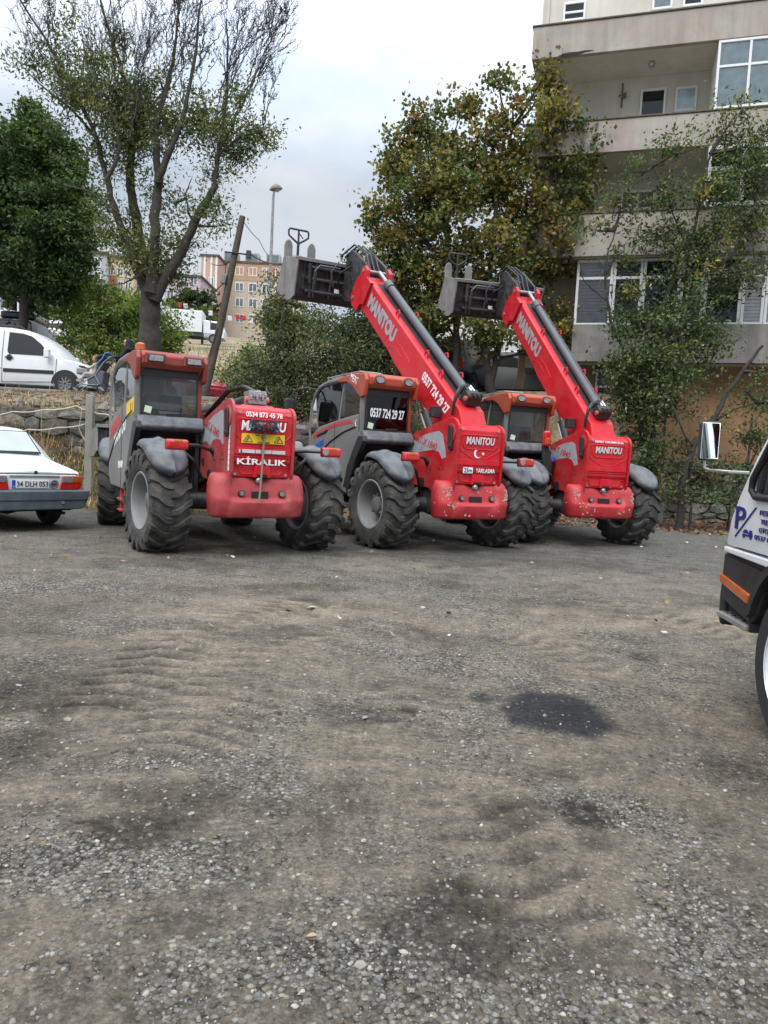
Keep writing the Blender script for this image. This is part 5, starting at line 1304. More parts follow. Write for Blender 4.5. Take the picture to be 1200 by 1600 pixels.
make_tree('tree', 'leafy dark green tree in front of the ground floor beside the right machine', 'tree', bs,
  [([bs-Vector((0,0,.2)), at(1018,700,D), at(1030,620,D), at(1030,540,D)], .1, .03), ([at(1018,700,D), at(990,640,D), at(975,570,D)], .05, .02)],
  [(*sph(x,y,D+dd,rx,ry),k) for x,y,rx,ry,dd,k in ((1000,500,46,36,0,.8),(1050,520,50,40,.2,.9),(990,560,46,44,0,1),(1045,585,50,44,-.2,1),(1095,545,36,40,.2,.9),(1010,630,46,40,0,1),(975,620,30,36,.2,.9),(1060,640,30,24,0,.7),(1110,500,30,30,0,.6),(1000,690,30,30,0,.8),(1070,470,40,26,0,.55),(985,460,30,24,0,.4))],
  leaf=(.07,.12), ratio=.5, cols=AC, wts=[.32,.22,.34,.09,.03], dens=31, per=31, cl=.19, seed=15, bark='bark_dark', fill=.42, patch=.6)
D = 15.8; bs = Vector((at(1062,790,D).x, D, 0))
make_tree('tree', 'thin leaning tree with a bent dark trunk behind the truck mirror', 'tree', bs,
  [([bs-Vector((0,0,.2)), at(1066,760,D), at(1080,710,D), at(1108,665,D), at(1130,625,D), at(1160,580,D), at(1190,540,D)], .09, .03), ([at(1085,700,D), at(1060,660,D), at(1040,600,D)], .03, .01), ([at(1108,665,D), at(1145,640,D), at(1185,630,D)], .03, .01)],
  [(*sph(x,y,D+dd,rx,ry),k) for x,y,rx,ry,dd,k in ((1165,610,30,20,0,.5),(1190,580,24,24,0,.6),(1120,650,20,18,0,.3),(1045,620,24,24,0,.4),(1180,640,20,16,0,.5),(1210,620,30,40,0,.7))],
  leaf=(.06,.11), ratio=.5, cols=AC, wts=[.32,.28,.24,.14,.02], dens=28, per=26, cl=.17, seed=16, bark='bark_dark', fill=.5, twig=.9)
SHR = [('dark shrub at the foot of the low wall beside the right machine', 17.0, ((1000,740,30,34),(1030,720,30,30),(1015,775,26,22)), 17), ('dark shrub with browning leaves under the truck mirror', 15.9, ((1080,740,40,36),(1110,760,36,30),(1050,770,30,26),(1075,700,30,22),(1120,720,24,30)), 18), ('low shrub at the wall between the mirror and the white truck', 16.6, ((1140,770,30,30),(1160,740,30,36),(1185,700,30,40),(1190,780,30,30)), 19)]
for lab, D, bl, sd in SHR:
    bs = Vector((at(bl[0][0], 780, D).x, D, 0))
    make_tree('shrub', lab, 'shrub', bs, [([bs-Vector((0,0,.1)), at(bl[0][0], bl[0][1]+10, D)], .04, .015)], [(*sph(x,y,D,rx,ry),.9) for x,y,rx,ry in bl], leaf=(.06,.11), ratio=.55, cols=AC[:3]+([(.17,.08,.03)] if sd == 18 else []), dens=22, per=26, cl=.17, seed=sd, bark='bark_dark', fill=.42, group='shrubs along the low wall')
# far trees on the hillside
def far_tree(label, px, py, D, rpx, cols, seed, trunk_px):
    c = at(px, py, D); g_ = tzv(c); k = D/F*rpx
    make_tree('tree', label, 'tree', g_, [([g_-Vector((0,0,.5)), c], .02*k+.12, .08)], [(c, (k,k,k*.95), 1),(c+Vector((k*.4,0,-k*.2)), (k*.7,k*.7,k*.6), 1),(c+Vector((-k*.4,0,k*.2)), (k*.6,k*.6,k*.6), 1)], leaf=(.35,.7), ratio=.7, cols=cols, dens=5, per=30, cl=.5, seed=seed, bark='bark_dark', fill=.36)
far_tree('round dark green tree in front of the pink apartment block', 305, 484, 95, 27, [(.03,.05,.022),(.04,.062,.026)], 31, 0)
far_tree('small lollipop shaped tree beside the white parked lorry', 317, 503, 70, 14, [(.065,.085,.03),(.085,.10,.035)], 32, 0)
far_tree('dark tree below the yellow green building at the left edge', 45, 470, 60, 26, [(.035,.055,.022),(.05,.07,.028)], 33, 0)
far_tree('green tree on the slope behind the yellow green shrub', 120, 455, 75, 26, [(.07,.09,.03),(.05,.07,.025)], 34, 0)
far_tree('dark green tree far behind the middle machine', 600, 560, 45, 60, [(.03,.045,.02),(.045,.06,.025)], 35, 0)
# =================================================================== BUILDINGS
M['bwall'] = mat('cream_render', (.60,.575,.51), .9, var=.06, scale=.8, dirt=(.40,.37,.31), dirt_amt=.4, dscale=.9, streak=.2)
M['parapet'] = mat('weathered_grey_render', (.37,.35,.31), .9, var=.14, scale=1.3, dirt=(.36,.22,.16), dirt_amt=.45, dscale=1.1, bump=.25, bscale=9, streak=.4)
M['band'] = mat('grey_concrete_band', (.26,.25,.235), .9, var=.2, scale=1.5, dirt=(.12,.11,.10), dirt_amt=.5, dscale=1.8, bump=.2, streak=.6)
M['ochre'] = mat('ochre_render', (.29,.165,.09), .9, var=.1, scale=.8, dirt=(.17,.11,.07), dirt_amt=.45, dscale=1.2, streak=.5)
M['coping'] = mat('dark_coping', (.10,.075,.06), .8, var=.3)
M['upvc'] = mat('white_window_frame', (.72,.72,.72), .4, var=.04, dirt=(.5,.48,.44), dirt_amt=.3)
M['curtain'] = mat('pale_curtain', (.62,.70,.70), .9, var=.15, scale=5.)
M['blind'] = mat('grey_blind', (.36,.36,.36), .8, var=.12)
M['room'] = mat('dark_room', (.02,.022,.025), .9, var=.2)
wg = glass_mat('window_glass', (.9,.92,.93), 1.5); M['wglass'] = wg
O0 = at(834, 43, 20.4); UD = Vector((math.cos(R(17.0)), -math.sin(R(17.0)), 0)); VD = Vector((math.sin(R(17.0)), math.cos(R(17.0)), 0))
O0.z = 0
cam0 = Vector((0,0,CAMZ))
def fpl(px, py, sb=0.):
    d = at(px, py, 1.) - cam0; t_ = ((O0+VD*sb-cam0).dot(VD))/d.dot(VD); p = cam0+d*t_
    return (p-O0).dot(UD), p.z
AB = empty('apartment_building', O0, R(-17.0), 'weathered grey and cream apartment building with wide concrete balconies on the right', 'building')
z1t, z1b = fpl(834,43)[1], fpl(833,93)[1]; hb = z1t-z1b
z2t = fpl(900,191)[1]; z2b = z2t-hb*1.0
z3t = fpl(972,332)[1]; z3b = fpl(902,401)[1]
z4t = fpl(893,507)[1]; z4b = fpl(1150,567)[1]
uE = fpl(1400,100)[0]; uG = fpl(896,500)[0]; SB = 1.5; DEP = 10.
print('levels', z1t, z1b, z2t, z2b, z3t, z3b, z4t, z4b, uE, uG)
z0t = z1t + (z1t-z2t); zr = z0t+.6
def bpart(name, boxes, m, bevel=0.):
    b = MB()
    for a, c in boxes: b.b2(a, c)
    return b.build(name, m, AB, 0, bevel=bevel)
uw = fpl(848, 20, SB)[0]
bpart('wall', [((uw, SB, z4b),(uE, DEP, zr)), ((uG, .35, z4b-.0),(uE, SB-.003, z3b+.1))], M['bwall'])
bpart('ground_floor', [((uG+.1, .75, .2),(uE, DEP-.01, z4b-.004))], M['ochre'])
bpart('slab', [((uG, .0, z4b),(uE, .346, z4b+.22))], M['band'])
bpart('slab', [((uG-.0, .003, z4b+.224),(uE, .343, z4t))], M['band'])
for i, (zt, zb) in enumerate(((z1t,z1b),(z2t,z2b),(z3t,z3b))):
    u0 = 0.
    pr = MB(); pr.b2((u0, 0, zb),(uE, .14, zt)); pr.b2((u0, .143, zb+.003),(u0+.14, SB-.004, zt-.003))
    p_ = pr.build('balcony', M['parapet'], AB, 0, bevel=.012)
    MB().b2((u0+.143, .143, zb+.01),(uE, SB-.004, zb+.2)).build('slab', M['bwall'], p_, 0)
    cp = MB(); cp.b2((u0-.03,-.03,zt+.002),(uE,.17,zt+.045)); cp.b2((u0-.03,.173,zt+.002),(u0+.17,SB-.01,zt+.043)); cp.build('coping', M['coping'], p_, 0, bevel=.008)
# a broken edge under the upper balcony
r = np.random.default_rng(4); b = MB(); u, z = fpl(893, 88)
pts = [];
for k in range(13): a = 2*math.pi*k/13; pts.append((u+.1+.40*math.cos(a)*r.uniform(.7,1.2), z1b+.05+.045*math.sin(a)*r.uniform(.4,1.5)+.02*math.cos(a)))
b.prism(pts, 'y', -.006, .004); b.build('spalled_concrete', M['room'], AB, 0)
def window(u0, u1, z0, z1, sb, cols, rows, fill, parent=AB, fr=.06, dep=.07, name='window'):
    """cols / rows: fractions of mullions and transoms"""
    b = MB()
    us = [0]+list(cols)+[1]; zs_ = [0]+list(rows)+[1]
    U = lambda f: u0+(u1-u0)*f
    Z = lambda f: z0+(z1-z0)*f
    b.b2((u0,sb-dep,z0),(u1,sb,z0+fr)); b.b2((u0,sb-dep,z1-fr),(u1,sb,z1))
    b.b2((u0,sb-dep+.002,z0+fr),(u0+fr,sb-.002,z1-fr)); b.b2((u1-fr,sb-dep+.002,z0+fr),(u1,sb-.002,z1-fr))
    for f in cols: b.b2((U(f)-fr/2,sb-dep+.004,z0+fr),(U(f)+fr/2,sb-.004,z1-fr))
    for f in rows:
        for i in range(len(us)-1): b.b2((U(us[i])+(fr if i == 0 else fr/2),sb-dep+.006,Z(f)-fr/2),(U(us[i+1])-(fr if i == len(us)-2 else fr/2),sb-.006,Z(f)+fr/2))
    w = b.build(name, M['upvc'], parent, 0, bevel=.006)
    MB().add([(u0+.02,sb-.03,z0+.02),(u1-.02,sb-.03,z0+.02),(u1-.02,sb-.03,z1-.02),(u0+.02,sb-.03,z1-.02)],[(0,1,2,3)]).build('pane', M['wglass'], w, 0)
    if fill == 'curtain':
        rr = np.random.default_rng(int(abs(u0*100))); n_ = int((u1-u0)/.06)
        MB().grid([[(u0+.03+(u1-u0-.06)*i/n_, sb-.016+.006*math.sin(i*1.9+rr.normal(0,.3)), zz) for i in range(n_+1)] for zz in (z0+.03, z1-.03)]).build('curtain', M['curtain'], w, 60)
    elif fill == 'blind':
        b = MB(); n_ = int((z1-z0)/.09)
        for i in range(n_): z_ = z0+.04+(z1-z0-.08)*i/n_; b.b2((u0+.03,sb-.022,z_),(u1-.03,sb-.012,z_+.075))
        b.build('blind', M['blind'], w, 0)
    else:
        MB().b2((u0+.01,sb-.012,z0+.01),(u1-.01,sb-.006,z1-.01)).build('dark_interior', M['room'], w, 0)
    return w
def wpx(x0, y0, x1, y1, sb, *a, **k):
    ua, za = fpl(x0, y1, sb); ub, zb_ = fpl(x1, y0, sb); ub2, _ = fpl(x1, y1, sb)
    return window(ua, ub2, za, zb_, sb, *a, **k)
# top floor
wpx(879, 2, 914, 36, SB, [], [.45], 'room'); wpx(1018, -30, 1050, 18, SB, [], [.5], 'curtain'); wpx(1066, -32, 1098, 13, SB, [], [], 'room')
# third floor
wpx(998, 138, 1038, 186, SB, [], [], 'room'); wpx(1053, 135, 1087, 176, SB, [], [], 'curtain')
ug = fpl(1119, 120)[0]
window(ug, ug+1.55, z2t+.05, z1b-.02, .0+.07, [.48], [.62], 'curtain', name='balcony_glazing'); window(ug+1.6, uE, z2t+.05, z1b-.02, .07, [.33,.66], [.62], 'curtain', name='balcony_glazing')
MB().b2((ug+.0,.08,z2t+.05),(ug+.05,SB-.01,z1b-.02)).build('glazing_side', M['upvc'], AB, 0)
# second floor
wpx(968, 297, 1022, 330, SB, [.5], [], 'room')
ug2 = fpl(1104, 270)[0]; window(ug2, ug2+1.9, z3t+.05, z2b-.02, .07, [.45], [.62], 'room', fr=.1, name='balcony_glazing'); window(ug2+1.95, uE, z3t+.05, z2b-.02, .07, [.33,.66], [.62], 'curtain', name='balcony_glazing')
# first floor: long run of glazing
us = [fpl(x, 505)[0] for x in (895,953,1000,1060,1098,1158,1195)]+[uE]
for i in range(len(us)-1):
    window(us[i], us[i+1]-.01, z4t+.02, z3b-.02, .34, [], [.72], 'blind' if i in (0,5) else ('room' if i in (1,2,3,4) else 'curtain'), fr=.07, name='balcony_glazing')
# ground floor window with bars
u0, za = fpl(926, 645, .75); u1, zb_ = fpl(985, 578, .75)
gw = window(u0, u1, za, zb_, .745, [.5], [.6], 'room')
b = MB()
for k in range(9): b.tube([(u0+(u1-u0)*k/8,.62,za-.05),(u0+(u1-u0)*k/8,.62,zb_+.05)], .012, 6)
for z in (za, (za+zb_)/2, zb_): b.tube([(u0-.05,.62,z),(u1+.05,.62,z)], .012, 6)
b.build('window_bars', M['black'], gw, 40)
# soffit lamp and wall bracket
u, z = fpl(1019, 92, .7); lb = MB().lathe([(.0,-.14),(.07,-.12),(.09,-.05),(.06,-.01),(.06,.0)], (u,.75,z1b+.01), 'z', 14); lb.build('ceiling_lamp', M['clearlens'], AB, 40)
u, z = fpl(972, 152, SB); b = MB(); b.tube([(u,SB-.05,z-.3),(u,SB-.05,z+.35)], .02, 6); b.tube([(u-.1,SB-.12,z-.02),(u+.12,SB-.12,z+.06)], .018, 6); b.box((u+.05,SB-.1,z),(.12,.1,.1)); b.build('wall_bracket', mat('rusty_iron', (.16,.11,.07), .8), AB, 40)
bpart('downpipe', [((uw+.12, SB-.1, z1t),(uw+.2, SB-.01, zr))], M['bwall'])
# far blocks -----------------------------------------------------------------
def block(label, px0, px1, ytop, D, wall, wx, wy, wsz, yaw=0., depth=10., roof=None, extra=None, wallname='wall', ybase=None):
    a = at(px0, 520, D); c = at(px1, 520, D); top = at((px0+px1)/2, ytop, D).z
    gb = float(tz((a.x+c.x)/2, D))-2.; w = (c.x-a.x)/math.cos(yaw)
    e = empty('apartment_block', (a.x, D, gb), yaw, label, 'building', 'distant apartment blocks on the hillside'); H = top-gb
    k = D/F
    MB().b2((0,0,0),(w,depth,H)).build('wall', wall, e, 0)
    rb = MB(); rb.b2((-.25,-.25,H+.004),(w+.25,depth+.25,H+.3))
    rb.build('roof', roof or M['coping'], e, 0)
    if extra: extra(e, w, H, k, depth)
    for y in wy:
        for x in wx:
            u = (at(x, y, D).x-a.x)/math.cos(yaw); z = at((px0+px1)/2, y, D).z-gb
            if u < .2 or u > w-.2: continue
            ww, hh = wsz[0]*k, wsz[1]*k
            b = MB(); f = .12
            b.b2((u-ww/2-f,-.08,z-hh/2-f),(u+ww/2+f,.0,z-hh/2)); b.b2((u-ww/2-f,-.08,z+hh/2),(u+ww/2+f,.0,z+hh/2+f)); b.b2((u-ww/2-f,-.078,z-hh/2),(u-ww/2,.0,z+hh/2)); b.b2((u+ww/2,-.078,z-hh/2),(u+ww/2+f,.0,z+hh/2)); b.b2((u-f/2,-.076,z-hh/2),(u+f/2,.0,z+hh/2))
            fo = b.build('window', M['upvc'], e, 0)
            MB().b2((u-ww/2,-.03,z-hh/2),(u+ww/2,-.005,z+hh/2)).build('pane', M['farglass'], fo, 0)
    return e
M['farglass'] = mat('distant_window_glass', (.13,.16,.18), .15, var=.5, scale=.6)
def wcol(c, nm): return mat(nm, c, .9, var=.07, scale=.3, dirt=(c[0]*.7,c[1]*.7,c[2]*.7), dirt_amt=.3, dscale=.4)
def penthouse(e, w, H, k, dp):
    MB().b2((.0,-.05,H-3.2),(w,-.004,H)).build('top_storey_band', wcol((.42,.29,.2),'terracotta_render'), e, 0)
    for i in range(4):
        u = w*(.05+.25*i); f = MB().b2((u,.5,H+.3),(u+w*.16,3,H+2.0)).build('penthouse', wcol((.4,.38,.35),'penthouse_grey'), e, 0); MB().b2((u+.2,.46,H+.6),(u+w*.16-.2,.49,H+1.8)).build('pane', M['farglass'], f, 0)
block('beige apartment block with terracotta top storey and rooftop glazing', 338, 470, 412, 138, wcol((.48,.41,.33),'beige_render'), [348,374,395,416,437], [425,450,474,499], (11,11), extra=penthouse)
block('salmon apartment block with pale vertical strips beside the beige block', 311, 337, 400, 132, wcol((.50,.33,.26),'salmon_render'), [318,330], [440,465,490], (6,12), extra=lambda e,w,H,k,d: [MB().b2((w*f,-.05,0),(w*f+.35,-.004,H)).build('pilaster', M['upvc'], e, 0) for f in (.15,.55,.85)])
block('pink apartment block with laundry on its balcony behind the big trunk', 256, 311, 432, 118, wcol((.50,.41,.44),'pink_render'), [266,288,303], [437,462,486], (9,13))
block('maroon and white apartment block with tall bay windows', 203, 224, 408, 104, wcol((.17,.085,.10),'maroon_render'), [211], [428,456], (13,17), yaw=.15)
block('yellow apartment block with orange corner bays on the left skyline', 160, 203, 401, 98, wcol((.55,.45,.28),'yellow_render'), [172,186,197], [424,444], (6,10), yaw=.25, extra=lambda e,w,H,k,d: MB().b2((-.6,-.6,H-6.5),(1.6,.8,H-2.5)).build('corner_bay', wcol((.4,.2,.08),'orange_render'), e, 0))
block('grey white apartment block highest on the left skyline', 128, 160, 394, 92, wcol((.42,.42,.43),'pale_grey_render'), [138,150], [408,430], (8,13), yaw=.3, extra=lambda e,w,H,k,d: MB().b2((.5,-.9,H-5.4),(w*.5,-.004,H-4.)).build('balcony', wcol((.2,.2,.22),'dark_balcony'), e, 0))
block('cream house low on the hillside behind the dark tree', 92, 128, 428, 84, wcol((.48,.43,.33),'cream_render_far'), [108,118], [445], (7,12), yaw=.2)
block('yellow green apartment block at the left edge of the view', -60, 28, 424, 74, wcol((.42,.41,.22),'lime_render'), [-20,0,17], [443,475], (13,18), extra=lambda e,w,H,k,d: [MB().b2((0,-.06,z),(w,-.004,z+.5)).build('floor_band', M['upvc'], e, 0) for z in (H-4.2,H-7.6)])
block('white low building behind the maple trunks', 665, 800, 566, 52, wcol((.5,.5,.49),'white_render_far'), [690,770], [582], (8,7), depth=6)
block('tall pale block glimpsed between the maple leaves', 655, 745, 430, 95, wcol((.45,.38,.35),'pale_pink_render'), [670,690,710,730], [448,472,496,520,544], (8,11), yaw=-.1)
sg = at(824, 586, 40); a0, a1 = at(799, 586, 40), at(846, 586, 40)
sgn = empty('shop_sign', (a0.x, 40, sg.z-.6), 0, 'yellow shop sign board behind the white sedan on the right', 'sign')
MB().b2((0,0,0),(a1.x-a0.x,.15,.95)).build('board', M['yellow'], sgn, 0, bevel=.02); b = MB()
for k in range(4): b.disc((.25+k*.38,-.01,.6),.11,'y',.02,12)
b.builds('disc_emblem', M['room'], sgn, 40); MB().b2((.15,-.01,.2),(a1.x-a0.x-.15,.0,.3)).build('red_line', M['redlens'], sgn, 0)
b = MB(); gq = float(tz(a0.x, 40)); 
for f in (.1,.9): b.tube([((a1.x-a0.x)*f,.08,gq-(sg.z-.6)-.3),((a1.x-a0.x)*f,.08,.0)], .05, 8)
b.builds('post', M['steel'], sgn, 40)
# =================================================================== VEHICLES, PEOPLE, STREET THINGS
M['carwhite'] = mat('white_car_paint', (.70,.72,.73), .3, var=.03, scale=2., dirt=(.42,.39,.34), dirt_amt=.25, dscale=2., coat=.5)
M['oldwhite'] = mat('old_white_car_paint', (.62,.68,.68), .38, var=.04, scale=2., dirt=(.45,.45,.42), dirt_amt=.3, dscale=3., coat=.3)
M['silver'] = mat('silver_car_paint', (.42,.45,.50), .3, .4, var=.04, coat=.5)
M['carblack'] = mat('black_car_paint', (.012,.012,.014), .25, var=.1, coat=.6)
M['carblue'] = mat('dark_blue_car_paint', (.008,.012,.035), .25, var=.1, coat=.6)
M['carred'] = mat('red_car_paint', (.30,.012,.03), .3, var=.06, coat=.5)
M['bumpergrey'] = mat('grey_bumper_plastic', (.075,.095,.11), .5, var=.12, dirt=(.16,.17,.17), dirt_amt=.35)
M['platewhite'] = mat('number_plate_white', (.72,.72,.72), .4, var=.03)
M['plateblue'] = mat('number_plate_blue', (.01,.06,.42), .4)
M['rubber'] = mat('car_tyre_rubber', (.022,.022,.022), .8, var=.2, bump=.05)
M['frit'] = mat('window_rubber_seal', (.015,.015,.016), .6)
M['windowdark'] = mat('tinted_car_window', (.012,.014,.016), .06, var=.1, spec=.9)
M['rearglass'] = mat('reflective_rear_window', (.22,.25,.28), .08, var=.25, scale=1.5, coat=1., spec=1.)
def car_wheel(parent, x, y, rad, wid, rimm='rim', spokes=5):
    sg = 1 if x > 0 else -1
    b = MB().lathe([(rad*.62,-wid/2),(rad*.9,-wid/2),(rad,-wid*.3),(rad,wid*.3),(rad*.9,wid/2),(rad*.62,wid/2)], (0,0,0), 'x', 28)
    w = b.build('wheel', M['rubber'], parent, 40); w.location = (x, y, rad)
    b = MB().lathe([(rad*.64,wid*.46),(rad*.6,wid*.5),(rad*.55,wid*.3),(0,wid*.28)], (0,0,0), 'x', 24, sgn=sg)
    for k in range(spokes):
        a = 2*math.pi*k/spokes; b.box((sg*wid*.36, rad*.3*math.cos(a), rad*.3*math.sin(a)), (wid*.16, rad*.56, rad*.1), (a,0,0))
    b.build('rim', M[rimm], w, 40); return w
def loft(stations):
    """stations: (y, [ (half width, z) ... from sill to roof centre ])"""
    rows = []
    for y, hs in stations:
        rows.append([(-w, y, z) for w, z in hs] + [(w, y, z) for w, z in reversed(hs)])
    b = MB().grid(rows, closed=False)
    n_ = len(rows[0])
    b.f.append(tuple(range(n_))); b.m.append(0); b.f.append(tuple((len(rows)-1)*n_+i for i in range(n_-1,-1,-1))); b.m.append(0)
    for i in range(len(rows)-1):
        b.f.append((i*n_, i*n_+n_-1, (i+1)*n_+n_-1, (i+1)*n_)); b.m.append(0)
    return b
def simple_car(label, cat, loc, yaw, paint, L, W, H, style='hatch', wheel_r=.32, roofbox=False, rails=True, name='parked_car', group=None, lamps=True):
    e = empty(name, loc, yaw, label, cat, group)
    w = W/2; zb = H*.57; zs = .25
    if style == 'sedan': prof = [(-.5,.36,None),(-.485,zb*1.02,None),(-.36,zb*1.08,None),(-.34,zb*1.1,zb*1.1),(-.20,zb*1.06,H*.97),(-.05,zb*1.05,H),(.08,zb*1.04,H*.985),(.25,zb*1.0,zb*1.03),(.27,zb*.98,None),(.42,zb*.88,None),(.49,zb*.72,None),(.5,.4,None)]
    elif style == 'van': prof = [(-.5,.36,None),(-.495,zb,H*.6),(-.47,zb*1.02,H*.96),(-.40,zb*1.02,H),(-.1,zb*1.02,H),(.1,zb*1.0,H*.97),(.26,zb*.98,zb*1.06),(.30,zb*.95,None),(.44,zb*.82,None),(.495,zb*.66,None),(.5,.4,None)]
    else: prof = [(-.5,.36,None),(-.495,zb,zb*1.02),(-.44,zb*1.03,H*.94),(-.36,zb*1.03,H),(-.1,zb*1.02,H),(.06,zb*1.0,H*.97),(.24,zb*.97,zb*1.03),(.28,zb*.94,None),(.42,zb*.84,None),(.49,zb*.68,None),(.5,.4,None)]
    st = []
    for f, bz, rz in prof:
        tw = w*(1-.10*max(0,(abs(f)-.36)/.14)**2); rz2 = rz if rz else bz
        rw = tw*.80 if rz and rz > bz*1.1 else tw*.93
        st.append((f*L, [(tw*.94,zs),(tw,zs+.14),(tw,bz*.72),(tw*.975,bz),(rw,bz+(rz2-bz)*.93),(rw*.86,rz2+.002),(0,rz2+.015)]))
    body = loft(st).build('body', paint, e, 30, bevel=.02)
    # glass house panels, set just proud of the body
    g = [(f*L, bz, rz, w*(1-.10*max(0,(abs(f)-.36)/.14)**2)) for f, bz, rz in prof if rz and rz > bz*1.08]
    for s in (-1, 1):
        n_ = len(g); 
        def sp(i, t_):
            y, bz, rz, tw = g[i]; return (s*((tw*.975)*(1-t_)+(tw*.80)*t_*.97+.0+.012), y, bz+(rz-bz)*.93*t_)
        pts = [sp(i,.1) for i in range(n_)] ; top = [sp(i,.86) for i in range(n_)]
        b = MB().grid([pts, top]); b.build('side_window', M['windowdark'], body, 0, solid=.004)
    yf = [p for p in prof if p[2] and p[2] > p[1]*1.1]
    f0, bz0, rz0 = yf[0]; i0 = prof.index(yf[0]); p_ = prof[i0-1]
    ya, za = p_[0]*L, (p_[2] or p_[1]); yb_, zb_ = f0*L, rz0
    b = MB().add([(-w*.80,ya-.0+(yb_-ya)*.15,za+(zb_-za)*.15),(w*.80,ya+(yb_-ya)*.15,za+(zb_-za)*.15),(w*.72,ya+(yb_-ya)*.85,za+(zb_-za)*.85),(-w*.72,ya+(yb_-ya)*.85,za+(zb_-za)*.85)],[(0,1,2,3)])
    b.v = [(x,y-.03,z+.03) for x,y,z in b.v]; b.build('rear_window', M['windowdark'], body, 0, solid=.004)
    f1, bz1, rz1 = yf[-1]; i1 = prof.index(yf[-1]); q_ = prof[i1+1]
    ya, za = q_[0]*L, (q_[2] or q_[1]); yb_, zb_ = f1*L, rz1
    b = MB().add([(-w*.84,ya+(yb_-ya)*.08,za+(zb_-za)*.08),(w*.84,ya+(yb_-ya)*.08,za+(zb_-za)*.08),(w*.74,ya+(yb_-ya)*.88,za+(zb_-za)*.88),(-w*.74,ya+(yb_-ya)*.88,za+(zb_-za)*.88)],[(0,1,2,3)])
    b.v = [(x,y+.02,z+.03) for x,y,z in b.v]; b.build('windscreen', M['windowdark'], body, 0, solid=.004)
    for y in (-.31*L, .31*L):
        for s in (-1, 1): car_wheel(e, s*(w-.10), y, wheel_r, .2)
    MB().b2((-w*.95,-L/2-.05,.28),(w*.95,-L/2+.12,.52)).build('rear_bumper', paint, e, 0, bevel=.04, seg=3)
    MB().b2((-w*.95,L/2-.12,.26),(w*.95,L/2+.04,.5)).build('front_bumper', paint, e, 0, bevel=.04, seg=3)
    for s in (-1, 1):
        MB().box((s*w*.86,-L/2+.02,zb*.86),(.2,.1,zb*.32)).build('tail_lamp', M['redlens'], e, 0, bevel=.02)
        MB().box((s*w*.74,L/2-.10,zb*.68),(.34,.14,.14)).build('headlight', M['clearlens'], e, 0, bevel=.03)
        MB().box((s*(w+.08),.22*L,zb*1.03),(.18,.12,.12)).build('mirror', paint, e, 0, bevel=.03)
    if rails:
        for s in (-1, 1): MB().tube([(s*w*.66,-.36*L,H+.0),(s*w*.66,-.33*L,H+.06),(s*w*.66,.0*L,H+.055),(s*w*.66,.03*L,H-.02)], .016, 6).build('roof_rail', M['black'], e, 40)
    if roofbox: MB().b2((-w*.7,-.34*L,H+.06),(w*.7,.08*L,H+.36)).build('roof_box', M['carblack'], e, 0, bevel=.1, seg=3)
    return e
def rz_(x): return float(np.interp(x, XL, ZR))+.03
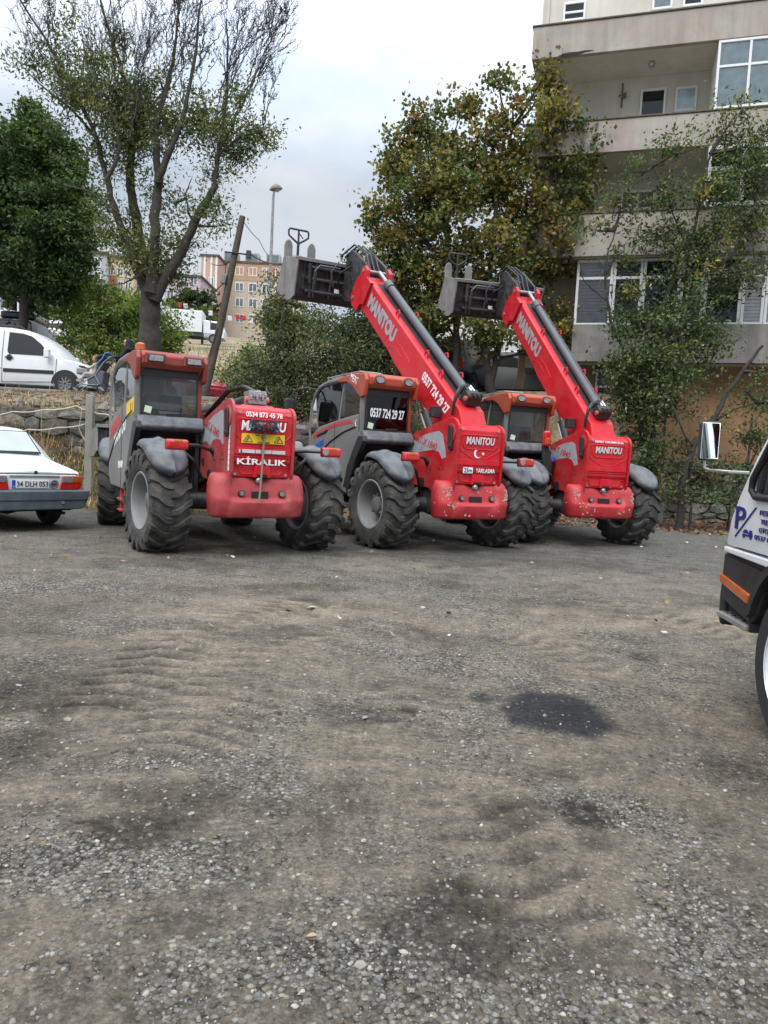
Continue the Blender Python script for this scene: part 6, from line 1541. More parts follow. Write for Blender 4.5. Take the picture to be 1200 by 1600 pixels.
# ---- white panel van crossing behind the wall -----------------------------------------
def white_van():
    y0 = 21.0; p = at(-2, 607, y0)
    fx = at(139, 600, y0).x   # nose
    e = empty('van', (fx-2.15, y0+.9, rz_(fx)), -math.pi/2, 'white compact van with dark windows and black side moulding on the road', 'van')
    # local: forward +y -> world +x ; left side (-x local) faces away.. nearest side is +x
    w = .86; st = []
    for y, bz, rz, tw, rw in ((-2.14,.9,1.55,.84,.72),(-2.08,1.0,1.78,.86,.74),(-1.6,1.02,1.83,.86,.75),(-.2,1.02,1.83,.86,.75),(.25,1.0,1.78,.86,.74),(.68,.98,1.56,.86,.73),(1.12,.97,1.20,.86,.76),(1.28,.98,1.06,.86,.80),(1.40,.97,1.0,.855,.82),(1.72,.93,.95,.84,.79),(2.0,.84,.86,.80,.73),(2.13,.72,.74,.72,.64),(2.18,.55,.56,.66,.58)):
        st.append((y, [(tw*.95,.22),(tw,.32),(tw,bz*.7),(tw*.985,bz),(rw,bz+(rz-bz)*.92),(rw*.86,rz),(0,rz+.015)]))
    body = loft(st).build('body', M['carwhite'], e, 30, bevel=.015)
    for s in (-1, 1):
        X = lambda t_: s*(.86*.985*(1-t_)+.745*t_+.008)
        def pane(pts):
            zz = lambda z: (z-1.0)/.76
            return MB().add([(X(max(0,zz(z))), y, z) for y, z in pts], [tuple(range(len(pts)))])
        f1 = [(1.02,1.07),(1.0,1.10),(.72,1.40),(.45,1.60),(.2,1.665),(-.20,1.69),(-.22,1.15),(-.17,1.07)]
        f2 = [(-.50,1.69),(-1.25,1.68),(-1.28,1.12),(-.50,1.12)]
        f3 = [(-1.42,1.67),(-1.92,1.62),(-1.95,1.15),(-1.42,1.12)]
        for f in (f1, f2, f3):
            o = pane(f).build('side_window', M['windowdark'], body, 0, solid=.006)
        b = MB(); b.tube([(s*.865,-.36,.28),(s*.862,-.36,1.02),(s*.76,-.35,1.72)], .007, 5); b.tube([(s*.865,1.16,.34),(s*.865,1.2,1.0)], .007, 5); b.tube([(s*.865,-.36,.28),(s*.865,1.16,.34)], .006, 5); b.tube([(s*.866,-.36,.66),(s*.866,-1.4,.66)], .006, 5)
        b.builds('panel_gap', M['frit'], body, 0)
        MB().b2((s*.855,-.32,.56),(s*.885,1.12,.66)).build('side_moulding', M['black'], body, 0, bevel=.01)
        for y in (-.15, -.62):
            b = MB().disc((s*.868,y,.97),.085,'x',.012,18); hb_ = b.build('door_handle', M['black'], body, 30); MB().b2((s*.875,y-.12,.955),(s*.895,y+.12,.99)).build('grip', M['black'], hb_, 0, bevel=.008)
        MB().box((s*.98,.98,1.12),(.16,.16,.26)).build('mirror', M['carwhite'], e, 0, bevel=.04, seg=3)
        MB().box((s*.76,1.92,.70),(.2,.34,.2)).build('headlight', M['clearlens'], e, 0, bevel=.05, seg=3)
        b = MB(); n_ = 14
        pts = [(1.45+.40*math.cos(R(180*k/n_)), .30+.40*math.sin(R(180*k/n_))) for k in range(n_+1)]
        b.prism(pts, 'x', s*.80, s*.868); b.build('wheel_arch', M['frit'], body, 0)
        b = MB(); pts = [(-1.35+.40*math.cos(R(180*k/n_)), .30+.40*math.sin(R(180*k/n_))) for k in range(n_+1)]; b.prism(pts, 'x', s*.80, s*.868); b.build('wheel_arch', M['frit'], body, 0)
        car_wheel(e, s*.79, 1.45, .31, .19, 'rim', 9); car_wheel(e, s*.79, -1.35, .31, .19, 'rim', 9)
        MB().tube([(s*.6,-1.9,1.85),(s*.6,-1.7,1.9),(s*.6,.0,1.9),(s*.6,.15,1.82)], .018, 6).build('roof_rail', M['black'], e, 40)
    MB().b2((-.8,1.95,.22),(.8,2.22,.5)).build('front_bumper', M['carwhite'], e, 0, bevel=.06, seg=3)
white_van()
simple_car('silver people carrier with red tail lamp behind the white van', 'car', (at(12,560,24.6).x, 24.4, rz_(-10)), math.pi/2+.12, M['silver'], 4.3, 1.8, 1.72, 'van')
simple_car('black off road car with roof box parked on the slope above the white van', 'car', tzv(at(48,530,30.5), .0), .15, M['carblack'], 4.6, 1.86, 1.95, 'van', roofbox=True, wheel_r=.37)
simple_car('white saloon parked on the slope at the left edge', 'car', tzv(at(2,510,56)), -math.pi/2, M['carwhite'], 4.4, 1.75, 1.45, 'sedan', rails=False)
simple_car('white hatchback parked on the slope right of the black off road car', 'car', tzv(at(84,515,54)), math.pi/2-.2, M['carwhite'], 4.0, 1.72, 1.5, 'hatch', rails=False)
simple_car('red car on the road just right of the first cab', 'car', (at(352,600,22.9).x-1.62, 23.6, rz_(-5)-.05), -math.pi/2-.75, M['carred'], 4.3, 1.76, 1.48, 'hatch', rails=False)
simple_car('dark blue sport utility car seen between the two raised booms', 'car', (at(722,610,24.4).x, 24.0, rz_(3)), -.5, M['carblue'], 4.5, 1.84, 1.68, 'hatch', wheel_r=.36)
simple_car('white saloon parked on the road behind the cab of the right machine', 'car', (at(802,612,24.2).x, 24.2, rz_(4)), -math.pi/2+.1, M['carwhite'], 4.5, 1.78, 1.5, 'sedan', rails=False)
# white lorry far up the slope
g_ = tzv(at(300,530,66)); e = empty('lorry', g_, -math.pi/2+.1, 'white box lorry parked far up the slope behind the leaning pole', 'lorry')
MB().b2((-1.1,-2.6,.9),(1.1,1.0,2.75)).build('box_body', M['carwhite'], e, 0, bevel=.04); cb = MB().prism([(1.1,.5),(2.9,.5),(2.95,1.1),(2.6,1.9),(1.1,2.0)], 'x', -1.0, 1.0).build('cab', M['carwhite'], e, 0, bevel=.06)
MB().prism([(1.7,1.2),(2.55,1.2),(2.4,1.75),(1.7,1.8)], 'x', -1.012, 1.012).build('side_window', M['windowdark'], cb, 0); MB().b2((-1.0,-2.6,.55),(1.0,2.2,.88)).build('chassis', M['blackmetal'], e, 0)
for y in (-1.7, 2.0):
    for s in (-1,1): car_wheel(e, s*.95, y, .42, .24)
# white bus body behind the maple trunks, on the road beyond
bx_ = at(735, 590, 33); e = empty('motorhome', tzv(bx_), math.pi/2+.2, 'white motorhome with small round portholes behind the maple trunks', 'motorhome')
b = MB().prism([(-3.2,.45),(3.0,.45),(3.3,.9),(3.2,1.6),(2.6,2.7),(-3.2,2.7)], 'x', -1.1, 1.1); bd = b.build('body', M['carwhite'], e, 0, bevel=.12, seg=3)
b = MB(); 
for y in (-1.6,-.9,.4,1.1): b.disc((1.11,y,1.9),.16,'x',.02,16); b.disc((-1.11,y,1.9),.16,'x',.02,16)
b.builds('porthole', M['windowdark'], bd, 40)
MB().prism([(2.2,1.5),(3.12,1.5),(2.75,2.3),(2.2,2.35)], 'x', -1.112, 1.112).build('cab_window', M['windowdark'], bd, 0)
for y in (-1.9, 2.1):
    for s in (-1,1): car_wheel(e, s*.95, y, .38, .24)
# ---- old white saloon at the left edge --------------------------------------------------
def old_saloon():
    p = at(52, 770, 10.0); yaw = R(51)
    e = empty('sedan', (p.x, p.y, 0), yaw, 'old white boxy sedan with grey bumper and Turkish number plate at the left edge', 'car')
    # origin at the tail, forward +y
    st = []
    for y, tw, bz, rz, rw in ((.0,.655,.79,.80,.60),(.05,.675,.815,.83,.60),(.35,.70,.86,.885,.60),(.78,.72,.92,.965,.60),(.90,.725,.935,1.00,.585),(1.28,.735,.945,1.34,.545),(1.48,.735,.945,1.40,.535),(1.9,.735,.945,1.425,.535),(2.5,.735,.94,1.41,.535),(2.75,.735,.93,1.36,.54),(3.2,.73,.90,.96,.60),(3.3,.72,.88,.90,.60),(4.0,.70,.80,.82,.58),(4.28,.66,.70,.72,.55),(4.32,.62,.5,.52,.5)):
        st.append((y, [(tw*.93,.30),(tw*.99,.42),(tw,.62),(tw*.985,bz),(rw,bz+(rz-bz)*.93),(rw*.9,rz),(0,rz+.02)]))
    body = loft(st).build('body', M['oldwhite'], e, 25, bevel=.022, seg=3)
    # rear window
    f = lambda t_, u: (u*(.585*(1-t_)+.545*t_)*.93, .90+.40*t_-.012, 1.0+.345*t_+.028)
    MB().add([f(.04,-1),f(.04,1),f(.98,.97),f(.98,-.97)],[(0,1,2,3)]).build('window_seal', M['frit'], body, 0, solid=.008)
    q = lambda t_, u: (u*(.585*(1-t_)+.545*t_)*.875, .90+.40*t_-.02, 1.0+.345*t_+.036)
    MB().add([q(.10,-1),q(.10,1),q(.93,.97),q(.93,-.97)],[(0,1,2,3)]).build('rear_window', M['rearglass'], body, 0, solid=.003)
    for s in (-1,1):
        pts = [(.735*s*.93, 1.42,.97),(.74*s*.93,2.0,.97),(.55*s+.0,2.0,1.37),(.56*s,1.5,1.36)]
        MB().add([(s*.722,1.2,.965),(s*.728,2.0,.965),(s*.565,2.0,1.375),(s*.58,1.42,1.345)],[(0,1,2,3)]).build('side_window', M['windowdark'], body, 0, solid=.004)
        MB().add([(s*.728,2.06,.965),(s*.722,3.0,.945),(s*.57,2.62,1.36),(s*.565,2.06,1.375)],[(0,1,2,3)]).build('side_window', M['windowdark'], body, 0, solid=.004)
    # tail panel
    tp = MB().b2((-.60,-.035,.565),(.60,.03,.775)).build('tail_panel', M['oldwhite'], e, 0, bevel=.01)
    MB().b2((-.335,-.044,.735),(.345,-.03,.768)).build('plate_light_bar', M['steel'], tp, 0, bevel=.006)
    for s in (-1,1):
        lm = MB(); a0 = .36; 
        lm.prism([(s*.385,.76),(s*.345,.578),(s*.655,.578),(s*.672,.76)], 'y', -.06, .10); o = lm.build('tail_lamp', M['redlens'], e, 0, bevel=.008)
        MB().prism([(s*.383,.755),(s*.364,.672),(s*.535,.672),(s*.535,.755)], 'y', -.066, -.055).build('reversing_lens', M['clearlens'], o, 0, bevel=.003)
        MB().prism([(s*.539,.755),(s*.539,.672),(s*.664,.672),(s*.672,.755)], 'y', -.066, .05).build('indicator', M['orangelens'], o, 0, bevel=.003)
    # plate
    pl = MB().b2((-.315,-.060,.592),(.19,-.046,.705)).build('number_plate', M['platewhite'], e, 0, bevel=.006)
    MB().b2((-.313,-.0625,.594),(-.268,-.058,.703)).build('plate_band', M['plateblue'], pl, 0)
    text('lettering', '34 DLH 053', M['black'], pl, frame((-.038,-.0625,.648),(1,0,0),(0,0,1)), .072, .42, bold=.012)
    text('lettering', 'TR', M['white'], pl, frame((-.291,-.0645,.61),(1,0,0),(0,0,1)), .016, .022)
    b = MB(); b.lathe([(.066,-.0),(.066,.02),(.055,.026),(.05,.012),(0,.012)], (.265,-.03,.648), 'y', 24, sgn=-1); fc_ = b.build('fuel_cap', M['steel'], tp, 40); MB().box((.265,-.05,.645),(.07,.02,.016)).build('grip', M['black'], fc_, 0, bevel=.004)
    b = MB().lathe([(0,.016),(.02,.014),(.024,0)], (.03,-.003,.808), 'y', 16, sgn=-1); b.build('boot_lock', M['black'], body, 40)
    g = MB(); g.tube([(-.62,-.004,.785),(.62,-.004,.785)], .006, 5); g.build('boot_seam', M['frit'], body, 0)
    bp_ = MB().prism([(-.74,.565),(.74,.565),(.725,.50),(.665,.325),(.60,.30),(-.60,.30),(-.665,.325),(-.725,.50)], 'y', -.17, .18).build('bumper', M['bumpergrey'], e, 0, bevel=.02, seg=3)
    MB().b2((-.70,-.178,.43),(.70,-.168,.437)).build('groove', M['frit'], bp_, 0)
    MB().disc((.33,-.18,.40),.022,'y',.01,12).build('badge', M['steel'], bp_, 40)
    for s in (-1,1): car_wheel(e, s*.60, .78, .29, .17); car_wheel(e, s*.60, 3.35, .29, .17)
    b = MB().tube([(-.55,.78,.3),(.55,.78,.3)], .06, 10); b.lathe([(0,-.12),(.12,-.1),(.14,0),(.12,.1),(0,.12)], (0,.78,.3), 'x', 12); b.build('rear_axle', M['blackmetal'], e, 40)
    MB().b2((-.6,.1,.26),(.6,4.1,.34)).build('floor_pan', M['dark'], e, 0)
    MB().tube([(.4,.6,.24),(.4,.0,.24),(.4,-.08,.24)], .022, 10).build('exhaust', M['blackmetal'], e, 40)
old_saloon()
# ---- tow truck at the right edge --------------------------------------------------------
def tow_truck():
    yaw = R(-4.8); e = empty('tow_truck', (1.902, 3.34, 0), yaw, 'white tow truck cab with a blue P logo on its door at the right edge', 'truck')
    # origin: ground below the near front wheel's outer face, forward +y, body towards +x
    W = 1.86
    side = [(.835,.88),(.80,1.02),(.70,1.17),(.52,1.38),(.34,1.55),(.05,1.82),(-.12,1.94),(-.2,1.98),(-.95,1.99),(-1.0,1.9),(-1.0,.88)]
    b = MB()
    wn = [(.47,1.165),(.53,1.20),(.52,1.26),(.35,1.43),(.15,1.61),(-.04,1.77),(-.13,1.83),(-.80,1.84),(-.82,1.80),(-.82,1.20),(-.78,1.165)]
    # near side skin with a window opening
    n1 = len(side); 
    def skin(x):
        import bmesh
        bm = bmesh.new(); vs = [bm.verts.new((x,y,z)) for y,z in side]; ws = [bm.verts.new((x,y,z)) for y,z in wn]
        ed = [bm.edges.new((vs[i],vs[(i+1)%n1])) for i in range(n1)] + [bm.edges.new((ws[i],ws[(i+1)%len(ws)])) for i in range(len(ws))]
        bmesh.ops.triangle_fill(bm, use_beauty=True, edges=ed, use_dissolve=False)
        v0 = [tuple(v.co) for v in bm.verts]; f0 = [tuple(v.index for v in f.verts) for f in (bm.verts.index_update() or bm.faces)]; bm.free(); return v0, f0
    for x in (0, W): b.add(*skin(x))
    # front, roof and back strips
    vs = [(0,y,z) for y,z in side]+[(W,y,z) for y,z in side]
    ws_i = {4,5}   # windscreen strip left open
    fs = [(i,i+1,n1+i+1,n1+i) for i in range(n1-1) if i not in (3,4)]
    b.add(vs, fs)
    import bmesh
    cab = b.build('cab', M['carwhite'], e, 25); 
    bm = bmesh.new(); bm.from_mesh(cab.data); bmesh.ops.remove_doubles(bm, verts=bm.verts, dist=1e-4); bmesh.ops.recalc_face_normals(bm, faces=bm.faces); bm.to_mesh(cab.data); bm.free()
    md = cab.modifiers.new('solid','SOLIDIFY'); md.thickness = .035; md.offset = -1
    md = cab.modifiers.new('bevel','BEVEL'); md.width = .018; md.segments = 3; md.limit_method='ANGLE'; md.angle_limit=R(35)
    ws = MB().add([(.06,.50,1.37),(W-.06,.50,1.37),(W-.1,.07,1.79),(.1,.07,1.79)],[(0,1,2,3)]).build('windscreen', M['glass'], cab, 0)
    b = MB().tube([(-.012,y,z) for y,z in wn+[wn[0]]], .018, 8, cap=False); b.build('window_seal', M['frit'], cab, 50)
    b = MB(); b.tube([(.0,.46,1.19),(.02,.40,1.45)], .016, 6); b.b2((-.006,-.82,1.165),(.012,.55,1.18)); b.builds('window_divider', M['frit'], cab, 0)
    MB().add([(.012,y,z) for y,z in wn],[tuple(range(len(wn)))]).build('door_window', M['glass'], cab, 0)
    b = MB(); b.b2((.1,.25,.9),(W-.1,.62,1.22)); b.build('dashboard', M['black'], cab, 0, bevel=.05)
    for x in (.45, 1.35):
        b = MB(); b.b2((x-.25,-.55,.95),(x+.25,-.05,1.08)); b.box((x,-.62,1.35),(.48,.14,.66),(.15,0,0)); b.build('seat', mat('maroon_seat', (.16,.02,.025), .8), cab, 0, bevel=.04)
    MB().tube([(.45+.2*math.cos(2*math.pi*k/18), .12-.06*math.sin(2*math.pi*k/18), 1.28+.17*math.sin(2*math.pi*k/18)) for k in range(19)], .014, 6).build('steering_wheel', M['black'], cab, 40)
    # lower white sill and black skirt
    MB().prism([(.845,.865),(.83,.835),(-1.0,.80),(-1.0,.865)], 'x', -.012, W+.012).build('sill', M['carwhite'], cab, 0, bevel=.008)
    arch = [(.40*math.cos(R(a))+.0, .40+.47*math.sin(R(a))) for a in range(10, 171, 10)]
    sk = [(.86,.83),(.875,.60),(.84,.56),(.43,.50)] + [(y,z) for y,z in arch if z > .5] + [(-.5,.5),(-1.0,.5),(-1.0,.80)]
    MB().prism(sk, 'x', .0, W).build('skirt', M['black'], cab, 0, bevel=.015)
    MB().prism([(.865,.705),(.865,.655),(.46,.60),(.45,.655)], 'x', -.014, .05).build('side_indicator', M['orangelens'], cab, 0, bevel=.008)
    # bumper corner and step
    b = MB().prism([(.905,.63),(.93,.60),(.925,.44),(.89,.39),(.86,.44),(.86,.61)], 'x', .018, W+.02); b.build('bumper', M['black'], e, 0, bevel=.025, seg=3)
    b = MB(); b.b2((-.02,.44,.46),(.24,.84,.49)); st_ = b.build('step', M['steel'], e, 0, bevel=.006)
    b = MB()
    for i in range(6):
        for j in range(4): b.box((.02+j*.06,.5+i*.065,.493),(.035,.012,.008),(0,0,.7 if (i+j)%2 else -.7))
    b.build('tread_pattern', M['blackmetal'], st_, 0)
    b = MB(); b.prism([(.46,.60),(.44,.46),(.42,.46),(.44,.62)], 'x', -.0, .2); b.b2((.05,.5,.46),(.22,.86,.62)); b.build('step_well', M['dark'], e, 0)
    b = MB(); b.prism([(y*1.0,z) for y,z in [(.45*math.cos(R(a)), .40+.50*math.sin(R(a))) for a in range(16,166,8)]]+[(y,z) for y,z in [(.41*math.cos(R(a)), .40+.455*math.sin(R(a))) for a in range(165,15,-8)]], 'x', -.03, .34); b.build('wheel_arch', M['black'], e, 40)
    for x in (.13, W-.13):
        w_ = MB().lathe([(.24,-.12),(.355,-.12),(.385,-.08),(.385,.08),(.355,.12),(.24,.12)], (0,0,0), 'x', 36).build('wheel', M['rubber'], e, 40); w_.location = (x,0,.383)
        s = -1 if x < 1 else 1
        MB().lathe([(.255,.118),(.245,.125),(.22,.06),(.17,.03),(.09,.05),(.08,.09),(0,.09)], (0,0,0), 'x', 30, sgn=s).build('rim', M['carwhite'], w_, 40)
    b = MB(); b.b2((.45,-3.6,.5),(.62,.6,.68)); b.b2((1.24,-3.6,.5),(1.41,.6,.68)); b.build('chassis', M['blackmetal'], e, 0)
    # door graphics on the near side
    X = -.0045
    fr = lambda y, z: frame((X,y,z),(0,-1,0),(0,0,1))
    dc = lambda *a, **k: text(*a, **k)
    wm = Matrix.Translation((1.902,3.34,0)) @ Matrix.Rotation(yaw,4,'Z'); iv = wm.inverted()
    def tp(px, py):   # point on the door skin
        o = iv @ cam0; dd = iv.to_3x3() @ (at(px, py, 1.)-cam0); k = (X-o.x)/dd.x; q = o+dd*k; return q.y, q.z
    def lab(name, s_, px0, py, h, bold, px1=None, w=None):
        y0, z0 = tp(px0, py); w_ = w or (y0-tp(px1, py)[0]); return text(name, s_, M['navy'], cab, fr(y0-w_/2, z0), h, w_, bold=bold)
    (ya, za), (yb, zb) = tp(1150, 826), tp(1153, 791)
    lab('logo_letter', 'P', 1149.5, 808, zb-za, .012, 1165)
    (y0, z0), (y1, z1) = tp(1148, 838), tp(1181, 793)
    MB().prism([(y0+.008,z0),(y0-.008,z0),(y1-.008,z1),(y1+.008,z1)], 'x', -.005, .0).build('logo_stroke', M['navy'], cab, 0)
    lab('lettering', 'FESLER', 1187.5, 801, .026, .0, w=.20); lab('lettering', 'YEDEK', 1188.5, 815, .026, .0, w=.17)
    lab('lettering', 'OTOPARK', 1186, 828, .026, .0, w=.23); lab('lettering', '0537 01', 1179, 839, .025, .0, w=.20)
    yq, zq = tp(1167, 834); b = MB(); k = .72
    P_ = lambda L_: [(yq+(a-.475)*k, zq+(c-.02)*k) for a, c in L_]
    b.prism(P_([(.56,0),(.56,.014),(.45,.014),(.435,.05),(.40,.05),(.385,.02),(.385,0)]), 'x', -.005, .0)
    b.prism(P_([(.555,.022),(.548,.034),(.52,.05),(.485,.048),(.465,.034),(.458,.022)]), 'x', -.005, .0)
    for a in (.535,.41): q = P_([(a,-.004)])[0]; b.disc((-.003,q[0],q[1]),.010,'x',.004,12)
    b.build('logo_silhouette', M['navy'], cab, 0)
    # mirror, turned so that it shows the side of the cab
    c = iv @ at(1108,689,4.35); e0 = iv @ at(1153,738,4.0)
    b = MB().tube([(.02,e0.y,e0.z), Vector(e0)+Vector((-.03,.03,0)), c+Vector((.02,0,-.172)), c+Vector((-.01,.01,-.16)), c+Vector((-.015,.01,-.11))], .009, 8); ma = b.build('mirror_arm', M['steel'], e, 40)
    mo = MB().box((0,0,0),(.118,.05,.232)).build('mirror', M['black'], ma, 0, bevel=.022, seg=3); mo.location = c
    cw = wm @ c; nrm = ((Vector((0,0,CAMZ))-cw).normalized() + (Vector((2.02,2.9,1.35))-cw).normalized()).normalized()
    nl = (iv.to_3x3() @ nrm); mo.rotation_euler = (-math.asin(nl.z)*-1 if False else 0, 0, math.atan2(nl.x, -nl.y))
    MB().box((0,-.027,0),(.100,.006,.212)).build('mirror_glass', M['mirror'], mo, 0, bevel=.016, seg=3)
M['navy'] = mat('navy_vinyl', (.012,.018,.16), .45)
M['mirror'] = mat('mirror_glass', (.85,.88,.9), .02, 1., var=.0)
tow_truck()
# ---- poles, wires, lamp -----------------------------------------------------------------
D = 21.0; p0 = tzv(at(318, 600, D)); p1 = at(379, 338, D)
e = empty('utility_pole', p0, 0, 'leaning old wooden pole with cable box standing right of the big trunk', 'pole')
d = p1-p0
MB().tube([Vector((0,0,0))-d*.03, d*.4+Vector((.03,0,0)), d], [.12,.105,.085], 10).build('shaft', mat('weathered_pole_wood', (.075,.06,.048), .9, var=.3, scale=5., bump=.4, bscale=14), e, 50)
q = d*.66; MB().box((q.x-.12,q.y-.1,q.z),(.14,.14,.26),(0,.2,0)).build('cable_box', M['steel_dusty'], e, 0, bevel=.02)
q = d*.80; b = MB(); b.tube([q+Vector((-.25,-.1,.02)), q+Vector((.5,-.1,-.03))], .022, 6); b.box(q+Vector((.42,-.1,-.02)),(.12,.12,.2)); b.build('cross_arm', M['black'], e, 30)
b = MB(); b.tube([d*.66+Vector((-.1,-.1,-.1)), d*.6+Vector((-.38,-.1,-.1)), d*.5+Vector((-.42,-.1,-.1)), d*.43+Vector((-.2,-.1,-.1)), d*.4+Vector((.0,-.12,0)), d*.2+Vector((-.1,-.13,0))], .014, 6); b.build('loose_cable', M['hose'], e, 40)
def cable(label, pts, rad, m='hose', sag=0.):
    b = MB(); P = [Vector(p) for p in pts]; Q = []
    for i in range(len(P)-1):
        for k in range(8): t_ = k/8; Q.append(P[i].lerp(P[i+1], t_)-Vector((0,0,sag*4*t_*(1-t_))))
    Q.append(P[-1]); return tag(b.tube(Q, rad, 5).build('cable', M[m], None, 40), label, 'cable')
cable('thin cable hanging from the top of the leaning pole', [at(380,345,D), at(405,375,D+3), at(420,400,D+8)], .012, sag=.05)
cable('dark cable from the cross arm of the leaning pole to the right', [d*.80+p0+Vector((.45,-.1,0)), at(440,412,D+3), at(470,420,D+6)], .02, sag=.1)
cable('cable crossing in front of the beige block', [at(330,412,D+2), p0+d*.77, at(420,408,D+2)], .014, sag=.1)
# street lamp
D = 36; p0 = tzv(at(418, 540, D)); p1 = at(429, 300, D)
e = empty('street_lamp', p0, 0, 'tall grey street lamp with a rounded head behind the raised bucket', 'street lamp')
dz = p1.z-p0.z
MB().tube([(0,0,-.3),(0,0,dz*.5),(0,0,dz-.25),(.03,-.05,dz)], [.10,.08,.06,.05], 10).build('pole', M['steel'], e, 40)
b = MB(); rows = []
for i in range(9):
    u = i/8; 
    rows.append([(-.28+.62*u+.0, math.cos(a)*.22*math.sin(math.pi*min(.98,max(.02,u)))**.6, .08+.22*u*.4+ (.26 if math.sin(a) > 0 else .08)*math.sin(a)*math.sin(math.pi*min(.98,max(.02,u)))**.7) for a in [2*math.pi*k/12 for k in range(12)]])
hd_ = MB().grid([r_+[r_[0]] for r_ in rows]).build('lamp_head', M['steel_dusty'], e, 50, fix=True); hd_.location = (.08,0,dz)
MB().lathe([(0,-.10),(.12,-.08),(.17,0),(0,.02)], (.14,0,dz+.11), 'z', 16).build('lamp_glass', M['clearlens'], e, 40)
D = 52; p0 = tzv(at(28, 500, D)); p1 = at(29, 430, D)
e = empty('flag_pole', p0, 0, 'slim white post with a small red flag at the left edge', 'pole'); hz_ = p1.z-p0.z
MB().tube([(0,0,-.3),(0,0,hz_)], .06, 8).build('shaft', M['upvc'], e, 40); MB().grid([[(-.5*i/5, .05*math.sin(i), hz_-.1-z) for i in range(6)] for z in (0,.45)]).build('flag', M['redflag'] if 'redflag' in M else M['redlens'], e, 60, solid=.006)
# bunting across the hillside
D = 40
M['redflag'] = mat('red_flag_cloth', (.5,.02,.03), .8); M['whiteflag'] = mat('white_flag_cloth', (.62,.63,.66), .8)
e = empty('bunting', at(330, 480, D), 0, 'string of small red and white party flags across the hillside', 'bunting'); o0 = at(330,480,D)
P = [at(x,y,D)-o0 for x,y in ((255,478),(282,474),(320,486),(360,492),(400,500),(440,498))]
b = MB()
for i in range(len(P)-1): b.tube([P[i], P[i].lerp(P[i+1],.5)-Vector((0,0,.08)), P[i+1]], .012, 5)
b.build('string', M['hose'], e, 40)
for i, (x, y, m) in enumerate(((262,482,'whiteflag'),(281,476,'redflag'),(290,478,'whiteflag'),(300,486,'whiteflag'),(329,489,'whiteflag'),(344,492,'redflag'),(359,497,'whiteflag'),(371,495,'redflag'),(381,497,'redflag'),(392,500,'whiteflag'))):
    c = at(x,y,D)-o0; b = MB().grid([[(c.x+u*.11+.03*v, c.y+.015*math.sin(3*u+i), c.z-v*.26) for u in (-1,-.5,0,.5,1)] for v in (-.5,0,.5)]); b.build('flag', M[m], e, 0, solid=.006)
# concrete posts with wire along the left wall
D = 14.0; M['concrete'] = mat('old_concrete', (.25,.235,.205), .9, var=.2, scale=4., dirt=(.15,.13,.1), dirt_amt=.5, bump=.2)
def fpost(px, py0, py1, D, label, tilt=0.):
    a = at(px, py0, D); c = at(px, py1, D); e = MB(); z0 = -.1
    e.prism([(-.075,0),(.075,0),(.07,c.z-z0),(-.065,c.z-z0+.02)], 'y', -.07, .07)
    o = e.build('fence_post', M['concrete'], None, 0, bevel=.012); o.location = (a.x, D, z0); o.rotation_euler = (0,tilt,0)
    return tag(o, label, 'fence post')
fpost(139, 740, 618, D, 'weathered concrete fence post standing in dry grass before the stone wall')
fpost(-60, 740, 618, D, 'concrete fence post beyond the white sedan at the left edge') if False else None
M['wire'] = mat('pale_twisted_wire', (.48,.44,.36), .7)
def wire(label, pts, rad=.011): return tag(MB().tube(sum([[Vector(a).lerp(Vector(c), t_)-Vector((0,0,.03*math.sin(math.pi*t_))) for t_ in (0,.25,.5,.75)] for a, c in zip(pts[:-1], pts[1:])], [])+[Vector(pts[-1])], rad, 6).build('wire', M['wire'], None, 40), label, 'wire')
wire('upper pale wire sagging along the stone wall', [at(-20,648,D), at(20,643,D), at(70,640,D), at(120,634,D), at(139,640,D), at(165,647,D), at(180,646,D)])
wire('lower pale wire tied to the concrete post', [at(-20,680,D), at(45,671,D), at(90,668,D), at(139,661,D)])
wire('thin wire knotted down the stone wall', [at(128,640,D), at(123,668,D), at(135,690,D)], .006)
# planks lying on top of the wall
tag(MB().box(at(64,612,19.6)+Vector((0,0,-.02)),(1.3,.25,.08),(.05,.02,.05)).build('plank', mat('old_plank', (.17,.125,.105), .9, var=.3, scale=6.), None, 0, bevel=.01), 'weathered plank lying on the kerb in front of the van', 'plank')
# mesh fence before the apartment block
fx0, fx1 = 5.2, 13.; e = empty('mesh_fence', (0,0,1.45), 0, 'thin wire mesh fence with posts on the low wall', 'fence')
b = MB(); xs = np.arange(fx0, fx1, .22)
for x in xs: b.tube([(x, yl(x)+.1, 0),(x, yl(x)+.1, 1.15)], .004, 4)
for z in np.arange(.05, 1.2, .18): b.tube([(x, yl(x)+.1, z) for x in np.arange(fx0, fx1, .5)], .004, 4)
b.build('mesh', M['steel_dusty'], e, 0, fix=False)
b = MB()
for x in np.arange(fx0, fx1, 2.): b.tube([(x, yl(x)+.1, -.3),(x, yl(x)+.1, 1.3)], .03, 6)
b.builds('post', M['blackmetal'], e, 40)
fp = MB(); a = at(1032,780,17.6); fp.prism([(-.07,-.1),(.07,-.1),(.06,1.25),(-.06,1.25)], 'y', -.07, .07); o = fp.build('fence_post', M['concrete'], None, 0, bevel=.012); o.location = (a.x, 17.6, 0); tag(o, 'short concrete post between the shrubs right of the last machine', 'fence post')
# wooden board post near the white saloon
a = at(812, 612, 21.4); g_ = tzv(a); e = empty('wooden_post', g_, 0, 'squared timber post with a dark cap behind the right cab', 'post'); MB().b2((-.09,-.09,-.2),(.09,.09,1.1)).build('shaft', mat('timber_post', (.24,.16,.09), .85, var=.2, scale=6.), e, 0, bevel=.01); MB().b2((-.14,-.12,1.103),(.5,.12,1.25)).build('cap', M['blackmetal'], e, 0)
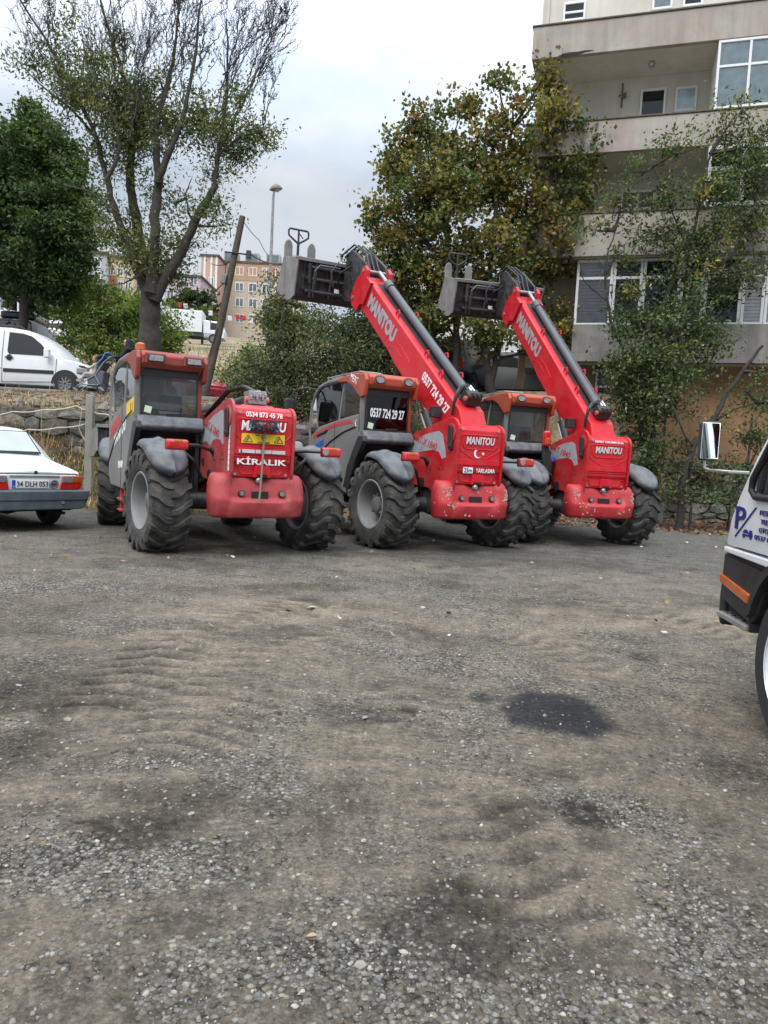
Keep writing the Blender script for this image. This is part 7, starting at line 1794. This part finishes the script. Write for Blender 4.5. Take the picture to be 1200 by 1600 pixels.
# =================================================================== PEOPLE
def skin_body(name, chain, m, parent, sub=2):
    """chain: list of (joint, parent index, radius or (rx,ry))"""
    me = bpy.data.meshes.new(name); me.from_pydata([c[0] for c in chain], [(c[1], i) for i, c in enumerate(chain) if c[1] is not None], [])
    o = bpy.data.objects.new(name, me); C.objects.link(o); o.parent = parent
    o.modifiers.new('skin','SKIN'); sv = me.skin_vertices[0].data
    for i, c in enumerate(chain):
        rr = c[2] if isinstance(c[2], tuple) else (c[2], c[2]); sv[i].radius = rr; sv[i].use_root = (c[1] is None)
    md = o.modifiers.new('sub','SUBSURF'); md.levels = sub; md.render_levels = sub; o.modifiers['skin'].use_smooth_shade = True
    me.materials.append(m); return o
M['skin'] = mat('skin', (.42,.25,.18), .6, var=.06); M['blackcloth'] = mat('black_cloth', (.009,.009,.011), .85, var=.2, bump=.1, bscale=20)
M['hair'] = mat('light_brown_hair', (.14,.075,.04), .7, var=.25, scale=30)
M['creamcloth'] = mat('pale_top_cloth', (.45,.40,.36), .85); M['greycloth'] = mat('pram_grey_cloth', (.10,.10,.125), .85, var=.15, scale=8); M['bluecloth'] = mat('pale_blue_blanket', (.12,.27,.55), .85, var=.2, scale=8); M['shoe'] = mat('grey_shoe', (.25,.24,.25), .7)
DP = 19.75
def hand(parent, wrist, d, up, m, k=1.):
    """palm with five bent fingers closing round a bar"""
    d = Vector(d).normalized(); up = Vector(up).normalized(); s = d.cross(up)
    w = Vector(wrist); ch = [(w, None, .026*k), (w+d*.05*k, 0, (.036*k,.018*k)), (w+d*.085*k, 1, (.038*k,.016*k))]
    for i, (o_, L) in enumerate(((-.028,.030),(-.010,.034),(.010,.032),(.027,.025))):
        b0 = w+d*.09*k+s*o_*k; i0 = len(ch)
        ch += [(b0, 2, .0095*k), (b0+d*L*.7*k-up*.012*k, i0, .009*k), (b0+d*L*.85*k-up*.042*k, i0+1, .008*k), (b0+d*L*.3*k-up*.058*k, i0+2, .007*k)]
    i0 = len(ch); b0 = w+d*.035*k-s*.034*k; ch += [(b0, 1, .011*k), (b0+d*.03*k-s*.014*k-up*.018*k, i0, .010*k), (b0+d*.05*k-s*.004*k-up*.040*k, i0+1, .008*k)]
    return skin_body('hand', ch, m, parent, 1)
def head(parent, c, fwd, k, m, name='head'):
    """head with brow, nose, mouth, chin and ears; c = centre"""
    f = Vector(fwd).normalized(); s = Vector((f.y,-f.x,0)).normalized(); u = Vector((0,0,1)); rows = []
    for i in range(15):
        v = i/14; z = .5-v   # top to chin
        ring = []
        for j in range(20):
            a = 2*math.pi*j/20; ca, sa = math.cos(a), math.sin(a)
            rad = math.sqrt(max(0.0004, 1-(abs(z)/.5)**2.4)); wx = .36*rad*(1 if z > -.1 else 1-.55*(-z-.1)); wy = .44*rad*(1 if z > -.15 else 1-.25*(-z-.15))
            x = ca*wx; y = sa*wy
            if sa > .86:
                if -.16 < z < .04: y += .09*(1-abs((z+.11)/.15))*(sa-.86)/.14
                if abs(z+.03) < .05: pass
                if -.30 < z < -.2: y += .03
                if z < -.38: y += .04
            if sa > .5 and abs(z-.02) < .06 and sa < .95: y -= .035
            if z < -.2 and sa < 0: y *= .8
            p = Vector(c)+s*x*k+f*y*k+u*z*k; ring.append(tuple(p))
        rows.append(ring+[ring[0]])
    b = MB().grid(rows); o = b.build(name, m, parent, 60)
    for sg in (-1,1):
        p = Vector(c)+s*.14*sg*k+f*.40*k+u*.02*k; MB().lathe([(0,-.03*k),(.03*k,-.02*k),(.04*k,0),(.03*k,.02*k),(0,.03*k)], p, 'z', 10).build('eye', M['room'], o, 40)
        p = Vector(c)+s*.37*sg*k+f*(-.02)*k-u*.03*k; MB().lathe([(0,-.1*k),(.045*k,-.06*k),(.055*k,.02*k),(.03*k,.09*k),(0,.1*k)], p, 'z', 8).build('ear', m, o, 40)
    p = Vector(c)+f*.40*k-u*.25*k; MB().tube([p-s*.1*k, p+f*.02*k, p+s*.1*k], .018*k, 6).build('mouth', mat('lips', (.32,.11,.09), .6), o, 40)
    return o
# woman in black pushing the pram: she faces left (-x), the pram ahead of her
wx = at(192, 560, DP).x; gz_ = rz_(wx)
top = at(208, 527, DP).z; Hh = top-gz_
Wm = empty('person', (wx, DP+.55, gz_), 0, 'woman in black headscarf and black coat with sunglasses pushing the pram', 'person')
h = Hh/1.66
body = [((0,0,.90*h),None,(.19,.17)),((-.01,0,1.12*h),0,(.165,.15)),((-.03,0,1.30*h),1,(.19,.15)),((-.05,0,1.40*h),2,(.11,.10)),((-.07,0,1.47*h),3,.065),
 ((-.05,-.17,1.36*h),3,.075),((-.15,-.21,1.13*h),5,.058),((-.40,-.17,1.10*h),6,.042),
 ((-.05,.17,1.36*h),3,.075),((-.15,.21,1.13*h),8,.058),((-.40,.17,1.10*h),9,.042),
 ((.0,-.09,.75*h),0,.15),((-.10,-.10,.45*h),11,.12),((-.05,-.10,.10*h),12,.10),((.0,.09,.75*h),0,.15),((.10,.10,.45*h),14,.12),((.16,.10,.10*h),15,.10)]
skin_body('body', body, M['blackcloth'], Wm)
hd_ = head(Wm, (-.09,0,1.555*h), (-1,0,.05), .225, M['skin'])
# headscarf wraps the head leaving the face open
rows = []
for i in range(11):
    v = i/10; rr = []
    for j in range(17):
        a = R(84 + 192*j/16) ; z = .155*math.cos(v*2.1)-.02-(.13*max(0,v-.72)/.28); rad = .122*math.sin(max(.12,min(1.75,v*2.1)))+.05*max(0,v-.75)/.25
        rr.append((-.075-math.cos(a)*rad*1.12, math.sin(a)*rad*.98, 1.56*h+z))
    rows.append(rr)
MB().grid(rows).build('headscarf', M['blackcloth'], Wm, 60, solid=.012)
b = MB(); b.box((-.19,-.05,1.572*h),(.02,.06,.04)); b.box((-.19,.05,1.572*h),(.02,.06,.04)); b.tube([(-.192,-.05,1.575*h),(-.195,.05,1.575*h)], .006, 5); b.tube([(-.185,-.08,1.578*h),(-.09,-.092,1.575*h)], .005, 5); b.build('sunglasses', M['room'], Wm, 0, bevel=.008)
for s in (-1,1): hand(Wm, (-.43,.17*s,1.10*h), (-1,0,.1), (0,0,1), M['skin'])
for x, y in ((-.08,-.10),(.13,.10)): MB().box((x,y,.045),(.25,.09,.09)).build('shoe', M['room'], Wm, 0, bevel=.03, seg=3)
# pram
px_ = at(135, 580, DP).x
Pr = empty('stroller', (px_, DP+.55, rz_(px_)), 0, 'grey pushchair with pale blue blanket carrying a child in front of the van', 'stroller')
hx_ = wx-px_-.50; hz_ = 1.10*h-.03
M['pramframe'] = mat('pram_frame_metal', (.3,.3,.31), .35, .7)
b = MB()
for s in (-.24,.24):
    b.tube([(hx_,s,hz_),(hx_-.12,s,hz_-.10),(.12,s,.52),(-.42,s,.16)], .016, 8); b.tube([(.30,s,.14),(.10,s,.52)], .016, 8); b.tube([(-.30,s,.24),(.25,s,.24)], .013, 6)
b.tube([(hx_,-.24,hz_),(hx_,.24,hz_)], .02, 8); b.build('frame', M['pramframe'], Pr, 40)
for x, rr in ((-.42,.11),(.30,.14)):
    for s in (-.26,.26):
        w_ = MB().lathe([(rr*.8,-.025),(rr,-.015),(rr,.015),(rr*.8,.025)], (0,0,0), 'y', 20).build('wheel', M['rubber'], Pr, 40); w_.location = (x,s,rr)
        b = MB()
        for k in range(6): a = math.pi*k/6; b.tube([(rr*.82*math.cos(a),0,rr*.82*math.sin(a)),(-rr*.82*math.cos(a),0,-rr*.82*math.sin(a))], .006, 5)
        b.build('spokes', M['pramframe'], w_, 40)
b = MB().prism([(-.22,.42),(.12,.40),(.36,.86),(.30,.90),(.06,.50),(-.22,.50)], 'y', -.22, .22); b.build('seat', M['greycloth'], Pr, 0, bevel=.025)
b = MB().prism([(-.10,.22),(.30,.20),(.36,.62),(.18,.66),(.05,.45),(-.12,.42)], 'y', -.235, .235); b.build('side_panel', M['greycloth'], Pr, 0, bevel=.04)
rows = []
for i in range(9):
    a = R(15+100*i/8); rows.append([(.30-.36*math.cos(a)*.9*(1-.12*abs(y/.24)), y, .66+.40*math.sin(a)) for y in (-.25,-.22,-.1,0,.1,.22,.25)])
MB().grid(rows[3:]).build('hood', M['greycloth'], Pr, 60, solid=.02)
rows = [[(.16+.30*u+.02*math.sin(9*u+y*8), y, .84+.28*u+.05*math.sin(4*u+5*y)) for u in [k/8 for k in range(9)]] for y in (-.26,-.2,-.1,0,.1,.2,.26)]
MB().grid(rows).build('blanket', M['bluecloth'], Pr, 60, solid=.02)
MB().tube([(-.18,-.24,.72),(-.34,-.20,.73),(-.38,0,.73),(-.34,.20,.73),(-.18,.24,.72)], .022, 8).build('bumper_bar', M['black'], Pr, 40)
# child
Ch = empty('person', (px_, DP+.55, rz_(px_)), 0, 'small fair haired child sitting in the pushchair with legs stretched out', 'person')
body = [((.0,0,.56),None,(.10,.09)),((.03,0,.68),0,(.095,.085)),((.04,0,.80),1,(.085,.075)),((.03,0,.87),2,.04),((.03,-.11,.79),2,.035),((-.08,-.14,.70),4,.028),((-.18,-.10,.72),5,.022),((.03,.11,.79),2,.035),((-.08,.14,.70),7,.028),((-.18,.10,.72),8,.022),((-.02,-.06,.55),0,.06),((-.22,-.09,.56),10,.05),((-.34,-.10,.38),11,.038),((-.02,.06,.55),0,.06),((-.22,.09,.56),13,.05),((-.36,.10,.42),14,.038)]
skin_body('body', body, M['creamcloth'], Ch)
head(Ch, (.02,0,.975), (-1,0,-.1), .19, M['skin'])
rows = []
for i in range(8):
    v = i/7*1.75; rows.append([(.035-math.cos(a)*.078*math.sin(max(.1,v))*(1.15 if math.cos(a) < 0 else (1.0 if v < .9 else .55)), math.sin(a)*.076*math.sin(max(.1,v)), .985+.098*math.cos(v)) for a in [2*math.pi*k/16 for k in range(17)]])
MB().grid(rows).build('hair', M['hair'], Ch, 60, solid=.008)
for s in (-1,1): hand(Ch, (-.19,.10*s,.725), (-1,0,-.1), (0,0,1), M['skin'], .6)
for x, y, z in ((-.37,-.10,.34),(-.39,.10,.39)): MB().box((x-.02,y,z),(.15,.065,.07),(0,.3,0)).build('shoe', M['shoe'], Ch, 0, bevel=.025, seg=3)
# ------------------------------------------------------------------ camera, light
cam = bpy.data.cameras.new('camera'); co = bpy.data.objects.new('camera', cam); C.objects.link(co)
cam.sensor_fit = 'VERTICAL'; cam.sensor_height = 24; cam.lens = 24*F/1600; cam.clip_end = 3000; cam.clip_start = .05
co.matrix_world = Matrix.Translation((0,0,CAMZ)) @ Matrix.Rotation(R(90-PITCH),4,'X') @ Matrix.Rotation(R(ROLL),4,'Z')
S = bpy.context.scene; S.camera = co
W = bpy.data.worlds.new('World'); S.world = W; W.use_nodes = True
t = W.node_tree; t.nodes.clear(); n = N(t)
SUN_EL, SUN_AZ = 52, 200    # azimuth in degrees clockwise from +Y
out = n('ShaderNodeOutputWorld'); bg = n('ShaderNodeBackground')
t.links.new(bg.outputs[0], out.inputs[0])
sk = n('ShaderNodeTexSky'); sk.sky_type = 'NISHITA'; sk.sun_disc = False; sk.sun_elevation = R(SUN_EL); sk.sun_rotation = R(SUN_AZ); sk.dust_density = 3.
tc = n('ShaderNodeTexCoord').outputs['Generated']
mp = n('ShaderNodeMapping', ins={'Vector': tc, 'Scale': (1.2,1.2,3.)})
nz = n('ShaderNodeTexNoise', ins={'Vector': mp.outputs[0], 'Scale': 1.6, 'Detail': 6., 'Roughness': .55}).outputs['Fac']
cl = n.ramp(nz, [(.36,(7.9,9.1,10.8)),(.62,(10.2,10.6,11.1))]).outputs[0]
cf = n.ramp(nz, [(.3,(.78,.78,.78)),(.6,(1,1,1))]).outputs[0]
el_ = n('ShaderNodeSeparateXYZ', ins={0: n('ShaderNodeVectorMath', operation='NORMALIZE', ins={0: tc}).outputs[0]}).outputs[2]
zen = n.ramp(el_, [(0,(.180,.193,.211)),(.12,(.187,.196,.208)),(.32,(.199,.204,.208)),(.55,(.5,.5,.5)),(1,(1.08,1.08,1.08))]).outputs[0]   # an overcast sky is brightest overhead
skyc = n.mix(n.mix(sk.outputs[0], cl, cf), n.mix(zen, (2.7,2.7,2.7), 1., 'MULTIPLY'), 1., 'MULTIPLY')
t.links.new(skyc, bg.inputs[0]); bg.inputs[1].default_value = .085
su = bpy.data.lights.new('sun','SUN'); su.energy = 1.3; su.angle = R(25); su.color = (1,.96,.9)
so = bpy.data.objects.new('sun', su); C.objects.link(so)
so.rotation_euler = (R(90-SUN_EL), 0, R(180-SUN_AZ) + math.pi) if False else (0,0,0)
az = R(SUN_AZ); el = R(SUN_EL)
dv = Vector((math.sin(az)*math.cos(el), math.cos(az)*math.cos(el), math.sin(el)))
so.rotation_euler = dv.to_track_quat('Z','Y').to_euler(); so.location = dv*60
S.view_settings.view_transform = 'Standard'; S.view_settings.look = 'None'; S.view_settings.exposure = .6; S.view_settings.gamma = 1
